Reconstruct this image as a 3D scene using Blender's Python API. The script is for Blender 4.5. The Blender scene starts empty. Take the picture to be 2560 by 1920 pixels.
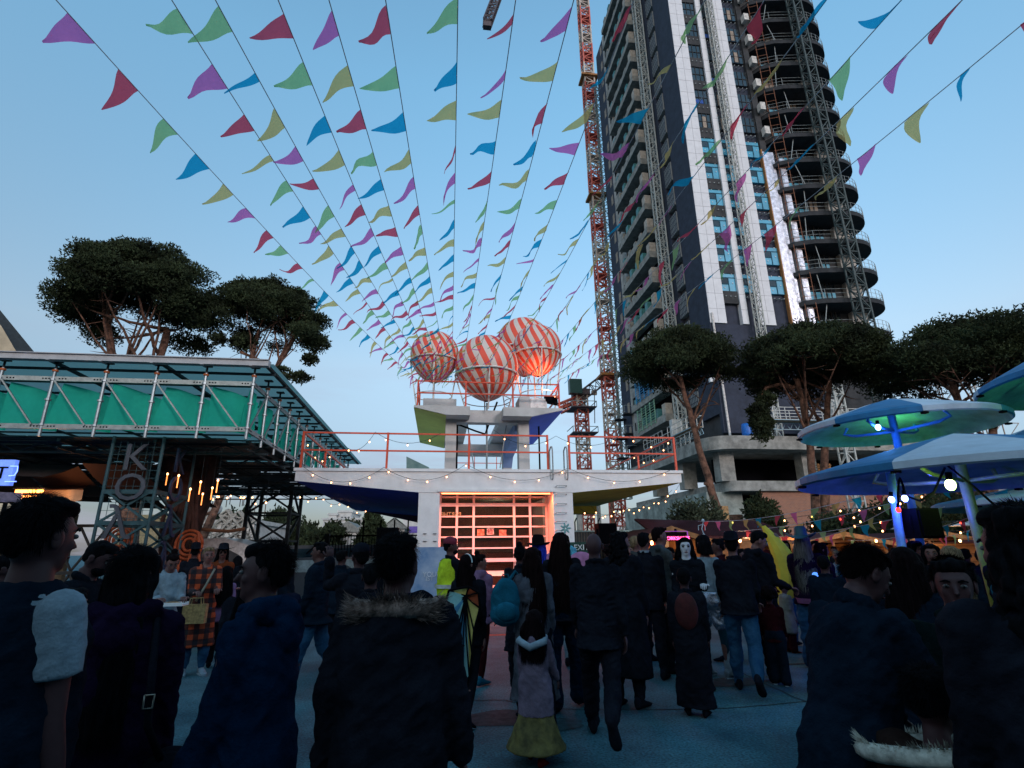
import bpy, bmesh, math, random
import numpy as np
from mathutils import Vector, Matrix
R = math.radians
random.seed(7); rng = np.random.default_rng(7)
SC = bpy.context.scene
COL = SC.collection
# ------------------------------------------------------------------ camera
CAM_H = 1.62
cd = bpy.data.cameras.new('camera'); cam = bpy.data.objects.new('camera', cd); COL.objects.link(cam)
cd.sensor_width = 36; cd.lens = 36*1337/2560; cd.clip_start = .05; cd.clip_end = 3000
CR = Matrix.Rotation(R(-7.7), 3, 'Z') @ Matrix.Rotation(R(107.2), 3, 'X') @ Matrix.Rotation(R(-.7), 3, 'Z')
cam.matrix_world = Matrix.Translation((0, 0, CAM_H)) @ CR.to_4x4()
SC.camera = cam
# ------------------------------------------------------------------ sky, sun, exposure
SUN_EL, SUN_AZ = R(16), R(157)      # azimuth clockwise from +Y: behind the viewer
w = bpy.data.worlds.new('World'); SC.world = w; w.use_nodes = True
nt = w.node_tree; nt.nodes.clear()
def N(t, nt_=None, **k):
    n = (nt_ or nt).nodes.new(t)
    for a, b in k.items(): setattr(n, a, b)
    return n
out = N('ShaderNodeOutputWorld'); bg = N('ShaderNodeBackground'); sky = N('ShaderNodeTexSky', sky_type='NISHITA')
sky.sun_disc = False; sky.sun_elevation = SUN_EL; sky.sun_rotation = 2*math.pi-SUN_AZ; sky.air_density = 1.3; sky.dust_density = .7; sky.ozone_density = 2.2; sky.altitude = 0
bg.inputs['Strength'].default_value = .15
# a few thin clouds low in the sky
tc = N('ShaderNodeTexCoord'); mp = N('ShaderNodeMapping'); mp.inputs['Scale'].default_value = (1.6, 1.6, 9)
nz = N('ShaderNodeTexNoise'); nz.inputs['Scale'].default_value = 2.1; nz.inputs['Detail'].default_value = 7; nz.inputs['Roughness'].default_value = .62
cr = N('ShaderNodeValToRGB'); cr.color_ramp.elements[0].position = .47; cr.color_ramp.elements[1].position = .66
sx = N('ShaderNodeSeparateXYZ'); mr = N('ShaderNodeMapRange'); mr.inputs['From Min'].default_value = .34; mr.inputs['From Max'].default_value = .03
mm = N('ShaderNodeMath', operation='MULTIPLY'); mm2 = N('ShaderNodeMath', operation='MULTIPLY'); mm2.inputs[1].default_value = .8
mx = N('ShaderNodeMixRGB'); mx.inputs['Color2'].default_value = (1.45, 1.5, 1.95, 1)
tint = N('ShaderNodeMixRGB', blend_type='MULTIPLY'); tint.inputs['Fac'].default_value = 1; tint.inputs['Color2'].default_value = (.80, 1.0, 1.0, 1)
L = nt.links.new
L(tc.outputs['Generated'], mp.inputs[0]); L(mp.outputs[0], nz.inputs['Vector']); L(nz.outputs['Fac'], cr.inputs[0])
L(tc.outputs['Generated'], sx.inputs[0]); L(sx.outputs['Z'], mr.inputs['Value']); L(cr.outputs[0], mm.inputs[0]); L(mr.outputs[0], mm.inputs[1]); L(mm.outputs[0], mm2.inputs[0])
grad = N('ShaderNodeValToRGB'); ge = grad.color_ramp.elements
ge[0].position = 0; ge[0].color = (.15, .18, .32, 1); ge[1].position = .72; ge[1].color = (.90, 1.17, 1.12, 1); e_ = ge.new(.10); e_.color = (.27, .29, .40, 1); e_ = ge.new(.32); e_.color = (.78, .71, .67, 1)
L(sx.outputs['Z'], grad.inputs[0]); L(grad.outputs[0], tint.inputs['Color2'])
L(sky.outputs[0], tint.inputs['Color1']); L(tint.outputs[0], mx.inputs['Color1']); L(mm2.outputs[0], mx.inputs['Fac'])
L(mx.outputs[0], bg.inputs['Color']); L(bg.outputs[0], out.inputs['Surface'])
sd = bpy.data.lights.new('sun', 'SUN'); sun = bpy.data.objects.new('sun', sd); COL.objects.link(sun)
sd.energy = .68; sd.angle = R(14); sd.color = (1, .90, .92)
sdir = Vector((math.sin(SUN_AZ)*math.cos(SUN_EL), math.cos(SUN_AZ)*math.cos(SUN_EL), math.sin(SUN_EL)))
sun.rotation_euler = sdir.to_track_quat('Z', 'Y').to_euler()
SC.view_settings.view_transform = 'Standard'; SC.view_settings.look = 'None'; SC.view_settings.gamma = 1; SC.view_settings.exposure = 1.0
# ------------------------------------------------------------------ helpers: measuring in the photograph (2560 px)
def ray(x, y): return CR @ Vector(((x-1280)/1337, (960-y)/1337, -1))
CO = Vector((0, 0, CAM_H))
def atY(x, y, Y): d = ray(x, y); return CO + d*(Y/d.y)
def atX(x, y, X): d = ray(x, y); return CO + d*(X/d.x)
def atZ(x, y, Z): d = ray(x, y); return CO + d*((Z-CAM_H)/d.z)
def atD(x, y, D): d = ray(x, y); return CO + d*(D/math.hypot(d.x, d.y))
def depth(p): return -(CR.transposed() @ (Vector(p)-CO)).z
def pxm(n, p): return n*depth(p)/1337      # n pixels at point p in metres
# ------------------------------------------------------------------ helpers: materials
MATS = {}
def mat(name, col, rough=.75, var=.18, scale=6, bump=.0, metal=0, emit=None, es=0, spec=.35, trans=0, bscale=None, alpha=1, col2=None):
    if name in MATS: return MATS[name]
    m = bpy.data.materials.new(name); m.use_nodes = True; t = m.node_tree; b = t.nodes['Principled BSDF']
    b.inputs['Roughness'].default_value = rough; b.inputs['Metallic'].default_value = metal
    b.inputs['Specular IOR Level'].default_value = spec
    if alpha < 1: b.inputs['Alpha'].default_value = alpha
    tc = t.nodes.new('ShaderNodeTexCoord'); nz = t.nodes.new('ShaderNodeTexNoise'); nz.inputs['Scale'].default_value = scale; nz.inputs['Detail'].default_value = 6; nz.inputs['Roughness'].default_value = .65
    t.links.new(tc.outputs['Object'], nz.inputs['Vector'])
    mix = t.nodes.new('ShaderNodeMixRGB'); c = col; c2 = col2 or tuple(min(1, v*(1+var*1.6)) for v in c); c1 = tuple(v*(1-var*1.6) for v in c) if not col2 else col
    mix.inputs['Color1'].default_value = (*c1, 1); mix.inputs['Color2'].default_value = (*c2, 1)
    mrr = t.nodes.new('ShaderNodeMapRange'); mrr.inputs['From Min'].default_value = .35; mrr.inputs['From Max'].default_value = .65
    t.links.new(nz.outputs['Fac'], mrr.inputs['Value']); t.links.new(mrr.outputs[0], mix.inputs['Fac']); t.links.new(mix.outputs[0], b.inputs['Base Color'])
    if bump:
        n2 = t.nodes.new('ShaderNodeTexNoise'); n2.inputs['Scale'].default_value = bscale or scale*4; n2.inputs['Detail'].default_value = 5
        t.links.new(tc.outputs['Object'], n2.inputs['Vector'])
        bp = t.nodes.new('ShaderNodeBump'); bp.inputs['Strength'].default_value = bump; bp.inputs['Distance'].default_value = .02
        t.links.new(n2.outputs['Fac'], bp.inputs['Height']); t.links.new(bp.outputs[0], b.inputs['Normal'])
    if emit: b.inputs['Emission Color'].default_value = (*emit, 1); b.inputs['Emission Strength'].default_value = es
    MATS[name] = m; return m
def cloth_translucent(name, col, tp=.3, tl=.5):
    m = bpy.data.materials.new(name); m.use_nodes = True; t = m.node_tree; t.nodes.clear(); n = t.nodes.new
    o = n('ShaderNodeOutputMaterial'); d = n('ShaderNodeBsdfDiffuse'); tr = n('ShaderNodeBsdfTranslucent'); tt = n('ShaderNodeBsdfTransparent'); a = n('ShaderNodeMixShader'); b = n('ShaderNodeMixShader')
    nz = n('ShaderNodeTexNoise'); nz.inputs['Scale'].default_value = 9; mx = n('ShaderNodeMixRGB'); mx.inputs['Color1'].default_value = (*[v*.82 for v in col], 1); mx.inputs['Color2'].default_value = (*col, 1)
    t.links.new(nz.outputs['Fac'], mx.inputs['Fac'])
    for s in (d, tr, tt): t.links.new(mx.outputs[0], s.inputs['Color'])
    a.inputs[0].default_value = tl; b.inputs[0].default_value = tp
    t.links.new(d.outputs[0], a.inputs[1]); t.links.new(tr.outputs[0], a.inputs[2]); t.links.new(a.outputs[0], b.inputs[1]); t.links.new(tt.outputs[0], b.inputs[2]); t.links.new(b.outputs[0], o.inputs[0])
    MATS[name] = m; return m
def glass(name, col, rough=.05, tint=.6):
    m = mat(name, col, rough=rough, var=.3, scale=1.5, spec=.8); return m
# ------------------------------------------------------------------ helpers: meshes
class MB:
    def __init__(s): s.v = []; s.f = []
    def add(s, vs, fs):
        o = len(s.v); s.v += [tuple(p) for p in vs]; s.f += [tuple(i+o for i in f) for f in fs]; return s
    def box(s, x0, x1, y0, y1, z0, z1):
        return s.add([(x0,y0,z0),(x1,y0,z0),(x1,y1,z0),(x0,y1,z0),(x0,y0,z1),(x1,y0,z1),(x1,y1,z1),(x0,y1,z1)],
                     [(0,3,2,1),(4,5,6,7),(0,1,5,4),(1,2,6,5),(2,3,7,6),(3,0,4,7)])
    def beam(s, p, q, w, h=None, up=(0,0,1)):
        p, q = Vector(p), Vector(q); d = (q-p)
        if d.length < 1e-6: return s
        d.normalize(); u = Vector(up)
        if abs(d.dot(u)) > .97: u = Vector((0,1,0))
        a = d.cross(u).normalized()*(w/2); b = a.cross(d).normalized()*((h or w)/2)
        return s.add([p-a-b,p+a-b,p+a+b,p-a+b,q-a-b,q+a-b,q+a+b,q-a+b],[(0,3,2,1),(4,5,6,7),(0,1,5,4),(1,2,6,5),(2,3,7,6),(3,0,4,7)])
    def tube(s, pts, r, n=8, cap=True, rx=None):
        P = [Vector(p) for p in pts]; m = len(P); rr = r if hasattr(r, '__len__') else [r]*m
        vs = []; prev = None
        for i in range(m):
            d = (P[min(i+1,m-1)]-P[max(i-1,0)]).normalized()
            if prev is None:
                u = Vector((0,0,1)) if abs(d.z) < .9 else Vector((1,0,0))
                a = d.cross(u).normalized()
            else: a = (prev - d*prev.dot(d)).normalized()
            prev = a; b = d.cross(a)
            for k in range(n):
                t = 2*math.pi*k/n; vs.append(P[i]+(a*math.cos(t)+b*math.sin(t))*rr[i])
        fs = [(i*n+k, i*n+(k+1)%n, (i+1)*n+(k+1)%n, (i+1)*n+k) for i in range(m-1) for k in range(n)]
        if cap: fs += [tuple(range(n-1,-1,-1)), tuple((m-1)*n+k for k in range(n))]
        return s.add(vs, fs)
    def limb(s, pts, r, n=10):      # tube with rounded ends
        P = [Vector(p) for p in pts]; r = list(r)
        d0 = (P[0]-P[1]).normalized(); d1 = (P[-1]-P[-2]).normalized()
        pp = [P[0]+d0*r[0]*.9, P[0]+d0*r[0]*.6]+P+[P[-1]+d1*r[-1]*.6, P[-1]+d1*r[-1]*.9]
        return s.tube(pp, [r[0]*.3, r[0]*.78]+r+[r[-1]*.78, r[-1]*.3], n)
    def el(s, c, r, nu=14, nv=9, M=None):
        c = Vector(c); vs = [];
        for j in range(1, nv):
            t = math.pi*j/nv
            for i in range(nu):
                a = 2*math.pi*i/nu; p = Vector((math.sin(t)*math.cos(a)*r[0], math.sin(t)*math.sin(a)*r[1], math.cos(t)*r[2]))
                vs.append(c+(M@p if M else p))
        top = Vector((0,0,r[2])); bot = -top; vs.append(c+(M@top if M else top)); vs.append(c+(M@bot if M else bot))
        T = len(vs)-2
        fs = [(j*nu+i, (j+1)*nu+i, (j+1)*nu+(i+1)%nu, j*nu+(i+1)%nu) for j in range(nv-2) for i in range(nu)]
        fs += [(T, i, (i+1)%nu) for i in range(nu)] + [(T+1, (nv-2)*nu+(i+1)%nu, (nv-2)*nu+i) for i in range(nu)]
        return s.add(vs, fs)
    def rings(s, rs, n=18):         # rs: (centre, rx, ry, axis_x, axis_y) closed loft
        vs = []
        for c, rx, ry, ax, ay in rs:
            for k in range(n):
                t = 2*math.pi*k/n; vs.append(Vector(c)+Vector(ax)*math.cos(t)*rx+Vector(ay)*math.sin(t)*ry)
        m = len(rs)
        fs = [(i*n+k, i*n+(k+1)%n, (i+1)*n+(k+1)%n, (i+1)*n+k) for i in range(m-1) for k in range(n)]
        fs += [tuple(range(n-1,-1,-1)), tuple((m-1)*n+k for k in range(n))]
        return s.add(vs, fs)
    def lathe(s, prof, c=(0,0,0), n=24, close=False):
        vs = []; cx, cy, cz = c
        for r, z in prof:
            for k in range(n): t = 2*math.pi*k/n; vs.append((cx+r*math.cos(t), cy+r*math.sin(t), cz+z))
        m = len(prof)
        fs = [(i*n+k, i*n+(k+1)%n, (i+1)*n+(k+1)%n, (i+1)*n+k) for i in range(m-1) for k in range(n)]
        if close: fs += [((m-1)*n+k, (m-1)*n+(k+1)%n, (k+1)%n, k) for k in range(n)]
        return s.add(vs, fs)
    def quad(s, *p): return s.add(p, [tuple(range(len(p)))])
    def prism(s, poly, off):        # poly: list of 3d points, off: extrusion vector
        n = len(poly); off = Vector(off); P = [Vector(p) for p in poly]
        return s.add(P+[p+off for p in P], [tuple(range(n-1,-1,-1)), tuple(range(n,2*n))]+[(i,(i+1)%n,n+(i+1)%n,n+i) for i in range(n)])
    def lattice(s, p, q, w, bay, r, up=(0,0,1), side=None):
        p, q = Vector(p), Vector(q); d = (q-p); L_ = d.length; d.normalize()
        a = Vector(side) if side else (d.cross(Vector((0,1,0)))).normalized()
        b = d.cross(a).normalized(); c = [a*i*w/2+b*j*w/2 for i, j in ((-1,-1),(1,-1),(1,1),(-1,1))]
        for o in c: s.beam(p+o, q+o, r*1.7)
        k = max(1, round(L_/bay)); bay = L_/k
        for i in range(k):
            z0, z1 = d*i*bay, d*(i+1)*bay
            for j in range(4):
                o, o2 = c[j], c[(j+1)%4]
                s.beam(p+o+z0, p+o2+z0, r)
                if (i+j) % 2: s.beam(p+o+z0, p+o2+z1, r)
                else: s.beam(p+o2+z0, p+o+z1, r)
        return s
    def mesh(s, name):
        me = bpy.data.meshes.new(name); me.from_pydata(s.v, [], s.f); me.update()
        return me
def tag(o, label=None, cat=None, group=None, kind=None):
    for k, v in (('label', label), ('category', cat), ('group', group), ('kind', kind)):
        if v: o[k] = v
    return o
def link(name, me, m, parent=None, local=False, smooth=False):
    o = bpy.data.objects.new(name, me); COL.objects.link(o)
    if m is not None:
        me.materials.clear()
        me.materials.append(m)
    if smooth: me.polygons.foreach_set('use_smooth', [True]*len(me.polygons))
    if parent is not None:
        o.parent = parent
        if not local: o.matrix_parent_inverse = Matrix.Translation(-parent.location)
    return o
def part(name, mb, m, parent=None, label=None, local=False, smooth=False):
    o = link(name, mb.mesh(name), m, parent, local, smooth)
    if label: o['label'] = label
    return o
def thing(name, label, cat, loc=(0,0,0), group=None, rz=0, kind=None):
    o = bpy.data.objects.new(name, None); COL.objects.link(o); o.location = loc; o.rotation_euler = (0,0,rz); o.empty_display_size = .2
    return tag(o, label, cat, group, kind)
def struct(name, mb, m, smooth=False): return tag(part(name, mb, m, smooth=smooth), kind='structure')
def copytree(o, parent=None):
    c = o.copy(); COL.objects.link(c)
    if parent is not None: c.parent = parent
    for ch in list(o.children): copytree(ch, c)
    return c
PENDING = []        # objects whose modifiers are evaluated together, once
TEXTS = []
def text(name, s, loc, size, m, parent, rot=(R(90),0,0), depth_=.01, mirror=False, label=None, align='CENTER'):
    cu = bpy.data.curves.new(name, 'FONT'); cu.body = s; cu.size = size; cu.extrude = depth_; cu.align_x = align; cu.align_y = 'CENTER'; cu.resolution_u = 3
    o = bpy.data.objects.new(name+'_curve', cu); COL.objects.link(o)
    M = Matrix.Translation(loc) @ Matrix.Rotation(rot[2], 4, 'Z') @ Matrix.Rotation(rot[0], 4, 'X')
    if mirror: M = M @ Matrix.Diagonal((-1,1,1,1))
    TEXTS.append((o, name, M, m, parent, label))
def vnoise(p, seed, ridged=False):
    i = np.floor(p).astype(np.int64); f = p-i; f = f*f*(3-2*f); r = 0
    def h(a, b, c):
        n = (a*73856093) ^ (b*19349663) ^ (c*83492791) ^ (seed*2654435761 % 2147483647); n = (n ^ (n >> 13))*1274126177 & 0x7fffffff; return (n % 65536)/32768.-1
    for dx in (0,1):
        for dy in (0,1):
            for dz in (0,1): r = r+h(i[:,0]+dx, i[:,1]+dy, i[:,2]+dz)*np.where(dx, f[:,0], 1-f[:,0])*np.where(dy, f[:,1], 1-f[:,1])*np.where(dz, f[:,2], 1-f[:,2])
    return (.45-1.6*np.abs(r)) if ridged else r
def finalize():
    bpy.context.view_layer.update(); dg = bpy.context.evaluated_depsgraph_get()
    res = [(o, bpy.data.meshes.new_from_object(o.evaluated_get(dg)), ex, wr) for o, ex, wr in PENDING]
    tres = [(t, bpy.data.meshes.new_from_object(t[0].evaluated_get(dg))) for t in TEXTS]
    for o, me, ex, wr in res:
        old = o.data; o.modifiers.clear()
        n = len(me.vertices); co = np.empty(n*3, 'f'); me.vertices.foreach_get('co', co); co = co.reshape(-1, 3)
        if wr and n:
            no = np.empty(n*3, 'f'); me.vertices.foreach_get('normal', no); no = no.reshape(-1, 3)
            amp, fr, seed = wr; g = np.random.default_rng(seed); d = np.zeros(n)
            ax_ = np.linalg.qr(g.normal(size=(3,3)))[0]; sc_ = np.array([.55, 1.0, 1.5])
            for i in range(3): d += vnoise((co@ax_)*sc_*fr*.32*2.1**i+g.uniform(0, 50), seed+i, fr < 40 and i > 0)*(1, .6, .3)[i]
            co = co + no*(d*amp*1.5)[:, None]; me.vertices.foreach_set('co', co.ravel()); me.update()
        if ex and ex.v:
            bm = bmesh.new(); bm.from_mesh(me); vv = [bm.verts.new(p) for p in ex.v]
            for f in ex.f:
                try: bm.faces.new([vv[i] for i in f])
                except ValueError: pass
            bm.to_mesh(me); bm.free()
        mats = [m for m in old.materials]; me.materials.clear()
        for m in mats: me.materials.append(m)
        me.polygons.foreach_set('use_smooth', [True]*len(me.polygons)); me.name = o.name; o.data = me
    for (o, name, M, m, parent, label), me in tres:
        me.transform(M); c = link(name, me, m, parent)
        if label: c['label'] = label
        bpy.data.objects.remove(o)
def remeshed(name, mb, m, parent, vox, smooth=2, extra=None, wrinkle=None):
    o = part(name, mb, m, parent, local=True)
    r = o.modifiers.new('r', 'REMESH'); r.mode = 'VOXEL'; r.voxel_size = vox; r.adaptivity = 0
    sm = o.modifiers.new('s', 'SMOOTH'); sm.iterations = smooth; sm.factor = .6
    PENDING.append((o, extra, wrinkle)); return o
# ------------------------------------------------------------------ materials
M_ = {}
def defmats():
    g = M_
    g['white'] = mat('white render', (.70,.70,.70), .85, .05, 2.5, .15, bscale=60)
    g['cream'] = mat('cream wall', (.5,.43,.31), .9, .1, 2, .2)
    g['conc'] = mat('concrete', (.27,.26,.235), .9, .22, 1.2, .3, bscale=18)
    g['dconc'] = mat('dark concrete', (.042,.043,.046), .9, .2, 1.1, .25)
    g['cladding'] = mat('dark blue grey cladding', (.028,.034,.055), .8, .15, 1.5, .1)
    g['steel'] = mat('galvanised steel', (.25,.28,.29), .45, .12, 9, metal=.75)
    g['steelm'] = mat('matt galvanised steel', (.30,.33,.33), .6, .15, 6)
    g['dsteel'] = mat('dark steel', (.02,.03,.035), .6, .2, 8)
    g['red'] = mat('orange red paint', (.62,.075,.03), .5, .1, 6)
    g['cranered'] = mat('crane red paint', (.52,.12,.085), .6, .2, 3)
    g['cranewhite'] = mat('crane cream paint', (.50,.42,.36), .6, .2, 3)
    g['cranedark'] = mat('crane dark paint', (.09,.07,.075), .6, .2, 3)
    g['wood'] = mat('pine boards', (.32,.15,.055), .7, .2, 7, .2)
    g['dwood'] = mat('brown stained wood', (.14,.06,.03), .8, .25, 5, .3)
    g['bark'] = mat('pine bark', (.12,.062,.042), .95, .45, 3.5, 1.0, bscale=14)
    g['leaf'] = mat('pine needles', (.028,.040,.018), .8, .5, .8, spec=.2)
    g['leaf2'] = mat('grey green leaves', (.05,.065,.04), .8, .5, 1.5, spec=.2)
    g['black'] = mat('black plastic', (.003,.003,.0045), .8, .1, 5, spec=.05)
    g['green'] = cloth_translucent('green mesh sheet', (.045,.68,.50), .12, .5)
    g['gold'] = mat('warm bulb', (.8,.5,.3), emit=(1,.42,.16), es=4.5)
    g['teal'] = mat('teal painted steel', (.06,.16,.17), .55, .15, 5)
    g['roofsheet'] = cloth_translucent('grey roof sheet', (.45,.62,.62), .12, .75)
defmats()
def boardmat(name, c1, c2, ang=0, scale=8):
    m = mat(name, c1, .75, .15, 5); t = m.node_tree; b = t.nodes['Principled BSDF']
    tc = t.nodes.new('ShaderNodeTexCoord'); wv = t.nodes.new('ShaderNodeTexWave'); wv.wave_type = 'BANDS'; wv.bands_direction = 'Z' if ang else 'X'; wv.wave_profile = 'SAW'
    wv.inputs['Scale'].default_value = scale; wv.inputs['Distortion'].default_value = 0
    t.links.new(tc.outputs['Object'], wv.inputs['Vector']); rp = t.nodes.new('ShaderNodeValToRGB'); rp.color_ramp.elements[0].position = .86; rp.color_ramp.elements[1].position = .93
    rp.color_ramp.elements[0].color = (1,1,1,1); rp.color_ramp.elements[1].color = (*c2, 1)
    mul = t.nodes.new('ShaderNodeMixRGB'); mul.blend_type = 'MULTIPLY'; mul.inputs['Fac'].default_value = 1
    old = b.inputs['Base Color'].links[0].from_socket; t.links.new(wv.outputs['Color'], rp.inputs[0]); t.links.new(old, mul.inputs['Color1']); t.links.new(rp.outputs[0], mul.inputs['Color2']); t.links.new(mul.outputs[0], b.inputs['Base Color'])
    return m
M_['boards'] = boardmat('horizontal pine boards', (.25,.12,.05), (.45,.4,.35), 1, 1.2)
def brickmat():
    m = mat('red brick', (.3,.12,.07), .9, .2, 2); t = m.node_tree; b = t.nodes['Principled BSDF']
    tc = t.nodes.new('ShaderNodeTexCoord'); mp = t.nodes.new('ShaderNodeMapping'); mp.inputs['Rotation'].default_value = (R(90),0,0)
    bt = t.nodes.new('ShaderNodeTexBrick'); bt.inputs['Scale'].default_value = 2.2; bt.inputs['Color1'].default_value = (.36,.15,.09,1); bt.inputs['Color2'].default_value = (.27,.12,.08,1); bt.inputs['Mortar'].default_value = (.30,.22,.17,1)
    t.links.new(tc.outputs['Object'], mp.inputs[0]); t.links.new(mp.outputs[0], bt.inputs['Vector']); t.links.new(bt.outputs['Color'], b.inputs['Base Color']); return m
M_['brick'] = brickmat()
# ================================================================== GROUND
def ground():
    m = bpy.data.materials.new('worn asphalt'); m.use_nodes = True; t = m.node_tree; b = t.nodes['Principled BSDF']; n = t.nodes.new; l = t.links.new
    b.inputs['Roughness'].default_value = .8; b.inputs['Specular IOR Level'].default_value = .3
    tc = n('ShaderNodeTexCoord'); n1 = n('ShaderNodeTexNoise'); n1.inputs['Scale'].default_value = .8; n1.inputs['Detail'].default_value = 8; n1.inputs['Roughness'].default_value = .6
    n2 = n('ShaderNodeTexNoise'); n2.inputs['Scale'].default_value = 45; n2.inputs['Detail'].default_value = 3
    vo = n('ShaderNodeTexVoronoi'); vo.inputs['Scale'].default_value = 38
    r1 = n('ShaderNodeValToRGB'); r1.color_ramp.elements[0].position = .40; r1.color_ramp.elements[0].color = (.014,.062,.082,1); r1.color_ramp.elements[1].position = .68; r1.color_ramp.elements[1].color = (.058,.172,.205,1)
    r2 = n('ShaderNodeValToRGB'); r2.color_ramp.elements[0].position = .3; r2.color_ramp.elements[0].color = (.4,.4,.4,1); r2.color_ramp.elements[1].position = .75; r2.color_ramp.elements[1].color = (1.6,1.6,1.6,1)
    r3 = n('ShaderNodeValToRGB'); r3.color_ramp.elements[0].position = .03; r3.color_ramp.elements[0].color = (2.1,2.0,1.85,1); r3.color_ramp.elements[1].position = .16; r3.color_ramp.elements[1].color = (1,1,1,1)
    a = n('ShaderNodeMixRGB'); a.blend_type = 'MULTIPLY'; a.inputs['Fac'].default_value = 1; c = n('ShaderNodeMixRGB'); c.blend_type = 'MULTIPLY'; c.inputs['Fac'].default_value = .75
    for x in (n1, n2, vo): l(tc.outputs['Object'], x.inputs['Vector'])
    l(n1.outputs['Fac'], r1.inputs[0]); l(n2.outputs['Fac'], r2.inputs[0]); l(vo.outputs['Distance'], r3.inputs[0])
    l(r1.outputs[0], a.inputs['Color1']); l(r2.outputs[0], a.inputs['Color2']); l(a.outputs[0], c.inputs['Color1']); l(r3.outputs[0], c.inputs['Color2']); l(c.outputs[0], b.inputs['Base Color'])
    bp = n('ShaderNodeBump'); bp.inputs['Strength'].default_value = .5; bp.inputs['Distance'].default_value = .01; l(n2.outputs['Fac'], bp.inputs['Height']); l(bp.outputs[0], b.inputs['Normal'])
    g = MB(); g.quad((-900,-60,0),(900,-60,0),(900,1500,0),(-900,1500,0)); struct('ground', g, m)
    # cracks and joints
    jm = mat('dark joint', (.012,.018,.022), .9)
    k = 0
    for pts in [[(1360,1770),(1500,1775),(1700,1772),(1850,1768),(2060,1750)],[(1820,1660),(1900,1705),(2010,1752),(2075,1775)],[(1180,1752),(1260,1750),(1290,1756)],[(880,1660),(960,1665),(1100,1668)],[(480,1600),(560,1603),(640,1601)],[(150,1790),(230,1795)]]:
        P = [atZ(x, y, .004) for x, y in pts]; mb = MB(); q = []
        for i in range(len(P)-1):
            for s in range(6):
                p = P[i].lerp(P[i+1], s/6); p.x += random.uniform(-.02,.02); p.y += random.uniform(-.02,.02); q.append(p)
        q.append(P[-1])
        for i in range(len(q)-1):
            d = (q[i+1]-q[i]); nn = Vector((-d.y, d.x, 0)).normalized()*.009; mb.quad(q[i]-nn, q[i+1]-nn, q[i+1]+nn, q[i]+nn)
        tag(part('ground_joint', mb, jm), kind='structure'); k += 1
    pm = mat('red tactile paving', (.30,.07,.05), .85, .2, 8)
    p = atZ(1258,1587,.004); mb = MB(); mb.quad(p+Vector((-.28,-.1,0)),p+Vector((.3,-.1,0)),p+Vector((.3,.12,0)),p+Vector((-.28,.12,0))); tag(part('ground_paving_red', mb, pm), kind='structure')
    for x, y, rx, ry, cc in [(1240,1795,.42,.3,(.04,.03,.035)),(1830,1705,.55,.22,(.025,.03,.035)),(1985,1660,.3,.05,(.012,.01,.012)),(1380,1810,.35,.2,(.018,.05,.06)),(560,1620,1.4,.5,(.04,.10,.11))]:
        p = atZ(x, y, .0045); mb = MB(); pts = [p+Vector((math.cos(i*.4)*rx*random.uniform(.75,1.1), math.sin(i*.4)*ry*random.uniform(.75,1.1), 0)) for i in range(15)]
        mb.quad(*pts); tag(part('ground_stain', mb, mat('stain %.3f' % cc[0]+str(x), cc, .9, .3, 12)), kind='structure')
ground()
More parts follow.
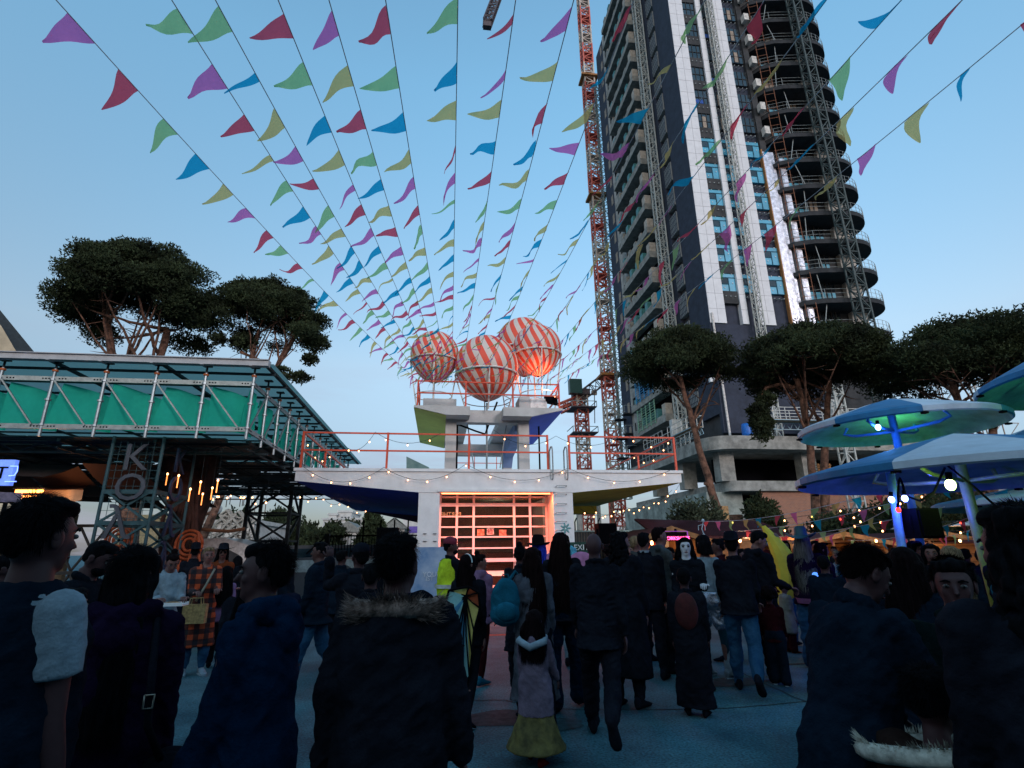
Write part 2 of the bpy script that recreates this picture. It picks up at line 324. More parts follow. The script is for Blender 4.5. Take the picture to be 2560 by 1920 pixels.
# ================================================================== DIVING TOWER BUILDING
YF = 16.0
def diving_tower():
    T = thing('diving_tower', 'white concrete diving tower with long cantilevered lower deck and red railings', 'diving tower', (1.7, YF, 0))
    W = M_['white']; blue = mat('deep blue soffit paint', (.008,.045,.55), .6, .1, 2); olive = mat('olive green soffit paint', (.36,.38,.06), .7, .12, 2)
    x0, xa, xb, x1 = -4.1, -.61, 3.97, 7.47; zt, ze, zb = 3.84, 3.56, 3.24; YB = 28.0
    # lower deck : parapet front as one piece, wings with sloping underside
    mb = MB(); mb.prism([(x0,YF,zt),(x1,YF,zt),(x1,YF,ze),(xb,YF,zb),(xa,YF,zb),(x0,YF,ze)], (0,.22,0)); part('deck_parapet', mb, W, T)
    mb = MB(); mb.box(x0-.05,x1+.05,YF-.05,YF+.3,zt,zt+.085); part('coping', mb, W, T)
    mb = MB(); mb.box(x0,x0+.2,YF+.22,YB,ze,zt); mb.box(x1-.2,x1,YF+.22,YB,ze,zt); part('deck_side', mb, W, T)
    mb = MB(); mb.box(x0+.2,x1-.2,YF+.22,YB,ze+.02,zt-.1); part('deck', mb, W, T)
    for nm, xo, xi, m in (('wing_soffit',x0,xa,blue),('wing_soffit',x1,xb,olive)):
        mb = MB(); a = .004
        v = [(xo,YF+.01,ze-a),(xi,YF+.01,zb-a),(xi,YB,zb-.02),(xo,YB,ze-a)]
        mb.add([Vector(p)+Vector((0,0,dz)) for dz in (0,.12) for p in v], [(0,1,2,3),(7,6,5,4),(0,4,5,1),(1,5,6,2),(2,6,7,3),(3,7,4,0)])
        o = part(nm, mb, m, T, 'deep blue painted underside of the left wing' if xo < 0 else 'olive green painted underside of the right wing')
    # dark downstand ribs under the wings
    mb = MB(); mb.box(xb+.01,xb+2.3,21.4,22.0,zb-.28,zb+.02); part('soffit_beam', mb, olive, T)
    mb = MB(); mb.prism([(x0+.7,YB-.5,ze-.1),(xa,YB-.5,zb-.38),(xa,YB-.5,zb-.02),(x0+.7,YB-.5,ze+.0)], (0,.3,0)); part('soffit_beam', mb, mat('grey blue concrete', (.07,.08,.14), .8), T)
    # base block with recessed shop front
    ox0, ox1, oz = 0.0, 3.37, 3.27; oz = 3.235; sill = .42; yr = YF+.95
    part('base_wall', MB().box(xa,ox0,YF+.02,20,0,zb-.002), W, T); part('base_wall', MB().box(ox1,xb,YF+.02,20,0,zb-.002), W, T)
    mb = MB(); mb.box(ox0,ox1,YF+.02,YF+.98,0,.18); part('step', mb, W, T)
    mb = MB(); mb.box(ox0-.06,ox1+.06,YF-.06,YF+.02,oz+.02,oz+.09); part('lintel', mb, W, T)
    # interior
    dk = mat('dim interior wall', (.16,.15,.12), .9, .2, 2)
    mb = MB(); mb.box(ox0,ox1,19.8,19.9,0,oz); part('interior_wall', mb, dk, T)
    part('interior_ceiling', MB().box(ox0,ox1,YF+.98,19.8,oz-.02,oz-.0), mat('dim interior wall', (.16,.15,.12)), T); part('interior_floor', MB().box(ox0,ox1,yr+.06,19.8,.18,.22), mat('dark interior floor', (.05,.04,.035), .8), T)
    # interior counter and shelf
    mb = MB(); mb.box(ox0+.3,ox1-.5,18.6,19.1,.2,1.15); mb.box(ox0+.2,ox1-.4,19.5,19.75,1.5,1.54); mb.box(ox0+.2,ox1-.4,19.5,19.75,1.95,1.99); part('counter', mb, mat('counter front', (.06,.04,.03), .6), T)
    # window with glazing bars
    Wn = part('window', (lambda b: (b.box(ox0+.01,ox1-.15,yr+.02,yr+.028,.95,oz-.08), b)[1])(MB()), None, T)
    gm = bpy.data.materials.new('shop glass'); gm.use_nodes = True; gb = gm.node_tree.nodes['Principled BSDF']; gb.inputs['Base Color'].default_value = (.03,.025,.02,1); gb.inputs['Roughness'].default_value = .02; gb.inputs['Alpha'].default_value = .35
    Wn.data.materials.append(gm)
    fr = mat('white window frame', (.75,.72,.70), .55, .04, 3)
    px = [1100,1142,1184,1285,1325,1366]; xs = [atY(x,1300,yr).x for x in px]; zs = [atY(1240,y,yr).z for y in (1232,1243,1262,1291,1317,1342,1370)]
    for i, x in enumerate(xs): part('mullion', MB().box(x-.035,x+.035,yr-.05,yr+.018,.72,zs[0]+.06), fr, Wn)
    for j, z in enumerate(zs):
        h = .05 if j in (0,2) else .022
        part('transom', MB().box(xs[0]+.036,xs[-1]-.036,yr-.04,yr+.012,z-h,z+h), fr, Wn)
    x_r = xs[-1]+.037
    part('recess_wall', MB().box(x_r,ox1,yr-.02,yr+.1,.18,oz-.003), fr, T)
    bz = [atY(1240,y,yr-.3).z for y in (1400,1430)]
    part('service_shelf', MB().box(xs[0]+.5,xs[3]+.1,yr-.42,yr-.06,bz[0]-.05,bz[0]+.05), fr, T)
    part('service_counter', MB().box(xs[0]+.3,xs[4],yr-.5,yr-.06,bz[1]-.1,bz[1]+.03), fr, T)
    part('counter_front', MB().box(xs[0]+.3,xs[4],yr-.35,yr-.1,.182,.62), fr, T)
    # posters in the window
    for x, y, w_, h_, c in ((1202,1331,18,15,(.35,.10,.05)),(1226,1328,18,16,(.75,.45,.38)),(1257,1332,18,15,(.30,.06,.05))):
        p = atY(x,y,yr-.005); a = pxm(w_/2,p); b = pxm(h_/2,p); pp = part('poster', MB().box(p.x-a,p.x+a,yr+.004,yr+.016,p.z-b,p.z+b), mat('poster%d'%x, c, .6, .6, 14, col2=(.75,.35,.2) if x != 1226 else None), T)
        if x == 1226:
            for k in range(4): part('poster_line', MB().box(p.x-a*.7,p.x+a*.7,yr,yr+.0035,p.z+b*(.6-.4*k)-.012,p.z+b*(.6-.4*k)+.012), mat('poster ink', (.25,.04,.05)), pp)
    text('window_lettering', 'PARTHE', atY(1128,1286,yr-.055)+Vector((0,0,0)), .17, mat('faded green lettering', (.35,.38,.2), .6), T, depth_=.003, mirror=True)
    # rungs and hoops on the right pier
    for y in (1216,1237,1261,1283,1305,1327,1349,1372):
        a = atY(1390,y,YF); b = atY(1415,y,YF); part('rung', MB().tube([(a.x,YF+.02,a.z),(a.x,YF-.12,a.z+.01),(b.x,YF-.12,b.z+.01),(b.x,YF+.02,b.z)], .012, 6), M_['steelm'], T)
    for x in (1383,1420):
        p = atY(x,1200,YF-.12); part('handrail_hoop', MB().tube([(p.x,YF+.02,3.62),(p.x,YF-.1,3.66),(p.x,YF-.14,3.8),(p.x,YF-.14,4.5),(p.x,YF-.06,4.62),(p.x,YF+.12,4.64),(p.x,YF+.3,4.55),(p.x,YF+.32,3.86)], .022, 8), M_['steelm'], T)
    for x, y in ((1062,1334),(1087,1334),(1062,1353),(1087,1353)):
        p = atY(x,y,YF); part('wall_bracket', MB().box(p.x-.05,p.x+.05,YF-.03,YF+.02,p.z-.006,p.z+.006), M_['dsteel'], T)
    # lower deck railings
    zr, zm, z0 = 4.98, 4.46, 3.925
    def rail(pts, name='railing'):
        mb = MB()
        for i in range(len(pts)-1):
            for z in (zr, zm): mb.beam((*pts[i],z),(*pts[i+1],z),.045)
        o = part(name, mb, M_['red'], T)
        return o
    def posts(rl, pts, zt_=zr, zb_=z0, w_=.06):
        for x, y in pts: part('post', MB().box(x-w_/2,x+w_/2,y-w_/2,y+w_/2,zb_,zt_+.03), M_['red'], rl)
    xg0 = atY(1370,1120,YF).x; xg1 = atY(1424,1120,YF).x
    r = rail([(x0+.1,YB-1),(x0+.1,YF+.08),(xg0,YF+.08)]); posts(r, [(x0+.1,YF+.08),(atY(968,1120,YF).x,YF+.08),(atY(1173,1120,YF).x,YF+.08),(xg0,YF+.08),(x0+.1,19.3),(x0+.1,23),(x0+.1,26.5)])
    r = rail([(xg1,YF+.08),(x1-.1,YF+.08),(x1-.1,YB-1)]); posts(r, [(xg1,YF+.08),(x1-.1,YF+.08),(x1-.1,19.3),(x1-.1,23),(x1-.1,26.5)])
    # upper platform
    cW = mat('painted grey white concrete', (.50,.49,.47), .9, .08, 1.5, .25, bscale=30)
    YS = 21.6; zt2 = 5.86
    yg = mat('yellow green soffit', (.50,.55,.12), .7, .08, 1.5); bv = mat('violet blue soffit', (.10,.14,.62), .7, .08, 1.5)
    for xo, xi, px_, m in ((-.86,.85,.12,yg),(3.77,1.88,2.79,bv)):
        mb = MB(); mb.prism([(xo,YF,zt2),(xi,YF,zt2),(xi,YF,5.58),(px_,YF,5.58),(xo,YF,5.80)], (0,YS-YF,0)); part('upper_slab', mb, cW, T)
        mb = MB(); mb.prism([(xo,YF+.05,5.797),(px_,YF+.05,5.577),(px_,YF+.05,5.56),(xo,YF+.05,5.78)], (0,YS-YF-.05,0)); part('slab_soffit', mb, m, T, 'yellow green painted slab underside' if xo < 0 else 'violet blue painted slab underside')
    for x in (.12,2.44): part('column', MB().box(x,x+.34,16.6,17.0,3.84,5.575), cW, T)
    part('cross_beam', MB().box(.12,2.78,16.62,16.98,5.5,5.9), cW, T)
    # rear frame
    xr0, xr1 = .3, 2.55
    part('rear_column', MB().box(2.36,2.70,20.3,20.7,3.84,5.575), cW, T); part('rear_column', MB().box(.2,.54,20.3,20.7,3.84,5.575), cW, T)
    part('rear_beam', MB().box(.2,2.7,20.32,20.68,5.08,5.5), cW, T)
    part('side_beam', MB().prism([(2.36,17,5.575),(2.36,20.3,5.575),(2.36,20.3,4.6),(2.36,19.9,4.95),(2.36,17,5.3)], (.34,0,0)), mat('pale blue concrete', (.26,.34,.55), .85, .1, 2), T)
    for a, b, c in ((-.6,.45,'l'),(2.25,2.75,'r')): pass
    pa = atY(1059,988,16.9); pb = atY(1141,988,16.9); part('plinth', MB().box(pa.x,pb.x,16.7,17.6,zt2,zt2+.42), cW, T)
    pa = atY(1296,995,16.6); pb = atY(1322,995,16.6); part('plinth', MB().box(pa.x,pb.x,16.4,17.3,zt2,pa.z), cW, T)
    pa = atY(1323,1000,16.6); pb = atY(1364,1000,16.6); part('plinth', MB().box(pa.x,pb.x,16.4,17.3,zt2,pa.z), mat('white box', (.75,.7,.66), .7), T)
    # upper railing
    zr, zm, z0 = 6.66, 6.28, 5.86
    mb = MB(); a = -.76; b = 3.68
    ring_ = [(a,17.6),(a,YF+.08),(b,YF+.08),(b,18.5)]
    for i in range(3):
        for z in (zr, zm): mb.beam((*ring_[i],z),(*ring_[i+1],z),.04)
    r = part('upper_railing', mb, M_['red'], T)
    posts(r, [(a,YF+.08),(atY(1165,980,YF).x,YF+.08),(atY(1283,980,YF).x,YF+.08),(b,YF+.08),(a,17.5),(b,18.4)], 6.66, 5.865, .05)
    mb = MB(); zq, zs_ = 6.6, 6.2
    for z in (5.35,5.7): mb.beam((.2,24,z),(3.2,24,z),.03)
    for x in (.5,1.5,2.5): mb.beam((x,24,4.9),(x,24,5.7),.03)
    part('rear_railing', mb, M_['red'], T)
    # thin props and downpipes
    for x, y0, y1, m, w_ in ((1142,1057,1170,'black',.07),(1348,1040,1170,'black',.05)):
        p = atY(x,1110,17.3); part('downpipe', MB().box(p.x-w_/2,p.x+w_/2,17.28,17.33,3.84,5.56), M_[m], T)
    p = atY(1217,1100,17.2); part('prop', MB().tube([(p.x,17.2,3.84),(p.x,17.2,6.3)], .03, 8), M_['steelm'], T)
    for xa_, xb_ in ((1168,1185),(1267,1250)):
        p = atY(xa_,1056,17.2); q = atY(xb_,1170,17.2); part('prop', MB().tube([p, q], .02, 6), M_['steelm'], T)
    p = atY(1145,1061,17.1); q = atY(1190,1078,17.1); q2 = atY(1212,1085,17.1); q3 = atY(1222,1060,17.1); part('cable_duct', MB().tube([p,q,q2,atY(1215,1080,17.1),q3,atY(1243,1005,17.1)], .03, 8), M_['black'], T)
    return T
diving_tower()
# orange light in the recess of the shop front : LED strip under the lintel and in the counter
def lamp(name, kind, loc, e, col, size=.1, rot=None, size_y=None, spot=None):
    l = bpy.data.lights.new(name, kind); l.energy = e; l.color = col; o = bpy.data.objects.new(name, l); COL.objects.link(o); o.location = loc
    if kind == 'AREA': l.size = size; l.shape = 'RECTANGLE' if size_y else 'SQUARE'; l.size_y = size_y or size
    if kind in ('POINT','SPOT'): l.shadow_soft_size = size
    if kind == 'SPOT': l.spot_size = spot or R(60); l.spot_blend = .5
    if rot: o.rotation_euler = rot
    return o
lamp('led_strip_lamp', 'AREA', (1.7, YF+.16, 3.19), 90, (1,.12,.04), 3.1, (R(-18),0,0), .12)
lamp('led_strip_lamp', 'AREA', (1.7, YF+.25, .7), 16, (1,.12,.04), 3.0, (R(115),0,0), .12)
lamp('interior_lamp', 'POINT', (1.9, 18.3, 2.9), 7, (1,.85,.6), .2)
t = thing('led_strip', 'glowing orange light strip under the lintel of the white block', 'light strip', (1.7,YF+.1,3.2)); part('tube', MB().box(.05,3.3,YF+.1,YF+.12,3.205,3.228), mat('orange glow', (.9,.3,.1), emit=(1,.25,.08), es=4), t)
# floodlight on upper deck
t = thing('flood_light', 'black floodlight shining orange on the right balloon', 'floodlight', atY(1378,1003,16.5)); p = t.location
part('housing', MB().prism([p+Vector((-.2,-.12,-.04)),p+Vector((.2,-.12,-.12)),p+Vector((.18,-.12,.1)),p+Vector((-.22,-.12,.16))], (0,.24,0)), M_['black'], t)
part('lens', MB().box(p.x-.16,p.x+.14,p.y-.02,p.y+.1,p.z+.14,p.z+.16), mat('orange lens', (1,.4,.2), emit=(1,.35,.15), es=14), t)
part('bracket', MB().beam(p+Vector((.05,0,-.1)), p+Vector((.25,0,.5)), .03), M_['red'], t)
lamp('flood_lamp', 'SPOT', p+Vector((-.05,.1,.25)), 80, (1,.24,.08), .1, Vector((.55,-.75,-1.0)).to_track_quat('Z','Y').to_euler(), spot=R(95))
# ================================================================== BALLOONS
def balloon_mat(name, n, tw, ph):
    m = bpy.data.materials.new(name); m.use_nodes = True; t = m.node_tree; b = t.nodes['Principled BSDF']; nn = t.nodes.new; l = t.links.new
    b.inputs['Roughness'].default_value = .5
    tc = nn('ShaderNodeTexCoord'); sx = nn('ShaderNodeSeparateXYZ'); at = nn('ShaderNodeMath'); at.operation = 'ARCTAN2'
    l(tc.outputs['Object'], sx.inputs[0]); l(sx.outputs['Y'], at.inputs[0]); l(sx.outputs['X'], at.inputs[1])
    a = nn('ShaderNodeMath'); a.operation = 'MULTIPLY'; a.inputs[1].default_value = n; z = nn('ShaderNodeMath'); z.operation = 'MULTIPLY_ADD'; z.inputs[1].default_value = tw
    l(at.outputs[0], a.inputs[0]); l(sx.outputs['Z'], z.inputs[0]); l(a.outputs[0], z.inputs[2])
    s = nn('ShaderNodeMath'); s.operation = 'SINE'; ad = nn('ShaderNodeMath'); ad.inputs[1].default_value = ph; l(z.outputs[0], ad.inputs[0]); l(ad.outputs[0], s.inputs[0])
    g = nn('ShaderNodeMath'); g.operation = 'GREATER_THAN'; g.inputs[1].default_value = 0; l(s.outputs[0], g.inputs[0])
    mx = nn('ShaderNodeMixRGB'); mx.inputs['Color1'].default_value = (.60,.51,.45,1); mx.inputs['Color2'].default_value = (.72,.07,.03,1); l(g.outputs[0], mx.inputs['Fac']); l(mx.outputs[0], b.inputs['Base Color'])
    return m
def balloon(cx, cy, rpx, Y, label, ring=True, tail=1.25, tw=2.6):
    c = atY(cx, cy, Y); r = pxm(rpx, c); T = thing('striped_balloon', label, 'balloon', c, 'red and white striped balloons above the diving tower')
    prof = []
    for i in range(0, 25):
        t = math.pi*i/24; z = math.cos(t); rr = math.sin(t)
        if z < 0: zz = z*tail; rr = math.sin(t)**1.28 if i < 24 else .0
        else: zz = z*.98
        prof.append((max(rr,.004)*r, zz*r))
    prof = [(a, b) for a, b in prof][:-1]+[(.10*r, -tail*r*1.0)]
    mb = MB(); mb.lathe(prof[::-1], n=48, close=True); o = part('envelope', mb, balloon_mat('balloon stripes %d' % cx, 16, tw/r*2.9, cx), T, local=True, smooth=True)
    cr_ = mat('white painted hoop', (.62,.58,.54), .5)
    if ring:
        rz = -.34*r; rr = .96*r*1.03
        part('hoop', MB().tube([(rr*math.cos(a*math.pi/18), rr*math.sin(a*math.pi/18), rz) for a in range(37)], .028, 6), cr_, T, local=True)
        base = 5.88-c.z
        for k in range(4):
            a = math.pi*(.5*k+.25)+.785; rb = rr*.62
            part('leg', MB().tube([(rr*math.cos(a), rr*math.sin(a), rz), (rb*math.cos(a), rb*math.sin(a), base)], .024, 6), cr_, T, local=True)
        rl = (rz*.35+base*.65); rr2 = rr*.75
        part('lower_hoop', MB().tube([(rr2*math.cos(a*math.pi/15), rr2*math.sin(a*math.pi/15), rl) for a in range(31)], .016, 6), cr_, T, local=True)
    return T
balloon(1087, 886, 60, 17.3, 'red and white spiral striped balloon, leftmost of the four over the tower')
balloon(1217, 915, 79, 17.0, 'largest red and white striped balloon, hanging lowest in the middle', tail=1.16)
balloon(1309, 860, 68, 19.4, 'red and white striped balloon partly hidden behind the others')
balloon(1343, 870, 60, 17.2, 'red and white striped balloon on the right lit orange from below')
# ================================================================== SCAFFOLD CANOPY (left)
def scaffold_hall():
    X1, Y0, Y1, zb, zt_ = -4.18, 12.0, 26.0, 4.12, 5.30
    T = thing('scaffold_canopy', 'long grey scaffold canopy wrapped with green mesh sheets', 'canopy', (X1-5, Y0, 0))
    S = M_['steel']; X0 = X1-15
    n = 15; xs = [X1-i*1.008 for i in range(n)]; ys = [Y0+i*1.008 for i in range(14)]
    def bay_post(x, y, k):
        o = part('post', MB().tube([(x,y,zb-.16),(x,y,zt_+.12)], .034, 8), S, T)
        for z in (zb+.08, zb+.62, zt_-.12): part('coupler', MB().tube([(x,y,z-.02),(x,y,z+.02)], .06, 8), S, o)
        part('jack_nut', MB().tube([(x,y,zt_+.06),(x,y,zt_+.1)], .055, 6), mat('rust orange', (.45,.12,.04), .8), o)
        mb = MB().tube([(x,y,zt_+.1),(x,y,zt_+.3)], .022, 6); mb.box(x-.09,x+.09,y-.06,y+.06,zt_+.27,zt_+.3); part('jack', mb, M_['dsteel'], o)
    for i, x in enumerate(xs): bay_post(x, Y0, i)
    for i, y in enumerate(ys[1:]): bay_post(X1, y, i)
    def ledger(p, q, z, m=S):
        o = part('ledger', MB().beam((*p,z),(*q,z),.045,.1), m, T); d = Vector((*q,0))-Vector((*p,0)); L_ = d.length; nb = round(L_/1.008); mb = MB()
        for i in range(nb):
            for s in (.10,.16,.22,.78,.84,.90):
                c = Vector((*p,z))+d*((i+s)/nb); nrm = Vector((d.y,-d.x,0)).normalized()*.024
                if nrm.y > 0 or nrm.x < 0 and abs(nrm.x) > .01: nrm = -nrm
                mb.tube([c+nrm*.9, c+nrm*1.08], .017, 8)
        part('ledger_holes', mb, M_['black'], o)
    for z in (zb+.05, zt_-.1): ledger((X0,Y0),(X1,Y0),z); ledger((X1,Y0),(X1,Y1),z)
    for i in range(n-1):
        part('brace', MB().beam((xs[i+1]+.05,Y0-.03,zt_-.14),(xs[i]-.18,Y0-.03,zb+.08),.03), S, T)
    for i in range(12):
        part('brace', MB().beam((X1+.03,ys[i]+.05,zb+.08),(X1+.03,ys[i+1]-.1,zt_-.14),.03), S, T)
    # mesh sheets, sagging, one per bay
    def sheet(p0, p1, off, k):
        d = Vector(p1)-Vector(p0); mb = MB(); nx, nz_ = 9, 8; vs = []
        for a in range(nx):
            for b in range(nz_):
                u, v = a/(nx-1), b/(nz_-1); wv = .05*math.sin(u*9+k)+.04*math.sin(v*4+u*3+k*2)
                top = zt_-.16-.22*u**1.5*(1 if off.y else .3); x = Vector(p0)+d*(u*.97+(.11*(1-v) if 1 else 0)*(1-u)*-0+(v*.12)*(1-u)) + off*(.12+.42*u*(1 if off.y else .2)+wv)
                vs.append((x.x, x.y, zb+.06+(top-zb-.06)*v))
        mb.add(vs, [(a*nz_+b,(a+1)*nz_+b,(a+1)*nz_+b+1,a*nz_+b+1) for a in range(nx-1) for b in range(nz_-1)]); part('mesh_sheet', mb, M_['green'], T, smooth=True)
    for i in range(n-1): sheet((xs[i+1]+.03,Y0,0),(xs[i],Y0,0),Vector((0,1,0)),i*1.7)
    for i in range(12): sheet((X1,ys[i]+.03,0),(X1,ys[i+1],0),Vector((-1,0,0)),i*2.1)
    # roof sheets with gutter, tilted slightly
    part('roof_sheet', MB().box(X0,X1+.42,Y0-.12,Y1+.3,zt_+.31,zt_+.34), M_['roofsheet'], T)
    mb = MB(); 
    for i in range(7): x = X1+.3-i*2.2; mb.box(x-.04,x+.04,Y0-.1,Y1,zt_+.25,zt_+.305)
    for i in range(13): y = Y0+.3+i*1.008; mb.box(X0,X1+.35,y-.03,y+.03,zt_+.2,zt_+.248)
    part('roof_joist', mb, M_['dsteel'], T)
    gut = mat('white gutter', (.36,.36,.37), .5, .08, 4)
    o = part('gutter', MB().box(X0,X1+.36,Y0-.3,Y0-.14,zt_+.24,zt_+.36), gut, T); mb = MB(); mb.box(X0,X1+.36,Y0-.34,Y0-.1,zt_+.362,zt_+.38); part('gutter_lip', mb, gut, o)
    mb = MB()
    for x in [xs[i] for i in range(n)]: mb.box(x-.03,x+.03,Y0-.315,Y0-.13,zt_+.225,zt_+.237)
    part('gutter_bracket', mb, gut, o)
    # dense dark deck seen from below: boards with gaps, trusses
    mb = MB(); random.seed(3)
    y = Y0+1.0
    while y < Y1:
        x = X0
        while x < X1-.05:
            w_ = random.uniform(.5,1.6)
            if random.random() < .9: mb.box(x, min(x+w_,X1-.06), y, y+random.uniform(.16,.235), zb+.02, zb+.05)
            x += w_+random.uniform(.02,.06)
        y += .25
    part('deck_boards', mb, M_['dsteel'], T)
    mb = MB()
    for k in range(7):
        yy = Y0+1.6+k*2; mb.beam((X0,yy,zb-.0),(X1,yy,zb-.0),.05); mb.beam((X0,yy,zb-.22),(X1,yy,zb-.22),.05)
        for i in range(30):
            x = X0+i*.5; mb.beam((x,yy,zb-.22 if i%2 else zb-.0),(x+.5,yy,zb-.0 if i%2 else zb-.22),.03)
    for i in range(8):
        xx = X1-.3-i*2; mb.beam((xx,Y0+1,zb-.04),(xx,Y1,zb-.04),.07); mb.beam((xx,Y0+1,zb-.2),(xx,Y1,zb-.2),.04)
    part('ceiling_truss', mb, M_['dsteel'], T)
    # four legged lattice towers that carry the canopy
    mb = MB(); p = atY(672,1300,22); mb.lattice((p.x,22.6,0),(p.x,22.6,zb-.05),1.55,1.05,.07,side=(1,0,0)); part('support_tower', mb, M_['dsteel'], T)
    mb = MB(); mb.lattice((X1-13,20,0),(X1-13,20,zb),1.2,1,.06,side=(1,0,0)); mb.lattice((X1-13,24,0),(X1-13,24,zb),1.2,1,.06,side=(1,0,0)); part('support_tower', mb, M_['dsteel'], T)
    # front leg posts to the ground
    for i in (0,):
        pass
    return T
scaffold_hall()
# ================================================================== HIGH RISE UNDER CONSTRUCTION
def highrise():
    XC, YC, FH, ZK = 25.6, 45.0, 3.35, 31.8
    T = thing('high_rise', 'tall dark unfinished residential tower with white facade stripes and curved balconies', 'tower block', (35, 55, 0))
    C, D, CL = M_['conc'], M_['dconc'], M_['cladding']
    ZT = 82.5; zf = [ZK+FH*k for k in range(-6, 16)]         # slab levels
    wf = mat('white facade membrane', (.66,.66,.68), .6, .04, 1.2, .35, bscale=7)
    foil = mat('silver foil insulation', (.55,.55,.6), .3, .25, 2.2, .9, metal=.6, bscale=5)
    bw = mat('blue film covered glazing', (.05,.32,.48), .4, .14, .6, spec=.5)
    dg = mat('dark window glass', (.018,.024,.03), .08, .4, .5, spec=.9)
    beige = mat('beige blind', (.30,.24,.19), .8, .15, 1.5)
    # core volumes
    part('core', MB().box(XC+.4,43.4,YC+.9,71,10.6,ZT), D, T)
    part('corner_wall', MB().box(XC,XC+.4,YC,YC+3.9,13.5,ZT), CL, T)
    part('front_wall', MB().box(XC+.4,34.4,YC+.5,YC+.9,13.5,ZT), CL, T)
    part('dark_base_cladding', MB().box(XC+.02,36.6,YC+.02,YC+.5,11.6,22.4), CL, T)
    ztop = 82.4
    for a, b in ((XC+.03,27.35),(29.05,29.7),(30.95,32.55)):
        part('facade_stripe', MB().box(a,b,YC-.06,YC+.5,22.5 if a > 26 else 22.5,ztop), wf, T)
        mb = MB(); z = 24
        while z < ztop: mb.box(a-.002,b+.002,YC-.068,YC-.06,z,z+.03); z += FH/2
        if b-a > 1: mb.box((a+b)/2-.015,(a+b)/2+.015,YC-.0685,YC-.0605,22.6,ztop-.1)
        part('panel_joints', mb, mat('joint grey', (.32,.32,.34)), T)
    part('foil_strip', MB().box(34.4,35.7,YC-.02,YC+.6,22.5,43.5), foil, T)
    part('foil_strip', MB().box(36.05,36.7,YC-.3,YC+.6,22.5,42.5), foil, T)
    part('column', MB().box(34.4,35.1,YC+.1,YC+.9,43.6,ztop), D, T)
    part('flashing', MB().box(34.28,34.4,YC-.05,YC+.4,22.5,43.8), M_['wood'], T)
    # windows, three bays per floor
    bays = [(27.36,29.04),(29.71,30.94),(32.56,34.27)]
    nwin = 0
    for z in zf:
        if z < 22: continue
        blue_ = z < 42
        for bi, (a, b) in enumerate(bays):
            z0, z1 = z+.45+.55, z+FH-.35
            part('spandrel', MB().box(a,b,YC+.12,YC+.5,z1-FH+.0,z0), D, T) if bi == 0 else None
            o = part('window', MB().box(a+.02,b-.02,YC+.22,YC+.5,z0,z1), bw if blue_ else dg, T); nwin += 1
            w_ = b-a
            if blue_:
                part('opening', MB().box(a+.1,a+w_*.5,YC+.17,YC+.219,z0+.85,z1-.55), dg, o)
                mb = MB(); mb.box(a+w_*.52,a+w_*.56,YC+.16,YC+.218,z0,z1-.5); mb.box(a+.02,b-.02,YC+.165,YC+.216,z1-.5,z1-.44); mb.box(a+.02,a+w_*.52,YC+.165,YC+.216,z0+.78,z0+.84); part('frame', mb, mat('dark blue frame', (.01,.07,.11)), o)
                mb = MB()
                for sx_, sz in ((.25,.4),(.8,.95),(.3,1.98),(.8,1.98)): mb.box(a+w_*sx_-.04,a+w_*sx_+.04,YC+.16,YC+.218,z0+sz-.05,z0+sz+.05)
                part('sticker', mb, M_['white'], o)
            else:
                mb = MB()
                for q in (.0,.33,.66,.96): mb.box(a+w_*q+.02,a+w_*q+.07,YC+.16,YC+.218,z0,z1)
                mb.box(a+.09,b-.02,YC+.165,YC+.216,z0+.9,z0+.96); part('frame', mb, D, o)
                if random.random() < .35: part('blind', MB().box(a+w_*.38,a+w_*.62,YC+.18,YC+.219,z0+.1,z1-.4), beige, o)
                elif random.random() < .3: part('film', MB().box(a+w_*.1,a+w_*.62,YC+.18,YC+.219,z0+.1,z0+.6), mat('deep blue film', (.01,.06,.30), .4), o)
            mb = MB()
            for q in (.2,.5,.8): mb.beam((a+w_*q,YC+.5,z0-.5),(a+w_*q,YC-.02,z0-.62),.09)
            part('bracket', mb, M_['steelm'], T)
    # right : rounded balcony slabs
    def slab_poly(z, grow=0):
        pts = [(35.2,YC+5),(35.2,YC-.2-grow)]
        xs_ = 35.2; xe = 41.6+grow; r = 3.0+grow
        pts = [(35.1,YC+6),(35.1,YC+.4),(35.8,YC-.6)]
        cx, cy = 41.7, YC+1.3
        pts += [(37.5,YC-1.3)]
        for i in range(13):
            a = -math.pi/2 - .25 + (math.pi*.5+.55)*i/12; pts.append((cx+3.5*math.cos(a), cy+3.2*math.sin(a)))
        pts += [(44.9,YC+8)]
        return [(x, y, z) for x, y in pts]
    dkslab = mat('dark slab edge', (.028,.030,.034), .85, .2, 1.5)
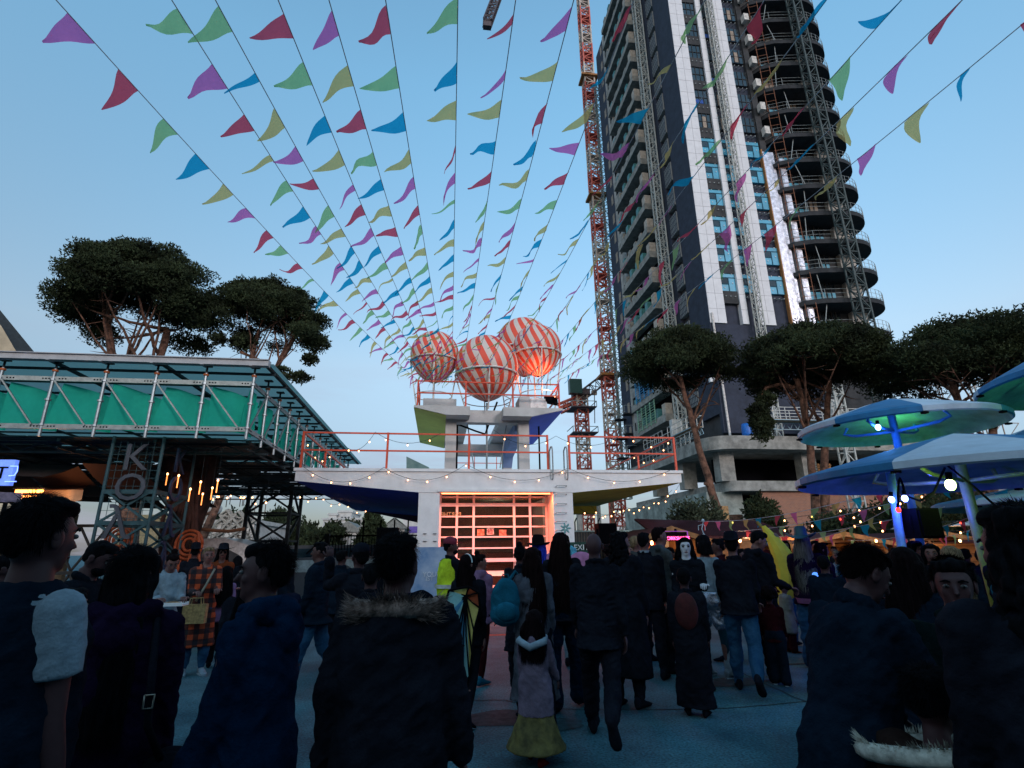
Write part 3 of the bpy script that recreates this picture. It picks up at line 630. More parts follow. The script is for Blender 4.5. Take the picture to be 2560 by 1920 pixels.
    for k, z in enumerate(zf):
        if z < 21: continue
        P = slab_poly(z-.48); o = part('balcony_slab', MB().prism(P, (0,0,.50)), dkslab, T)
        # thicker beam ring
        mb = MB(); Q = [Vector(p)+Vector((0,0,1.5)) for p in P[1:-1]]; 
        mb2 = MB()
        for i in range(len(Q)-1):
            for dz in (0,-.45,-.9): mb2.beam(Q[i]+Vector((0,0,dz)),Q[i+1]+Vector((0,0,dz)),.024)
            mb2.beam(Q[i],Q[i]-Vector((0,0,1.0)),.03)
        part('guard_rail', mb2, M_['steelm'], T)
        # glazing behind
        for (a, b) in ((36.75,38.0),(38.1,39.3),(39.4,40.4)):
            tone = bw if (z < 52 and (k+int(a*2)) % 4 != 1) or (z < 64 and random.random() < .35) else (beige if random.random() < .3 else dg)
            g = part('balcony_door', MB().box(a,b,YC+.7,YC+.9,z+.02,z+FH-.38), dg if tone is bw else tone, T)
            if tone is bw: part('film', MB().box(a+.05,b-.05,YC+.66,YC+.699,z+.1,z+1.7), bw, g)
            mb = MB(); mb.box((a+b)/2-.04,(a+b)/2+.04,YC+.6,YC+.66,z+.03,z+FH-.4); mb.box(a-.06,a,YC+.6,YC+.69,z+.03,z+FH-.4); part('frame', mb, D, g)
        part('pier', MB().box(41.5,43.3,YC+.4,YC+.9,z+.02,z+FH-.33), mat('pale plaster', (.42,.40,.36), .9, .12, 1.2), T)
        part('shore', MB().beam((37.0+.6*(k%3),YC-.9,z+.02),(37.3+.5*(k%2),YC-.9,z+FH-.33),.06), M_['steelm'], T)
        mb = MB()
        for q in range(3): mb.beam((35.5,YC-.55,z+.4+q),(36.6,YC-1.0,z+.4+q),.04)
        mb.beam((35.6,YC-.6,z),(35.6,YC-.6,z+3),.05); mb.beam((36.5,YC-1.0,z),(36.5,YC-1.0,z+3),.05); part('scaffold_bay', mb, mat('rusty tube', (.22,.09,.05), .8), T)
        if k % 1 == 0 and z > 42: part('wrapped_box', MB().box(34.7,35.3,YC-.75,YC-.1,z+.2,z+1.2), mat('pale wrapped box', (.55,.52,.48), .7, .2, 3), T)
    # left face : stepped balconies
    for k, z in enumerate(zf):
        if z < 15: continue
        part('side_slab', MB().box(XC-1.5,XC+.4,53.9,64.0,z-.3,z+.55), C, T, 'raw concrete balcony slab with upstand')
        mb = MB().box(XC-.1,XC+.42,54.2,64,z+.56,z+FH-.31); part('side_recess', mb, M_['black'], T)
        part('ac_box', MB().box(XC-1.4,XC-.6,53.95,54.9,z+.56,z+1.75), mat('beige block', (.42,.36,.30), .8, .15, 3), T)
        for yy in (56.3,58.2,60.3,62.4):
            part('side_unit', MB().box(XC-1.35,XC-.8,yy,yy+.8,z+.56,z+1.2+.5*((k+int(yy))%2)), [M_['conc'],mat('teal window stack', (.06,.20,.20), .5)][(k+int(yy*3))%2], T)
        part('side_wall', MB().box(XC-.3,XC+.42,64.1,67.2,z-.29,z+FH-.31), mat('pale raw wall', (.36,.33,.30), .9, .25, .9), T)
        part('side_window', MB().box(XC-.34,XC-.31,65,66.2,z+.7,z+2.3), M_['black'], T)
        part('dark_fin', MB().box(XC-.2,XC+.41,67.3,71,z-.29,z+FH-.31), CL, T)
        part('fin_window', MB().box(XC-.24,XC-.205,68,68.8,z+.7,z+2.3), beige, T)
        o = part('shutter_window', MB().box(XC-.1,XC+.41,49.0,50.7,z+.3,z+2.75), mat('grey shutter', (.24,.25,.25), .6, .1, 2), T)
        mb = MB()
        for q in range(5): mb.box(XC-.13,XC-.101,49.05+q*.34,49.12+q*.34,z+.32,z+2.73)
        for q in range(4): mb.box(XC-.14,XC-.131,49.0,50.7,z+.6+q*.6,z+.66+q*.6)
        part('bar', mb, CL, o)
    part('side_pilaster', MB().box(XC-.35,XC+.41,52.9,53.88,13.5,ZT), D, T)
    part('side_strip', MB().box(XC-.1,XC+.41,50.75,52.85,13.5,ZT), CL, T)
    # lower side frames with coloured louvres
    for z0, m, nm in ((15.3,mat('green louvres', (.20,.38,.27), .6),'green'),(18.9,mat('blue louvres', (.04,.25,.5), .6),'blue')):
        mb = MB()
        for q in range(9): mb.beam((XC-1.55,56.5,z0+q*.3),(XC-1.55,62.0,z0+q*.3),.06)
        for q in range(5): mb.beam((XC-1.57,56.5+q*1.35,z0-.2),(XC-1.57,56.5+q*1.35,z0+2.6),.09)
        part('louvre_screen', mb, m, T)
    for zz in (13.3,16,18.7): 
        for yy in (66.3,69.6):
            o = part('cage_balcony', MB().box(XC-1.6,XC-.25,yy,yy+1.5,zz,zz+.1), M_['dconc'], T); mb = MB()
            for q in range(5): mb.beam((XC-1.58,yy+q*.36,zz+.1),(XC-1.58,yy+q*.36,zz+1.1),.03)
            mb.beam((XC-1.58,yy,zz+1.1),(XC-1.58,yy+1.5,zz+1.1),.04); mb.beam((XC-1.58,yy,zz+1.1),(XC-.3,yy,zz+1.1),.04); part('cage_rail', mb, M_['steelm'], o)
    # podium
    zs = 10.75
    def rslab(x0, y0, z0, z1, r=1.6, nm='podium_slab'):
        P = [(x0,66)]+[(x0+r-r*math.cos(a), y0+r-r*math.sin(a)) for a in [i*math.pi/16 for i in range(9)]]+[(62,y0),(62,66)]
        return part(nm, MB().prism([(x,y,z0) for x,y in P], (0,0,z1-z0)), C, T)
    rslab(22.6, 42.2, zs-1.15, zs, 2.2); rslab(24.5, 43.4, 6.2, 7.05, .8, 'lower_slab')
    for x, y in ((24.0,43.6),(31.8,43.6),(40,43.6),(48,43.6),(23.6,50.0),(23.6,57.0)):
        part('podium_column', MB().box(x,x+1.35,y,y+1.1,7.05,zs-1.15), C, T)
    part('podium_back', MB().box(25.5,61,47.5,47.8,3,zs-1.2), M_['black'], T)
    part('podium_wall', MB().box(22.9,26.2,44.5,66,0,6.2), mat('weathered plaster', (.25,.27,.24), .9, .3, .7, .3), T)
    part('brick_wall', MB().box(27.6,60,43.8,44.1,2.4,6.2), M_['brick'], T); part('plinth_beam', MB().box(26.2,60,43.7,44.2,1.5,2.39), C, T)
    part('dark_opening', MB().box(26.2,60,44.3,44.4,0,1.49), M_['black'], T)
    p = atY(1587,1300,44.5)
    part('boarded_door', MB().box(23.5,24.7,44.40,44.49,2.2,5.0), mat('chipboard', (.35,.2,.09), .85, .25, 5), T)
    part('door_joint', MB().box(24.08,24.12,44.385,44.399,2.2,5.0), M_['dwood'], T)
    # podium side stair and railing seen on left
    mb = MB()
    for q in range(14): mb.beam((22.7,45+q,zs),(22.7,45+q,zs+1.1),.05)
    for z in (zs+.5,zs+1.1): mb.beam((22.7,44.5,z),(22.7,60,z),.05)
    part('edge_rail', mb, M_['steelm'], T)
    return T
highrise()
def mast(label, p, z0, z1, w_, m, cat='mast climber', name='mast_climber', plat=None):
    T = thing(name, label, cat, (p[0],p[1],z0)); mb = MB(); mb.lattice((p[0],p[1],z0),(p[0],p[1],z1),w_,w_*1.25,w_*.085,side=(1,0,0)); part('lattice_mast', mb, m, T)
    k = 0; z = z0+8
    while z < z1: part('wall_tie', MB().beam((p[0],p[1],z),(p[0]+.5,p[1]+ .9,z),.06) if plat != 'side' else MB().beam((p[0],p[1],z),(p[0]+1.1,p[1]+.3,z),.06), m, T); z += 6.7
    return T
pm_ = mat('pale galvanised lattice', (.42,.43,.40), .6, .1, 3)
def climber(T, c, axis, length):
    c = Vector(c); a = Vector(axis); b = Vector((a.y,-a.x,0)) if a.x > .5 else Vector((-1,0,0)); 
    mb = MB()
    for s in (-1,1):
        q0, q1 = c+a*.7*s, c+a*length*s
        mb.beam(q0, q1, .08); mb.beam(q0-Vector((0,0,.6)), q1-Vector((0,0,.6)), .06); mb.beam(q0+b*1.1, q1+b*1.1, .06)
        n = 8
        for i in range(n): mb.beam(q0.lerp(q1,i/n)-Vector((0,0,.6)), q0.lerp(q1,(i+.5)/n), .045); mb.beam(q0.lerp(q1,(i+.5)/n), q0.lerp(q1,(i+1)/n)-Vector((0,0,.6)), .045)
    part('platform_truss', mb, mat('pale blue steel', (.28,.42,.50), .5, .1, 3), T)
    mb = MB()
    for s in (-1,1):
        q0, q1 = c+a*.7*s, c+a*length*s
        for o_ in (Vector(), b*1.1):
            for h in (.55,1.1): mb.beam(q0+o_+Vector((0,0,h)), q1+o_+Vector((0,0,h)), .05)
            for i in range(6): mb.beam(q0.lerp(q1,i/5)+o_, q0.lerp(q1,i/5)+o_+Vector((0,0,1.1)), .05)
        mb.beam(q1+Vector((0,0,1.1)), q1+b*1.1+Vector((0,0,1.1)), .05)
    part('platform_rail', mb, mat('off white steel', (.5,.5,.48), .5, .1, 3), T)
    for s in (-1,1):
        q0, q1 = c+a*.7*s, c+a*length*s; part('platform_deck', MB().prism([q0, q1, q1+b*1.1, q0+b*1.1], (0,0,.08)), mat('plywood deck', (.30,.22,.15), .9, .2, 4), T)
    part('drive_unit', MB().box(c.x-.55,c.x+.55,c.y-.75,c.y-.1,c.z-.1,c.z+2.0), mat('light grey box', (.5,.5,.48), .6, .1, 4), T)
T1 = mast('slim white lattice mast running up the tower between facade stripes', (30.35,44.3), 10.9, 82, .62, pm_)
T2 = mast('dark lattice mast running up in front of the curved balconies', (40.2,42.6), 10.9, 82, 1.0, mat('dark green steel', (.05,.07,.07), .6, .2, 3))
T3 = mast('pale lattice mast on the side face of the tower beside stepped balconies', (24.7,51.6), 10.9, 82, .85, pm_, plat='side')
T4 = mast('lattice mast at the far rear edge of the tower beside the crane', (25.5,71.7), 8, 80, .85, mat('grey green steel', (.14,.19,.19), .6, .2, 3), plat='side')
T5 = thing('mast_climber', 'work platform on a lattice mast reaching down past the podium slab', 'mast climber', (33.6,41.2,0)); mb = MB(); mb.lattice((34.3,41.2,0),(34.3,41.2,15.3),.85,1.0,.07,side=(1,0,0)); part('lattice_mast', mb, pm_, T5)
climber(T5, (34.3,42.0,11.9), (1,0,0), 6.4)
climber(T3, (23.9,51.6,12.2), (0,1,0), 6.0)
t = thing('barrel', 'blue barrel standing on the concrete podium edge', 'barrel', (26.6,43.0,10.75)); part('drum', MB().lathe([(.01,0),(.42,0),(.45,.3),(.45,.9),(.4,1.2),(.01,1.25)], (26.6,43.0,10.76), 16), mat('blue plastic', (.01,.12,.45), .4), t, smooth=True)
t = thing('pole', 'long pale downpipe standing at the dark corner of the tower', 'pipe', (25.9,44.6,10.8)); part('pipe', MB().tube([(25.95,44.7,10.8),(25.85,44.85,23.5)], .11, 8), mat('pale pipe', (.6,.55,.52), .5), t); part('lamp', MB().box(24.6,25.1,44.5,44.8,16.3,16.7).beam((25.0,44.65,16.5),(25.9,44.7,16.6),.08), M_['white'], t)
for k, (x, z) in enumerate(((33.0,7.06),(34.1,7.06))):
    t = thing('pallet_stack', 'stack of orange brown pallets standing inside the podium%s' % (', nearer the brown pine trunk' if k else ''), 'pallets', (x,44,z), 'pallets in the open podium storey'); 
    for q in range(7): part('pallet', MB().box(x-.45,x+.45,43.6,44.4,z+.23*q,z+.23*q+.05).box(x-.4,x-.25,43.62,44.38,z+.23*q+.05,z+.23*q+.18).box(x+.25,x+.4,43.62,44.38,z+.23*q+.05,z+.23*q+.18), M_['wood'], t)
# scaffold tower at the right edge of the high rise
t = thing('scaffold', 'bare tube scaffold rising beside the curved balconies behind the pines', 'scaffold', (50,44,8)); 
for i in range(5):
    mb = MB(); x = 46.2+i*1.9
    for z in range(6): mb.beam((x,44,11+z*1.8),(x+1.9,44,11+z*1.8),.07); mb.beam((x,44,11+z*1.8),(x+1.9,44,12.8+z*1.8) if z < 5 else (x+1.9,44,11+z*1.8),.05)
    mb.beam((x,44,10),(x,44,20.5-i*.6),.08); mb.beam((x,46,10),(x,46,20.5-i*.6),.08); part('scaffold_bay', mb, mat('scaffold tube tan', (.30,.24,.2), .7), t)
# ================================================================== CRANES
def crane_mast(T, x, y, z0, z1, w_, sect=4.6, plat=()):
    z = z0; i = 0
    while z < z1:
        m = M_['cranered'] if i % 2 else M_['cranewhite']
        mb = MB(); mb.lattice((x,y,z),(x,y,min(z+sect,z1)),w_,w_*.72,w_*.078,side=(1,0,0)); part('mast_section', mb, m, T)
        mb = MB()
        for k in range(3): mb.beam((x-w_*.2,y-w_*.2,z+k*sect/3),(x+w_*.2,y+w_*.1,z+(k+1)*sect/3),w_*.08)
        mb.box(x-w_*.45,x+w_*.45,y-w_*.45,y+w_*.45,z+sect*.5,z+sect*.5+.06)
        part('ladder', mb, m, T); z += sect; i += 1
def crane_one():
    x, y = 25.0, 75.0; T = thing('tower_crane', 'tall red and white tower crane mast tied to the high rise', 'crane', (x,y,0)); crane_mast(T, x, y, 0, 118, 1.75)
    for z in (26.5, 58.5, 84, 108):
        part('tie_collar', MB().box(x-1.5,x+1.6,y-1.4,y+1.4,z,z+.35), mat('rusty orange steel', (.33,.14,.04), .7), T)
        for d in (-.9,.2,1.3): part('tie_arm', MB().tube([(x+1.2,y-.8,z+.2),(x+2.8,71.5,z+.2+d*.5)], .11, 6), M_['cranewhite'], T)
    p = atD(1215,60,70); q = atD(1247,-40,75)
    return T
crane_one()
def crane_jib_far():
    p = atD(1218,58,60); q = atD(1262,-60,66); T = thing('crane_jib', 'dark lattice crane jib tip poking in at the top of the sky', 'crane', p)
    mb = MB(); mb.lattice(p, q, 1.2, 1.1, .09, side=(1,0,0)); part('jib', mb, M_['cranedark'], T); part('jib_end', MB().box(p.x-.6,p.x+.6,p.y-.4,p.y+.4,p.z-.9,p.z+.3), M_['cranedark'], T)
crane_jib_far()
def crane_two():
    c = atD(1452,1000,93); x, y = c.x, c.y; T = thing('tower_crane', 'smaller luffing crane with green cab behind the diving tower', 'crane', (x,y,0)); z1 = atD(1452,985,93).z; crane_mast(T, x, y, 0, z1, 1.9, 4.2)
    k = atD(1433,976,93); part('cab', MB().box(k.x-1.2,k.x+1.0,y-2.2,y-.8,k.z-1.2,k.z+1.4), mat('dark green cab', (.03,.08,.07), .4), T)
    a = atD(1398,1022,93); b = atD(1540,925,93); mb = MB(); mb.lattice(c+Vector((0,0,.6)), b, 1.6, 1.4, .12); part('jib', mb, M_['cranedark'], T)
    mb = MB(); mb.lattice(c+Vector((0,0,.0)), a, 1.6, 1.5, .14); mb.beam(c, a, 1.0, .6); part('counter_jib', mb, M_['cranered'], T)
    part('slewing_ring', MB().box(x-1.4,x+1.4,y-1.4,y+1.4,z1-.4,z1+.6), M_['cranedark'], T)
    for yy in (1025, 1088): 
        z = atD(1452,yy,93).z; part('work_platform', MB().box(x-2.2,x+2.2,y-2.2,y+2.2,z,z+.2), M_['cranedark'], T); mb = MB()
        for s in (-1,1):
            mb.beam((x+2.2*s,y-2.2,z+1.1),(x+2.2*s,y+2.2,z+1.1),.1); mb.beam((x+2.2*s,y-2.2,z+.1),(x+2.2*s,y-2.2,z+1.1),.1)
        mb.beam((x-2.2,y-2.2,z+1.1),(x+2.2,y-2.2,z+1.1),.1); part('platform_rail', mb, M_['steelm'], T)
    h = atD(1486,983,93); h2 = atD(1487,1058,93); part('hoist_rope', MB().beam(h, h2, .12), M_['cranedark'], T); part('hook_block', MB().box(h.x-.5,h.x+.4,h.y-.3,h.y+.3,h.z-.3,h.z+.4), M_['cranewhite'], T)
crane_two()
# concrete pillars and fence of the site seen under the right wing
for px_, w_, lab in ((1449,30,'pale round concrete pillar behind the site fence'),(1498,20,'slimmer grey pillar in front of the red crane base'),(1532,16,'brown pillar inside the red crane base')):
    p = atD(px_,1300,40 if w_ > 16 else 60); r = pxm(w_/2*.5, p); t = thing('pillar', lab, 'pillar', (p.x,p.y,0)); top = atD(px_,1235,40 if w_ > 16 else 60).z
    part('shaft', MB().lathe([(r,0),(r,top)], (p.x,p.y,0), 20), M_['conc'] if w_ > 16 else M_['bark'], t, smooth=True)
# ================================================================== TREES
def foliage(name, clumps, n, size, m, parent, label=None, seed=1, flat=.5):
    g = np.random.default_rng(seed); C = np.array([c[0] for c in clumps], float); Rr = np.array([c[1] for c in clumps], float)
    wgt = (Rr[:,0]*Rr[:,1]*Rr[:,2])**.7; wgt /= wgt.sum(); idx = g.choice(len(C), n, p=wgt)
    d = g.normal(size=(n,3)); d /= np.linalg.norm(d, axis=1)[:,None]; d[:,2] = np.abs(d[:,2])*np.where(g.random(n) < .78, 1, -1)
    rad = g.random(n)**.42
    # lumpy surface
    lump = 1+.13*np.sin(d[:,0]*7+idx*1.3)+.13*np.sin(d[:,1]*8+idx)+.1*np.sin(d[:,2]*9)
    P = C[idx]+d*Rr[idx]*(rad*lump)[:,None]
    ax = g.normal(size=(n,3)); ax[:,2] += .55; ax += d*.9; ax /= np.linalg.norm(ax, axis=1)[:,None]
    sd_ = np.cross(ax, g.normal(size=(n,3))); sd_ /= np.linalg.norm(sd_, axis=1)[:,None]
    s = size*(.6+.8*g.random(n))[:,None]; sd2 = np.cross(ax, sd_)
    v = np.stack([P-sd_*s*.32, P+sd_*s*.32, P+ax*s, P-sd2*s*.32, P+sd2*s*.32, P+ax*s*1.05+sd_*s*.25], 1).reshape(-1,3)
    me = bpy.data.meshes.new(name); me.vertices.add(6*n); me.vertices.foreach_set('co', v.ravel()); me.loops.add(6*n); me.loops.foreach_set('vertex_index', np.arange(6*n)); me.polygons.add(2*n); me.polygons.foreach_set('loop_start', np.arange(2*n)*3); me.update(calc_edges=True)
    o = link(name, me, m, parent)
    if label: o['label'] = label
    return o
def umbrella_pine(label, base, top_z, crown_z, R_, lean, seed, trunk_h=None, forks=((0,0),), n=26000, off=(0,0), size=.17, holes=.0, tr=.3, rx=1.0):
    g = random.Random(seed); T = thing('pine_tree', label, 'tree', base, 'umbrella pines around the square')
    b = Vector(base); c = Vector((b.x+off[0], b.y+off[1], crown_z)); H = top_z-crown_z
    clumps = []
    for i in range(120):
        r = math.sqrt(g.random())*.88; a = g.random()*6.283
        if g.random() < holes and r > .2 and i % 3: continue
        dome = math.sqrt(max(0, 1-r*r)); lo = -.06 if r > .62 else .22
        z = H*(lo+(dome*.86-lo)*g.random()**.45)
        cr_ = R_*g.uniform(.15,.25); clumps.append(((c.x+r*R_*rx*math.cos(a), c.y+r*R_*math.sin(a), crown_z+z), (cr_*1.2, cr_*1.1, min(cr_*.7, H*.2))))
    foliage('crown', clumps, n, size, M_['leaf'], T, seed=seed)
    # trunks and limbs
    for fi, (fx, fy) in enumerate(forks):
        mb = MB(); P = [b, b.lerp(c, .35)+Vector((g.uniform(-.2,.2)+fx*.5, 0, 0)), b.lerp(c, .72)+Vector((fx,fy,0)), Vector((c.x+fx*2.2, c.y+fy*2, crown_z+.1*H))]
        pts = []
        for i in range(3):
            for s in range(5): pts.append(P[i].lerp(P[i+1], s/5)+Vector((g.uniform(-.04,.04),g.uniform(-.04,.04),0)))
        pts.append(P[3]); rr = [tr*(1-.55*i/len(pts))*g.uniform(.95,1.06) for i in range(len(pts))]
        mb.tube(pts, rr, 12); part('trunk', mb, M_['bark'], T, smooth=True)
        for k in range(8):
            q = g.choice(clumps)[0]; st = pts[g.randint(10, 15)]; m1 = Vector(st).lerp(Vector(q), .5)+Vector((0,0,-.12*R_*g.random())); mb = MB()
            bz = [Vector(st)*(1-t)**2+m1*2*t*(1-t)+Vector(q)*t*t+Vector((g.uniform(-.05,.05),)*3) for t in [i/8 for i in range(9)]]
            mb.tube(bz, [tr*.30*(1-.85*i/8) for i in range(9)], 7)
            for tw in range(5):
                s0 = bz[g.randint(3,7)]; e = s0+Vector((g.uniform(-1,1),g.uniform(-1,1),g.uniform(-.5,.6)))*R_*.24; mb.tube([s0, s0.lerp(e,.5)+Vector((0,0,g.uniform(-.1,.1))), e], [.035,.02,.008], 4)
            part('limb', mb, M_['bark'], T, smooth=True)
    for k in range(2):
        p = b.lerp(c, .25+.2*k); part('cut_branch', MB().tube([p, p+Vector((tr*1.3*(-1)**k, -.15, .12))], .09, 8), M_['bark'], T)
    return T
def gz(p): return (p.x, p.y, 0)
A = atD(425,905,40); a_l = atD(122,700,40); a_r = atD(565,740,40); zt = atD(350,600,40).z; zb_ = atD(350,845,40).z
umbrella_pine('largest umbrella pine, broad dark dome left behind the scaffold canopy', gz(A), zt, zb_, 4.7, 0, 11, forks=((-.8,0),(.75,.2)), off=((a_l.x+a_r.x)/2-A.x, (a_l.y+a_r.y)/2-A.y), n=105000, size=.135, tr=.42, holes=.25)
B = atD(545,905,38); b_l = atD(505,800,38); b_r = atD(812,800,38); zt = atD(640,695,38).z; zb_ = atD(680,850,38).z
umbrella_pine('lopsided umbrella pine with open gaps, nearest the diving tower', gz(B), zt, zb_-.2, 3.7, 0, 23, forks=((.9,0),(-.2,0)), off=((b_l.x+b_r.x)/2-B.x, (b_l.y+b_r.y)/2-B.y), n=46000, size=.13, tr=.26, holes=.45)
# hanging spray at right of B
q = atD(745,945,37.5); t_ = [o for o in COL.objects if o.name.startswith('pine_tree')][-1]
foliage('low_spray', [(q,(.9,.7,.35)),(atD(700,925,37.5),(.6,.5,.2)),(atD(790,860,38),(.9,.8,.7)),(atD(775,900,38),(.6,.6,.4)),(atD(610,860,38),(.9,.9,.6)),(atD(545,850,38),(.5,.5,.5))], 4200, .17, M_['leaf'], t_, seed=5)
part('limb', MB().tube([atD(600,880,38),atD(650,900,37.8),atD(690,925,37.6),atD(750,950,37.5)], [.1,.08,.05,.02], 6), M_['bark'], t_)
def rtree(label, pb, pl, pr, pt, zlow, D, seed, forks, n, R_, tr, holes=.1, size=.11):
    B = atD(*pb, D); l = atD(*pl, D); r = atD(*pr, D); c = (l+r)/2; umbrella_pine(label, (B.x, B.y, 0), atD(*pt, D).z, atD(*zlow, D).z, R_, 0, seed, forks=forks, off=(c.x-B.x, c.y-B.y), n=int(n*1.25), tr=tr*.9, holes=holes, size=size)
rtree('umbrella pine with a single bare leaning trunk, beside the white deck', (1822,1318), (1560,880), (1835,860), (1715,824), (1700,960), 30, 31, ((0,0),), 38000, 3.05, .27)
rtree('widest right hand umbrella pine with forked trunk in front of the tower', (2045,1318), (1845,880), (2205,880), (2030,814), (2000,970), 31, 41, ((-.35,0),(.5,0)), 52000, 3.6, .28)
rtree('umbrella pine at the right edge behind the blue umbrellas', (2425,1200), (2215,880), (2660,870), (2450,800), (2440,975), 33, 51, ((-.6,0),(.7,.2)), 52000, 4.8, .30, .2)
t = [o for o in COL.objects if o.name.startswith('pine_tree') and 'widest' in o['label']][0]
foliage('hanging_branch', [(atD(1905,1065,29.5),(.55,.5,.9)),(atD(1895,1030,29.5),(.5,.4,.4)),(atD(1915,1000,29.8),(.5,.4,.4))], 4500, .14, M_['leaf'], t, seed=8)
part('limb', MB().tube([atD(1985,970,30.3),atD(1950,960,30),atD(1915,970,29.8),atD(1895,1000,29.6),atD(1890,1030,29.5)], [.13,.1,.08,.06,.03], 7), M_['bark'], t)
def bush(label, px_, py, D, rx_, rz_, seed, n=9000, m='leaf2', size=.14, name='bush'):
    p = atD(px_, py, D); T = thing(name, label, 'bush', (p.x,p.y,0), None); g = random.Random(seed); cl = []
    for i in range(16): cl.append(((p.x+g.uniform(-1,1)*rx_*.7, p.y+g.uniform(-.6,.6)*rx_*.5, p.z*g.uniform(.2,.80)), (rx_*.42, rx_*.4, rz_*.3)))
    foliage('foliage', cl, n, size, M_[m], T, seed=seed)
    for k in range(5): q = cl[k][0]; part('stem', MB().tube([(p.x+g.uniform(-.2,.2),p.y,0),(p.x*.5+q[0]*.5,p.y,q[2]*.5),q], [.08,.05,.02], 6), M_['bark'], T)
    return T
bush('feathery grey green shrub against the plaster podium wall', 1740, 1255, 27, 1.5, 3.2, 3, 11000)
bush('dark dense shrub just right of the leaning pine trunk', 1880, 1245, 28, 1.35, 3.2, 4, 12000, 'leaf')
bush('dark shrub below the blue umbrellas behind the chalets', 2150, 1270, 30, 2.6, 2.6, 6, 12000, 'leaf')
bush('dark hedge like shrub behind the right hand chalets', 2330, 1240, 30, 3.2, 3.4, 7, 16000, 'leaf')
bush('dark shrub at the far right behind the chalets', 2500, 1230, 28, 3.2, 3.6, 9, 16000, 'leaf')
p = atD(1845,1335,29); t = thing('tree_stump', 'short sawn tree stump beside the leaning pine trunk', 'tree stump', (p.x,p.y,0)); part('stump', MB().tube([(p.x,p.y,0),(p.x,p.y,1.5),(p.x+.02,p.y,atD(1845,1287,29).z)], [.36,.33,.31], 12), M_['bark'], t)
# ================================================================== THINGS UNDER AND AROUND THE SCAFFOLD CANOPY
brownc = mat('brown drape cloth', (.045,.026,.022), .9, .15, 1.2)
def drapes():
    for k, (xa, xb, ya, yb) in enumerate(((-40,60,1180,1238),(60,215,1146,1228),(150,300,1140,1228))):
        t = None
    t = thing('hanging_drape', 'brown cloth strips hung in waves under the scaffold roof at left', 'drapes', (-12,16,3.5))
    for k in range(5):
        x0 = -15.6+k*1.75; mb = MB(); vs = []
        for i in range(12):
            y = 13.6+i*.55; z = 3.85-.55*abs(math.sin(i*.5+k*.7))-.02*i
            vs += [(x0,y,z),(x0+1.35,y,z-.05)]
        mb.add(vs, [(2*i,2*i+1,2*i+3,2*i+2) for i in range(11)]); mb.add([(v[0],v[1],v[2]+.01) for v in vs], [(2*i+2,2*i+3,2*i+1,2*i) for i in range(11)])
        part('cloth_strip', mb, brownc, t, smooth=True)
    bm_ = mat('beige canvas', (.30,.26,.19), .9, .12, 2)
    t = thing('awning', 'beige canvas awning valance at the left under the drapes', 'awning', (-9,15,2.9)); a = atY(92,1226,15); b = atY(206,1224,15); c = atY(203,1252,15); d = atY(98,1256,15)
    mb = MB(); n = 14; vs = []
    for i in range(n+1):
        u = i/n; p = a.lerp(b,u); q = d.lerp(c,u); wv = .05*math.sin(u*14); vs += [p+Vector((0,wv,0)), q+Vector((0,wv-.05,.03*math.sin(u*20)))]
    mb.add(vs, [(2*i,2*i+1,2*i+3,2*i+2) for i in range(n)]); part('valance', mb, bm_, t, smooth=True)
    part('awning_top', MB().prism([a,b,b+Vector((-1.3,3,.7)),a+Vector((-1.3,3,.7))],(0,0,.02)), brownc, t)
    e0 = atY(0,1222,14); e1 = atY(54,1232,14); e2 = atY(52,1256,14); e3 = atY(0,1250,14); t = thing('table_cloth', 'grey violet cloth hanging beside the beige valance', 'cloth', e0); mb = MB(); mb.prism([e0+Vector((-2,0,0)),e1,e2,e3+Vector((-2,0,0))],(0,.03,0)); part('cloth', mb, mat('grey violet cloth', (.16,.15,.22), .9), t)
    for k, (x, y, l_) in enumerate(((72,1228,.3),(80,1243,.2),(20,1325,.2))):
        p = atY(x,y,14.6); t = thing('heater', ['glowing orange heater strip left of the beige valance','smaller orange heater glow below the first strip','small orange glow behind the dark haired man'][k], 'heater', p); part('element', MB().box(p.x-l_,p.x+l_,p.y,p.y+.04,p.z-.035,p.z+.035), mat('orange heater', (1,.4,.1), emit=(1,.25,.05), es=5), t); part('hood', MB().box(p.x-l_-.05,p.x+l_+.05,p.y-.02,p.y+.2,p.z+.05,p.z+.08), M_['dsteel'], t)
    lamp('heater_lamp', 'POINT', atY(80,1245,14.2), 25, (1,.4,.15), .2)
    # beige wall and black truss work behind
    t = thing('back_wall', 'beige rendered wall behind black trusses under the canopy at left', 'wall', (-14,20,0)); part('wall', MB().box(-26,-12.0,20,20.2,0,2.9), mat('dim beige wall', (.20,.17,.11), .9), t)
    t = thing('truss_fence', 'black criss cross truss fence in front of the beige wall', 'truss', (-13,17,0)); mb = MB()
    for i in range(9):
        x = -16+i*.75; mb.beam((x,17,0),(x+.75,17,1.1),.06); mb.beam((x+.75,17,0),(x,17,1.1),.06); mb.beam((x,17,1.2),(x+.75,17,2.4),.05); mb.beam((x+.75,17,1.2),(x,17,2.4),.05)
    mb.beam((-16,17,1.15),(-9.2,17,1.15),.09); mb.beam((-16,17,2.4),(-9.2,17,2.4),.08); part('truss', mb, M_['dsteel'], t)
drapes()
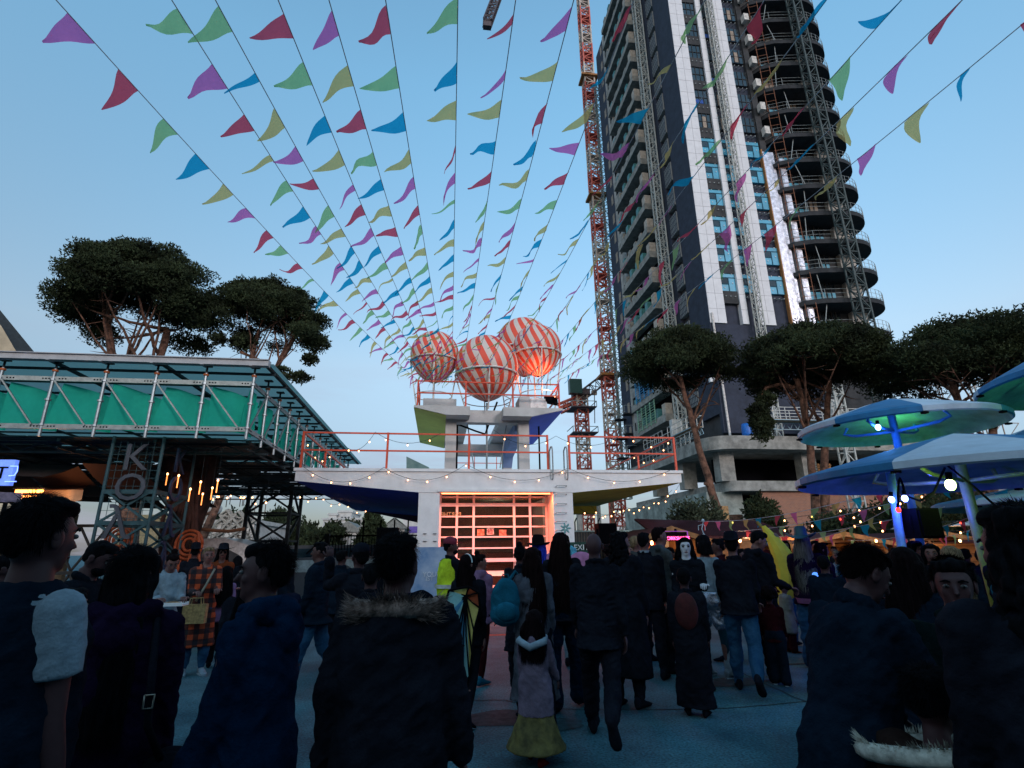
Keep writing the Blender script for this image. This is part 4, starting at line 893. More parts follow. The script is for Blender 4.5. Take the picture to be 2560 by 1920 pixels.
def sign_tower():
    # square scaffold tower with vertical letters
    a = atY(262,1210,12.6); x0 = a.x; x1 = x0+1.02; y0 = 12.6; y1 = 14.2; T = thing('letter_tower', 'teal scaffold tower carrying large vertical grey letters', 'sign tower', (x0,y0,0)); S = mat('dim teal tube', (.022,.065,.075), .6)
    for x, y in ((x0,y0),(x1,y0),(x0,y1),(x1,y1)): part('post', MB().tube([(x,y,0),(x,y,4.1)], .035, 8), S, T)
    for z in (.55,1.55,2.25,2.9):
        part('ring_beam', (lambda b: [b.beam((x0,y0,z),(x1,y0,z),.05,.09), b.beam((x1,y0,z),(x1,y1,z),.05,.09), b.beam((x0,y1,z),(x1,y1,z),.05,.09), b.beam((x0,y0,z),(x0,y1,z),.05,.09), b][-1])(MB()), S, T)
    for z in (.55,1.55,2.25):
        for p, q in (((x0,y0),(x1,y0)),((x1,y0),(x1,y1)),((x1,y1),(x0,y1))):
            part('brace', MB().beam((*p,z),(*q,z+.7),.045), S, T); part('brace', MB().beam((*q,z),(*p,z+.7),.045), S, T)
    lm = mat('brushed grey letter', (.065,.07,.085), .6, .1, 3, metal=.3); lb = mat('blue grey letter', (.02,.032,.07), .6, .1, 3)
    ys = [1146,1221,1311,1410]; 
    for i, ch in enumerate('KOλλ'):
        p = atY(325-(i*16 if i < 3 else 44),ys[i],y0-.05); text('letter', ch, (x0+.55-(.0 if i < 2 else .05*i),y0-.06,p.z), .82 if i < 2 else .95, lm, T, depth_=.02)
        text('letter', ch, (x1+.05,(y0+y1)/2,p.z+.05), .82 if i < 2 else .95, lb, T, rot=(R(90),0,R(90)), depth_=.02)
    # fine wire net
    mb = MB()
    for i in range(22): z = .3+i*.17; mb.beam((x0,y0+.02,z),(x1,y0+.02,z),.008)
    for i in range(8): x = x0+i*.14; mb.beam((x,y0+.02,.2),(x,y0+.02,4),.008)
    part('wire_net', mb, S, T)
    # sculpted brown column and rings
    p = atY(478,1300,15.5); t = thing('sculpted_trunk', 'massive dark brown sculpted trunk column under the canopy', 'column', (p.x,p.y,0)); g = random.Random(2); mb = MB()
    pts = [(p.x+.1*math.sin(i)-.02*i+(0 if i else -.1),p.y,i*.41) for i in range(11)]; mb.tube(pts, [.75,.62,.5,.46,.43,.44,.42,.46,.5,.58,.75], 14); part('trunk', mb, mat('deep brown sculpted bark', (.04,.016,.012), .9, .5, 2.5, 1.0, bscale=6), t, smooth=True)
    for k in range(6):
        part('ridge', MB().tube([(p.x-.4+.15*k+.1*math.sin(z+k),p.y-.44,z*.45+.2) for z in range(9)], .05, 6), mat('deep brown sculpted bark', (.04,.016,.012)), t)
    for k, (x, y) in enumerate(((472,1362),(298,1350))):
        q = atY(x,y,14.2); t = thing('ring_sculpture', ['orange concentric ring sculpture beside the brown trunk','second orange ring sculpture seen behind the letter tower'][k], 'sculpture', q)
        for r_ in (.30,.22,.13): part('ring', MB().tube([(q.x+r_*math.cos(a*.3307),q.y,q.z+r_*math.sin(a*.3307)*1.1) for a in range(20)], .035, 8), mat('burnt orange', (.32,.055,.012), .6), t, smooth=True)
    for k, (xa, ya, xb, yb) in enumerate(((490,1340,460,1440),(497,1330,498,1420),(450,1400,440,1440))):
        q, r_ = atY(xa,ya,13.4), atY(xb,yb,13.4); t = thing('pole', ['orange red pole leaning left by the plaid coat woman','upright orange red pole behind the plaid coat woman','short orange red pole near the white fleece woman'][k], 'pole', gz(r_)); part('pole', MB().tube([q, r_+(r_-q)*1.0], .03, 8), mat('burnt orange', (.3,.1,.02)), t)
    a, b = atY(478,1318,16), atY(612,1322,16); t = thing('hanging_shelf', 'curved brown board hanging between the trunk and support tower', 'shelf', a); mb = MB()
    mb.tube([a, a.lerp(b,.3)+Vector((0,0,-.06)), a.lerp(b,.7)+Vector((0,0,-.08)), b], .05, 6); part('board', mb, M_['dwood'], t)
sign_tower()
# blue lit T sign at the left edge
p = atY(20,1182,11.8); t = thing('lit_sign', 'blue lit T panel with neon cup outline at the left edge', 'sign', p); q = atY(31,1182,11.8)
part('panel', MB().box(q.x-2.2,q.x,11.8,11.9,atY(0,1213,11.8).z,atY(0,1149,11.8).z), mat('blue lit panel', (.2,.3,.7), emit=(.10,.19,.72), es=.55), t)
text('letter', 'T', atY(3,1183,11.78), .34, M_['black'], t, depth_=.01); pn = mat('blue neon', (.2,.3,1), emit=(.12,.2,1), es=2.2)
c = atY(33,1178,11.74); part('neon', MB().tube([c+Vector(v) for v in ((-.07,0,.1),(.06,0,.1),(.07,0,0),(.04,0,-.08),(-.06,0,-.09))], .009, 6), pn, t); part('neon', MB().tube([c+Vector((-.1,0,-.2)),c+Vector((.1,0,-.2))], .009, 6), pn, t)
# glowing tubes hanging under the canopy
stick = [(419,1197),(447,1201,.5),(502,1217),(476,1235),(545,1213),(507,1247),(424,1230,.5),(531,1232),(543,1245),(547,1245),(568,1248),(577,1243),(602,1247),(608,1248),(611,1247),(631,1247),(639,1263),(665,1260),(508,1256),(533,1252),(516,1245)]
dn = mat('brown tube', (.10,.04,.02), .6); hot = mat('hot orange', (1,.5,.2), emit=(1,.24,.05), es=1.6)
for k, sxy in enumerate(stick):
    D = 13+random.random()*2 if k < 8 else 15+random.random()*4; q = atY(sxy[0],sxy[1]-(12 if k<8 else 3),D); Ls = .28 if k < 8 else .26
    t = thing('hanging_tube_lamp', 'thin %s hanging under the dark canopy' % ('orange glowing tube lamp' if k < 8 else 'brown tube lamp with a glowing orange tip'), 'lamp', q, 'thin tube lamps hanging under the scaffold canopy')
    part('tip', MB().el(q, (.022,.022,.03), 8, 6), M_['gold'], t); part('tube', MB().tube([q, q+Vector((0,0,-Ls))], .011, 6), hot if k < 8 else dn, t); part('wire', MB().tube([q, (q.x,q.y,4.1)], .004, 4), M_['dsteel'], t)
# left building with pitched roof
a = atD(0,775,45); b = atD(112,912,45); t = thing('house', 'beige walled house with dark pitched roof edge at the far left', 'house', (a.x-4,a.y,0)); d = (b-a).normalized(); nrm = Vector((-.25,1,0))
part('wall', MB().prism([a+Vector((.35,0,-1.1)),b+d*5+Vector((-1.6,0,-.8)),(b.x+3,b.y,0),(a.x-12,a.y,0),a+Vector((-12,0,11))], (-15,12,0)), M_['cream'], t)
part('roof', MB().prism([a-d*18,b+d*6,b+d*6+Vector((-.2,0,-1.2)),a-d*18+Vector((-.2,0,-1.2))], (-16,13,0)), mat('dark roof edge', (.02,.035,.045), .7), t)
# ================================================================== STREET BEYOND, LEFT OF THE TOWER
def town():
    W = mat('white town wall', (.55,.53,.50), .9, .1, 1.5); gw = mat('dark town window', (.05,.06,.07), .3)
    def block(nm, label, px0, px1, pyt, D, parts=(), m=None, dy=10):
        a, b = atD(px0,pyt,D), atD(px1,pyt,D); t = thing(nm, label, 'building', ((a.x+b.x)/2,a.y,0)); part('wall', MB().box(a.x,b.x,a.y,a.y+dy,0,a.z), m or W, t)
        for (xa, ya, xb, yb) in parts: p, q = atY(xa,ya,a.y), atY(xb,yb,a.y); part('window', MB().box(p.x,q.x,a.y-.06,a.y-.01,q.z,p.z), gw, t)
        part('parapet', MB().box(a.x-.2,b.x+.2,a.y-.2,a.y+dy,a.z,a.z+.3), m or W, t); return t
    block('white_building', 'cream white block with stepped tower beyond the fence', 808, 910, 1300, 90, ((819,1306,828,1315),(832,1306,841,1315),(864,1316,870,1322)))
    block('white_building', 'tall fluted white stair tower above the cream block', 846, 880, 1281, 92, ((853,1292,856,1320),(861,1292,864,1320),(869,1292,872,1320)))
    block('white_building', 'small box room standing on the cream white block', 822, 842, 1288, 91)
    t = block('white_building', 'white clad building with violet banner next to the diving tower', 1008, 1060, 1288, 70); p, q = atY(1023,1316,t.location.y), atY(1046,1332,t.location.y); part('banner', MB().box(p.x,q.x,t.location.y-.1,t.location.y-.05,q.z,p.z), mat('violet banner', (.13,.08,.36), .6), t)
    block('white_building', 'low white funfair building with round finial beyond the canopy', 500, 650, 1310, 48, ((555,1300,570,1312),))
    p = atD(526,1290,47.5); t = thing('finial', 'white round finial on the low funfair building', 'finial', p); part('ball', MB().lathe([(.01,1.0),(.5,.95),(.75,.6),(.7,.3),(.35,.1),(.3,-.6),(.5,-.9)], p, 16), W, t, smooth=True)
    block('white_building', 'distant white low block seen left under the canopy', 300, 420, 1296, 60, m=mat('yellowish town wall', (.45,.36,.2), .9))
    for k, (xa, xb, y) in enumerate(((838,900,1330),(900,960,1323),(960,1012,1322))):
        a, b = atD(xa,y,60), atD(xb,y,60); t = thing('shed', ['tent roofed white shed behind the black fence','grey roofed shed behind the loudspeaker','long low roofed shed right of the loudspeaker'][k], 'shed', a); part('wall', MB().box(a.x,b.x,a.y,a.y+6,0,a.z), W, t); m_ = (a+b)/2
        part('roof', MB().prism([(a.x-.4,a.y-.3,a.z),(b.x+.4,a.y-.3,a.z),(b.x-1.2,a.y-.3,a.z+1.1),(a.x+1.2,a.y-.3,a.z+1.1)], (0,7,0)), mat('grey shed roof', (.22,.22,.20), .9), t)
    # distant dark trees
    for k, (px_, py, D, rx_) in enumerate(((700,1300,62,4.2),(775,1322,60,3.6),(850,1310,75,3.0),(895,1322,74,3.0),(590,1283,70,2.2),(540,1287,72,1.8),(690,1280,80,3),(740,1310,58,3))):
        bush('distant dark tree %s' % ['behind the black support tower','low and broad left of the fence gate','in front of the cream white block','right of the cream white block','above the funfair slide','behind the white finial','tallest behind the support tower','joining the two broad dark trees'][k], px_, py, D, rx_, atD(px_,py,D).z, 60+k, 5000, 'leaf', .4, 'distant_tree')
    p = atD(936,1285,50); T = thing('cypress', 'dark narrow conifer under the blue wing soffit', 'tree', (p.x,p.y,0)); cl = []
    g = random.Random(4)
    for i in range(14): z = p.z*(.35+.65*i/13); cl.append(((p.x+g.uniform(-.3,.3),p.y,z),(1.25*(1.15-i/13*.8),1.1,.75)))
    foliage('foliage', cl, 9000, .28, M_['leaf'], T, seed=9); part('trunk', MB().tube([(p.x,p.y,0),(p.x,p.y,p.z*.5)], .2, 6), M_['bark'], T)
    # fence of black bars
    y = 24.0; a = atY(826,1340,y); b = atY(1052,1334,y); t = thing('bar_fence', 'black vertical bar fence left of the diving tower', 'fence', (a.x,y,0)); zt_ = a.z
    part('top_rail', MB().beam((a.x,y,zt_),(b.x+.5,y,zt_),.06), M_['black'], t); part('bottom_rail', MB().beam((a.x,y,.2),(b.x+.5,y,.2),.06), M_['black'], t)
    n = 34
    for i in range(n): x = a.x+(b.x+.4-a.x)*i/n; part('bar', MB().box(x-.014,x+.014,y-.014,y+.014,.15,zt_+.02), M_['black'], t)
    for x_, y_ in ((910,1300),(953,1299),(987,1299),(1021,1299)): 
        p = atY(x_,y_,y); part('tall_post', MB().box(p.x-.03,p.x+.03,y-.03,y+.03,0,p.z), M_['black'], t)
    part('gate_post', MB().box(a.x-.2,a.x-.02,y-.1,y+.1,0,zt_+.1), M_['dsteel'], t); part('gate_post_arm', MB().beam((a.x-.15,y,zt_),(a.x-.9,y,zt_-.7),.06), M_['dsteel'], t)
    # hoardings
    y = 27; a, b = atY(500,1366,y), atY(826,1360,y); t = thing('hoarding', 'long pale hoarding with blue grey printed panels behind the crowd', 'hoarding', (a.x,y,0)); part('board', MB().box(a.x,b.x+7,y,y+.08,0,a.z), mat('pale hoarding', (.42,.42,.44), .8, .12, 1), t)
    c, d = atY(700,1366,y), atY(850,1366,y); part('printed_panel', MB().box(c.x,d.x+1.5,y-.03,y-.005,.2,a.z-.15), mat('blue grey print', (.04,.12,.17), .6, .6, .9, col2=(.20,.32,.38)), t)
    # slide girders
    t = thing('truss_slide', 'pale steel lattice girders leaning in front of the white funfair building', 'girders', atD(600,1330,40))
    for (xa, ya, xb, yb) in ((520,1345,585,1282),(548,1350,640,1290),(560,1280,612,1350),(590,1283,640,1355)):
        mb = MB(); mb.lattice(atD(xa,ya,40), atD(xb,yb,40), .5, .6, .07); part('girder', mb, mat('pale girder', (.32,.30,.26), .7), t)
    # caravan
    p = atD(540,1390,22); T = thing('caravan', 'rounded white caravan behind the plaid coat woman', 'caravan', (p.x,p.y,0)); vs = []
    prof = [(-1.6,.5),(-1.6,1.75),(-1.2,2.05),(.6,2.1),(1.4,1.85),(1.75,1.3),(1.6,.6),(1.2,.45)]
    part('body', MB().prism([(p.x+x,p.y-1,z) for x, z in prof], (0,2,0)), mat('white caravan', (.6,.62,.62), .35), T); part('window', MB().prism([(p.x+x,p.y-1.02,z) for x, z in ((-1.3,1.2),(.9,1.2),(1.1,1.55),(.7,1.75),(-1.3,1.75))], (0,.015,0)), gw, T)
    for x in (-.7,.7): part('wheel', MB().tube([(p.x+x,p.y-1.02,.32),(p.x+x,p.y-.8,.32)], .32, 16), M_['black'], T)
    # parked cars
    for k, (px_, D, c_, lab) in enumerate(((762,19.5,(.03,.06,.09),'dark blue parked car behind the man in denim'),(905,21,(.10,.11,.13),'grey parked car behind the bar fence'))):
        p = atD(px_,1420,D); T = thing('parked_car', lab, 'car', (p.x,p.y,0)); cm = mat('car paint %d' % k, tuple(v*.5 for v in c_), .45, .05, 3, spec=.4)
        sp = [(-2.1,.35),(-2.15,.8),(-1.9,.95),(-1.25,1.02),(-.7,1.42),(.7,1.46),(1.4,1.05),(2.05,.9),(2.15,.6),(2.1,.35)]
        part('body', MB().prism([(p.x+x,p.y-.85,z) for x, z in sp], (0,1.7,0)), cm, T)
        part('window', MB().prism([(p.x+x,p.y-.87,z) for x, z in ((-1.05,1.02),(-.6,1.36),(.62,1.39),(1.15,1.03))], (0,.015,0)), mat('pale car glass', (.14,.22,.26), .1), T)
        for x in (-1.35,1.35): part('wheel', MB().tube([(p.x+x,p.y-.88,.33),(p.x+x,p.y-.7,.33)], .33, 18), M_['black'], T)
        part('headlight', MB().el((p.x-2.05,p.y-.65,.75), (.1,.18,.09), 8, 6), mat('lamp glass', (.6,.65,.7), .1), T)
    # triangular building tip seen over the deck
    y = 55; t = thing('glass_gable', 'teal triangular glass gable peeking over the lower deck', 'building', atY(1016,1170,y)); part('gable', MB().prism([atY(1016,1141,y),atY(1072,1168,y),atY(1080,1190,y),atY(1016,1190,y)], (0,1,0)), mat('teal glass gable', (.05,.13,.13), .3, .5, .6, col2=(.16,.24,.22)), t)
    # terrain
    p = MB(); part('hill', MB().prism([(-200,420,-1),(-120,420,9),(-40,420,12),(60,420,10),(200,420,8),(420,420,-1)], (0,60,0)), mat('far hillside', (.10,.12,.13), .9), None)['kind'] = 'structure'
town()
# right of the tower: site fence with EXIT banner, speaker
y = 19.5; a, b = atY(1432,1330,y), atY(1620,1330,y); t = thing('site_fence', 'dark slatted site fence with pale top rail right of the diving tower', 'fence', (a.x,y,0)); part('panel', MB().box(a.x-.2,b.x,y,y+.04,0,a.z), M_['dsteel'], t); part('top_rail', MB().box(a.x-.2,b.x,y-.03,y+.06,a.z,a.z+.05), mat('pale teal rail', (.2,.32,.32), .5), t)
mb = MB()
for i in range(26): x = a.x-.1+i*.1; mb.box(x,x+.03,y-.02,y-.002,.1,a.z-.02)
part('slats', mb, mat('grey slat', (.09,.09,.08), .8), t)
for x_ in (1437,1468,1495,1540):
    p = atY(x_,1305,y); part('barb_post', MB().tube([(p.x,y,a.z),(p.x,y,p.z),(p.x+.06,y-.05,p.z+.14)], .025, 6), M_['dsteel'], t)
y = 12.5; p = atY(1453,1369,y); t = thing('exit_banner', 'dark green banner with white EXIT lettering behind the bald man', 'banner', p); part('banner', MB().box(p.x-.28,p.x+.4,y,y+.02,p.z-.14,p.z+.12), mat('dark green banner', (.012,.05,.035), .8), t); text('exit_lettering', 'EXIT', (p.x+.0,y-.012,p.z), .17, mat('white lettering', (.6,.62,.6), .7), t, depth_=.004); part('post', MB().box(p.x+.32,p.x+.36,y+.021,y+.05,0,p.z+.1), M_['dsteel'], t)
def speaker(label, px0, px1, py0, py1, D, stand=True, hang=None):
    a, b = atY(px0,py0,D), atY(px1,py1,D); cx = (a.x+b.x)/2; T = thing('loudspeaker', label, 'loudspeaker', (cx,D,b.z)); w_ = (b.x-a.x)/2
    part('cabinet', MB().prism([(cx-w_,D,b.z),(cx+w_,D,b.z),(cx+w_*.97,D,a.z),(cx-w_*.97,D,a.z)], (0,w_*1.5,0)), M_['black'], T)
    part('grille', MB().box(cx-w_*.85,cx+w_*.85,D-.02,D-.002,b.z+w_*.15,a.z-w_*.15), mat('speaker grille', (.003,.003,.004), .9, .3, 60, .5, spec=.02), T)
    part('handle', MB().tube([(cx-w_*1.0,D+.1,(a.z+b.z)/2-.1),(cx-w_*1.06,D+.1,(a.z+b.z)/2),(cx-w_*1.0,D+.1,(a.z+b.z)/2+.1)], .015, 6), M_['black'], T)
    if stand:
        S = thing('speaker_stand', 'black tripod stand under the '+label.split(' on ')[0], 'stand', (cx,D+w_*.7,0)); part('pole', MB().tube([(cx,D+w_*.7,0.3),(cx,D+w_*.7,b.z)], .02, 8), M_['black'], S)
        for k in range(3): an = k*2.094+.5; part('leg', MB().tube([(cx,D+w_*.7,.8),(cx+.5*math.cos(an),D+w_*.7+.5*math.sin(an),.01)], .013, 6), M_['black'], S)
speaker('tall black loudspeaker on a stand left of the diving tower', 942, 991, 1319, 1420, 9.5)
speaker('black loudspeaker on a stand right of the diving tower', 1495, 1545, 1308, 1360, 10.5)
# info board (the square code on it is left out)
p0, p1 = atY(1050,1368,14.2), atY(1116,1470,14.2); t = thing('info_board', 'blue grey gradient info board left of the capped steward', 'board', (p0.x,14.2,0)); bm_ = mat('blue board print', (.10,.20,.36), .6, .5, 1.0, col2=(.34,.42,.52)); part('board', MB().box(p0.x-.2,p1.x,14.2,14.24,.4,p0.z), bm_, t)
text('board_lettering', 'YOUR', atY(1079,1436,14.17), .16, mat('pale board lettering', (.5,.56,.62), .6), t, depth_=.003); text('board_lettering', 'IST', atY(1074,1447,14.17), .15, mat('pale board lettering', (.5,.56,.62)), t, depth_=.003)
for x in (p0.x,p1.x-.1): part('leg', MB().box(x,x+.05,14.25,14.29,0,1), M_['black'], t)
p = atY(650,1392,12.5); t = thing('notice_board', 'brown board with faint printed lettering behind the blue hoodie man', 'board', (p.x,12.5,0)); w_ = pxm(24,p); part('board', MB().box(p.x-w_,p.x+w_*1.3,12.5,12.55,.5,atY(650,1363,12.5).z), mat('brown notice board', (.13,.075,.06), .8), t)
text('notice_lettering', 'FREEDHA', atY(652,1383,12.47), .10, mat('dark lettering', (.03,.02,.02)), t, depth_=.002); q = atY(648,1372,12.47); part('emblem', MB().tube([(q.x+.04*math.cos(i*.63),q.y,q.z+.04*math.sin(i*.63)) for i in range(11)], .006, 5), mat('dark lettering', (.03,.02,.02)), t); part('leg', MB().box(p.x-.03,p.x+.03,12.56,12.6,0,1), M_['black'], t)
# ================================================================== CHALETS
roofm = mat('dark red corrugated roof', (.045,.008,.014), .7, .2, 3)
def chalet(label, px_, peak_y, eave_y, D, halfw, depth_=3.2, open_=True, fr=None):
    c = atY(px_, peak_y, D); zp = c.z; ze = atY(px_, eave_y, D).z; T = thing('chalet', label, 'market stall', (c.x,D,0), 'wooden market chalets'); x = c.x; B = M_['boards']; Wd = M_['wood']
    part('side_wall', MB().box(x-halfw,x-halfw+.06,D,D+depth_,0,ze), B, T); part('side_wall', MB().box(x+halfw-.06,x+halfw,D,D+depth_,0,ze), B, T)
    part('back_wall', MB().box(x-halfw+.06,x+halfw-.06,D+depth_-.06,D+depth_,0,ze), B, T)
    part('gable', MB().prism([(x-halfw,D,ze-.05),(x+halfw,D,ze-.05),(x,D,zp-.08)], (0,.05,0)), B, T)
    for s in (-1,1):
        part('roof', MB().prism([(x,D-.35,zp),(x+s*(halfw+.3),D-.35,ze-.1),(x+s*(halfw+.3),D-.35,ze-.16),(x,D-.35,zp-.07)], (0,depth_+.6,0)), roofm, T)
        part('bargeboard', MB().prism([(x,D-.4,zp+.01),(x+s*(halfw+.32),D-.4,ze-.1),(x+s*(halfw+.32),D-.4,ze-.24),(x,D-.4,zp-.14)], (0,.045,0)), Wd, T)
    for s in (-1,-.15,1): part('post', MB().box(x+s*(halfw-.05)-.05,x+s*(halfw-.05)+.05,D-.05,D+.0-.002,0,ze-.05), Wd, T)
    part('counter', MB().box(x-halfw+.06,x+halfw-.06,D-.3,D+.15,1.0,1.06), Wd, T); part('counter_front', MB().box(x-halfw+.06,x+halfw-.06,D+.0,D+.04,0,.99), B, T)
    part('shelf', MB().box(x-halfw+.1,x+halfw-.1,D+depth_-.5,D+depth_-.1,1.6,1.64), Wd, T)
    mb_ = None
    for k in range(5): part('stock_box', MB().box(x-halfw+.2+k*.4,x-halfw+.42+k*.4,D+depth_-.42,D+depth_-.2,1.641,1.641+.15+.07*(k%3)), [M_['red'],M_['white'],M_['teal']][k%3], T)
    lamp('stall_lamp', 'POINT', (x,D+1.2,ze-.25), 24, (1,.55,.25), .12); part('bulb', MB().el((x,D+1.2,ze-.12), (.05,.05,.07), 8, 6), M_['gold'], T)
    return T
chalet('chalet with a pink neon sign in front, nearest the leaning pine', 1665, 1317, 1345, 15.5, 1.05, 2.6)
chalet('chalet with open front and pale gable right of the cowboy hat', 2093, 1331, 1352, 17.5, 1.75)
chalet('chalet seen between the two umbrella poles', 2330, 1328, 1348, 17.8, 1.7)
chalet('chalet at the far right edge behind the curly haired figure', 2545, 1322, 1345, 17.0, 1.9)
# long chalet side between first and second
y = 16.4; a, b = atY(1735,1345,y), atY(1925,1345,y); T = thing('chalet', 'long boarded chalet with dark red corrugated roof strip left of the banana costume', 'market stall', ((a.x+b.x)/2,y,0), 'wooden market chalets')
part('front_wall', MB().box(a.x-.6,b.x-1.1,y,y+.06,0,a.z), M_['boards'], T); part('back_wall', MB().box(a.x-.6,b.x+1.2,y+3,y+3.06,0,a.z), M_['boards'], T)
for x in (b.x-1.1,b.x-.4,b.x+.3): part('post', MB().box(x,x+.09,y,y+.09,0,a.z), M_['wood'], T)
part('counter', MB().box(b.x-1.1,b.x+.4,y-.2,y+.3,1.0,1.05), M_['wood'], T)
zr_ = atY(1780,1316,y+.6).z
part('roof', MB().prism([(a.x-1.3,y-.35,a.z-.02),(b.x+.6,y-.35,a.z-.02),(b.x+.2,y+1.6,zr_+.1),(a.x-1.3,y+1.6,zr_+.25)], (0,0,.06)), roofm, T)
mb = MB()
for i in range(52): x = a.x-1.25+i*.085; mb.beam((x,y-.37,a.z+.045),(x,y+1.58,zr_+.235-.0),.035)
part('roof_corrugation', mb, roofm, T); part('fascia', MB().box(b.x-1.2,b.x+.55,y-.42,y-.37,a.z-.1,a.z), M_['wood'], T)
lamp('stall_lamp', 'POINT', (b.x-.4,y+1.2,1.9), 24, (1,.55,.25), .12)
# warm light on the chalet fronts comes from lamps on their eaves
for px_, yy in ((1850,16.2),(2010,17),(2190,17.2),(2400,17.3)):
    p = atY(px_,1352,yy-1.2); t = thing('eave_lamp', 'small warm lamp on a chalet eave %s' % {1850:'above the long boarded wall',2010:'left of the pale gable',2190:'between the second and third chalets',2400:'beside the far right chalet'}[px_], 'lamp', p); part('bulb', MB().el(p, (.04,.04,.05), 8, 6), M_['gold'], t); lamp('eave_lamp_light', 'POINT', p+Vector((0,-.15,0)), 16, (1,.5,.22), .08)
# neon sign
p = atY(1690,1346,11.2); t = thing('neon_sign', 'pink neon WORKSHOPS sign on a dark post', 'sign', p); npk = mat('pink neon', (1,.2,.4), emit=(1,.06,.25), es=3.2); text('neon_lettering', 'WORKSHOPS', (p.x,11.2,p.z), .10, npk, t, depth_=.006)
vb = mat('violet edge', (.2,.05,.3), emit=(.25,.04,.4), es=.5); mb = MB(); w_ = .27; part('frame', MB().box(p.x-w_,p.x-w_+.012,11.21,11.23,p.z-.08,p.z+.14), vb, t); part('frame', MB().box(p.x+w_,p.x+w_+.012,11.21,11.23,p.z-.08,p.z+.14), vb, t); part('frame', MB().box(p.x-w_,p.x+w_+.01,11.21,11.23,p.z+.141,p.z+.15), vb, t); part('backing', MB().box(p.x-w_+.013,p.x+w_-.001,11.24,11.25,p.z+.06,p.z+.13), M_['black'], t)
part('post', MB().box(p.x+.02,p.x+.06,11.26,11.3,0,p.z+.2), M_['black'], t)
# ================================================================== UMBRELLAS
bl = mat('blue umbrella paint', (.016,.15,.33), .6, .12, 3, .2); wh = mat('pale umbrella paint', (.42,.50,.58), .6, .08, 2, .2, bscale=9); un = mat('umbrella underside', (.20,.28,.28), .7, .15, 3)
def umbrella(label, ax, ay, rx0, rx1, ry, Y, polem, rot=.3, ry2=None, pole=(0,0), under=None, hs=1.0):
    p = atY(ax, ay, Y); l_ = atY(rx0, ry, Y); r_ = atY(rx1, ry2 or ry, Y); rad = (r_.x-l_.x)/2; cx = (r_.x+l_.x)/2; zr = l_.z*.5+r_.z*.5; zp = zr+(p.z-zr)*hs
    T = thing('umbrella', label, 'umbrella', (cx,Y,0), 'mushroom shaped blue and white umbrellas'); rad *= .94; n = 48
    for k in range(8):
        mb = MB(); vs = []; prof = [(0,zp),(.34,zp-(zp-zr)*.30),(.7,zp-(zp-zr)*.68),(.965,zr+.02),(1.0,zr-.02),(1.0,zr-.10),(.985,zr-.12)]
        for i in range(7):
            a = rot+(k+i/6)*math.pi/4; vs += [(cx+rad*f*math.cos(a), Y+rad*f*math.sin(a), z) for f, z in prof]
        m = len(prof); mb.add(vs, [(i*m+j,(i+1)*m+j,(i+1)*m+j+1,i*m+j+1) for i in range(6) for j in range(m-1)]); part('panel', mb, bl if k % 2 else wh, T, smooth=False)
    mb = MB(); mb.lathe([(.984*rad,zr-.12),(.97*rad,zr-.02),(.7*rad,zr+.0+(zp-zr)*.25),(.3*rad,zr+(zp-zr)*.5),(.06,zp-.12)], (cx,Y,0), 32); part('underside', mb, under or un, T, smooth=True)
    px_, py_ = cx+pole[0], Y+pole[1]
    part('pole', MB().tube([(px_,py_,0),(px_,py_,zp-.15)], .065, 14), polem, T, smooth=True)
    for k in range(4):
        a = k*math.pi/2+.4; e = Vector((px_+rad*.55*math.cos(a), py_+rad*.55*math.sin(a), zr-.02)); part('rib', MB().tube([(px_,py_,zr-.12), (px_*.5+e.x*.5,py_*.5+e.y*.5,zr-.1), (px_*.2+e.x*.8,py_*.2+e.y*.8,zr-.08), e, e+Vector((-.08*math.cos(a),-.08*math.sin(a),.12))], .028, 8), polem, T, smooth=True)
    for k in range(8):
        a = rot+k*math.pi/4; part('clip', MB().box(cx+rad*.99*math.cos(a)-.04,cx+rad*.99*math.cos(a)+.04,Y+rad*1.0*math.sin(a)-.04,Y+rad*1.0*math.sin(a)+.03,zr-.15,zr-.12), M_['black'], T)
    return T, cx, zr, zp, rad
pb = mat('blue pole paint', (.06,.19,.50), .45, .1, 4); pg = mat('yellow green pole paint', (.28,.38,.07), .45, .1, 4)
U1 = umbrella('blue and white umbrella with a bright blue bulb on its stem', 2197, 996, 2028, 2440, 1080, 8.6, pb, ry2=1046, rot=4.19, pole=(-.05,0))
U2 = umbrella('largest white and blue umbrella with violet underside, on a yellow green pole', 2350, 1083, 2045, 2740, 1212, 6.4, pg, ry2=1150, rot=3.58, pole=(-.02,0))
U3 = umbrella('umbrella rim with green underside cut by the top right frame edge', 2860, 780, 2560, 3160, 925, 6.4, pb, rot=.2)
U4 = umbrella('plain blue umbrella rising behind the largest one at the right edge', 2620, 1060, 2445, 2790, 1130, 8.6, pb, rot=.785)
U5 = umbrella('small pale blue umbrella low at the right edge over the chalets', 2700, 1190, 2420, 2980, 1248, 8.9, pb, rot=.0)
def bulb(label, x, y, Y, col, e, r=.045, cable=None, es=14, lampe=20):
    p = atY(x, y, Y); T = thing('festoon_bulb', label, 'bulb', p); part('bulb', MB().el(p, (r,r,r*1.2), 12, 8), mat('bulb '+label[:18], col, emit=col, es=es), T, smooth=True); part('socket', MB().tube([p+Vector((0,.0,r*1.0)), p+Vector((.01,0,r*2.6))], r*.62, 10), M_['black'], T)
    if lampe: lamp('bulb_lamp', 'POINT', p+Vector((0,-.02,-r*2.2)), lampe, e, .06)
    return p
b1 = bulb('bright blue bulb fixed to the stem of the umbrella', 2195, 1068, 8.3, (.25,.5,1), (.08,.3,1), es=6, lampe=14)
b2 = bulb('blue bulb left of the pale blue umbrella pole', 2229, 1249, 6.0, (.25,.4,1), (.05,.1,1), .035, es=5, lampe=2)
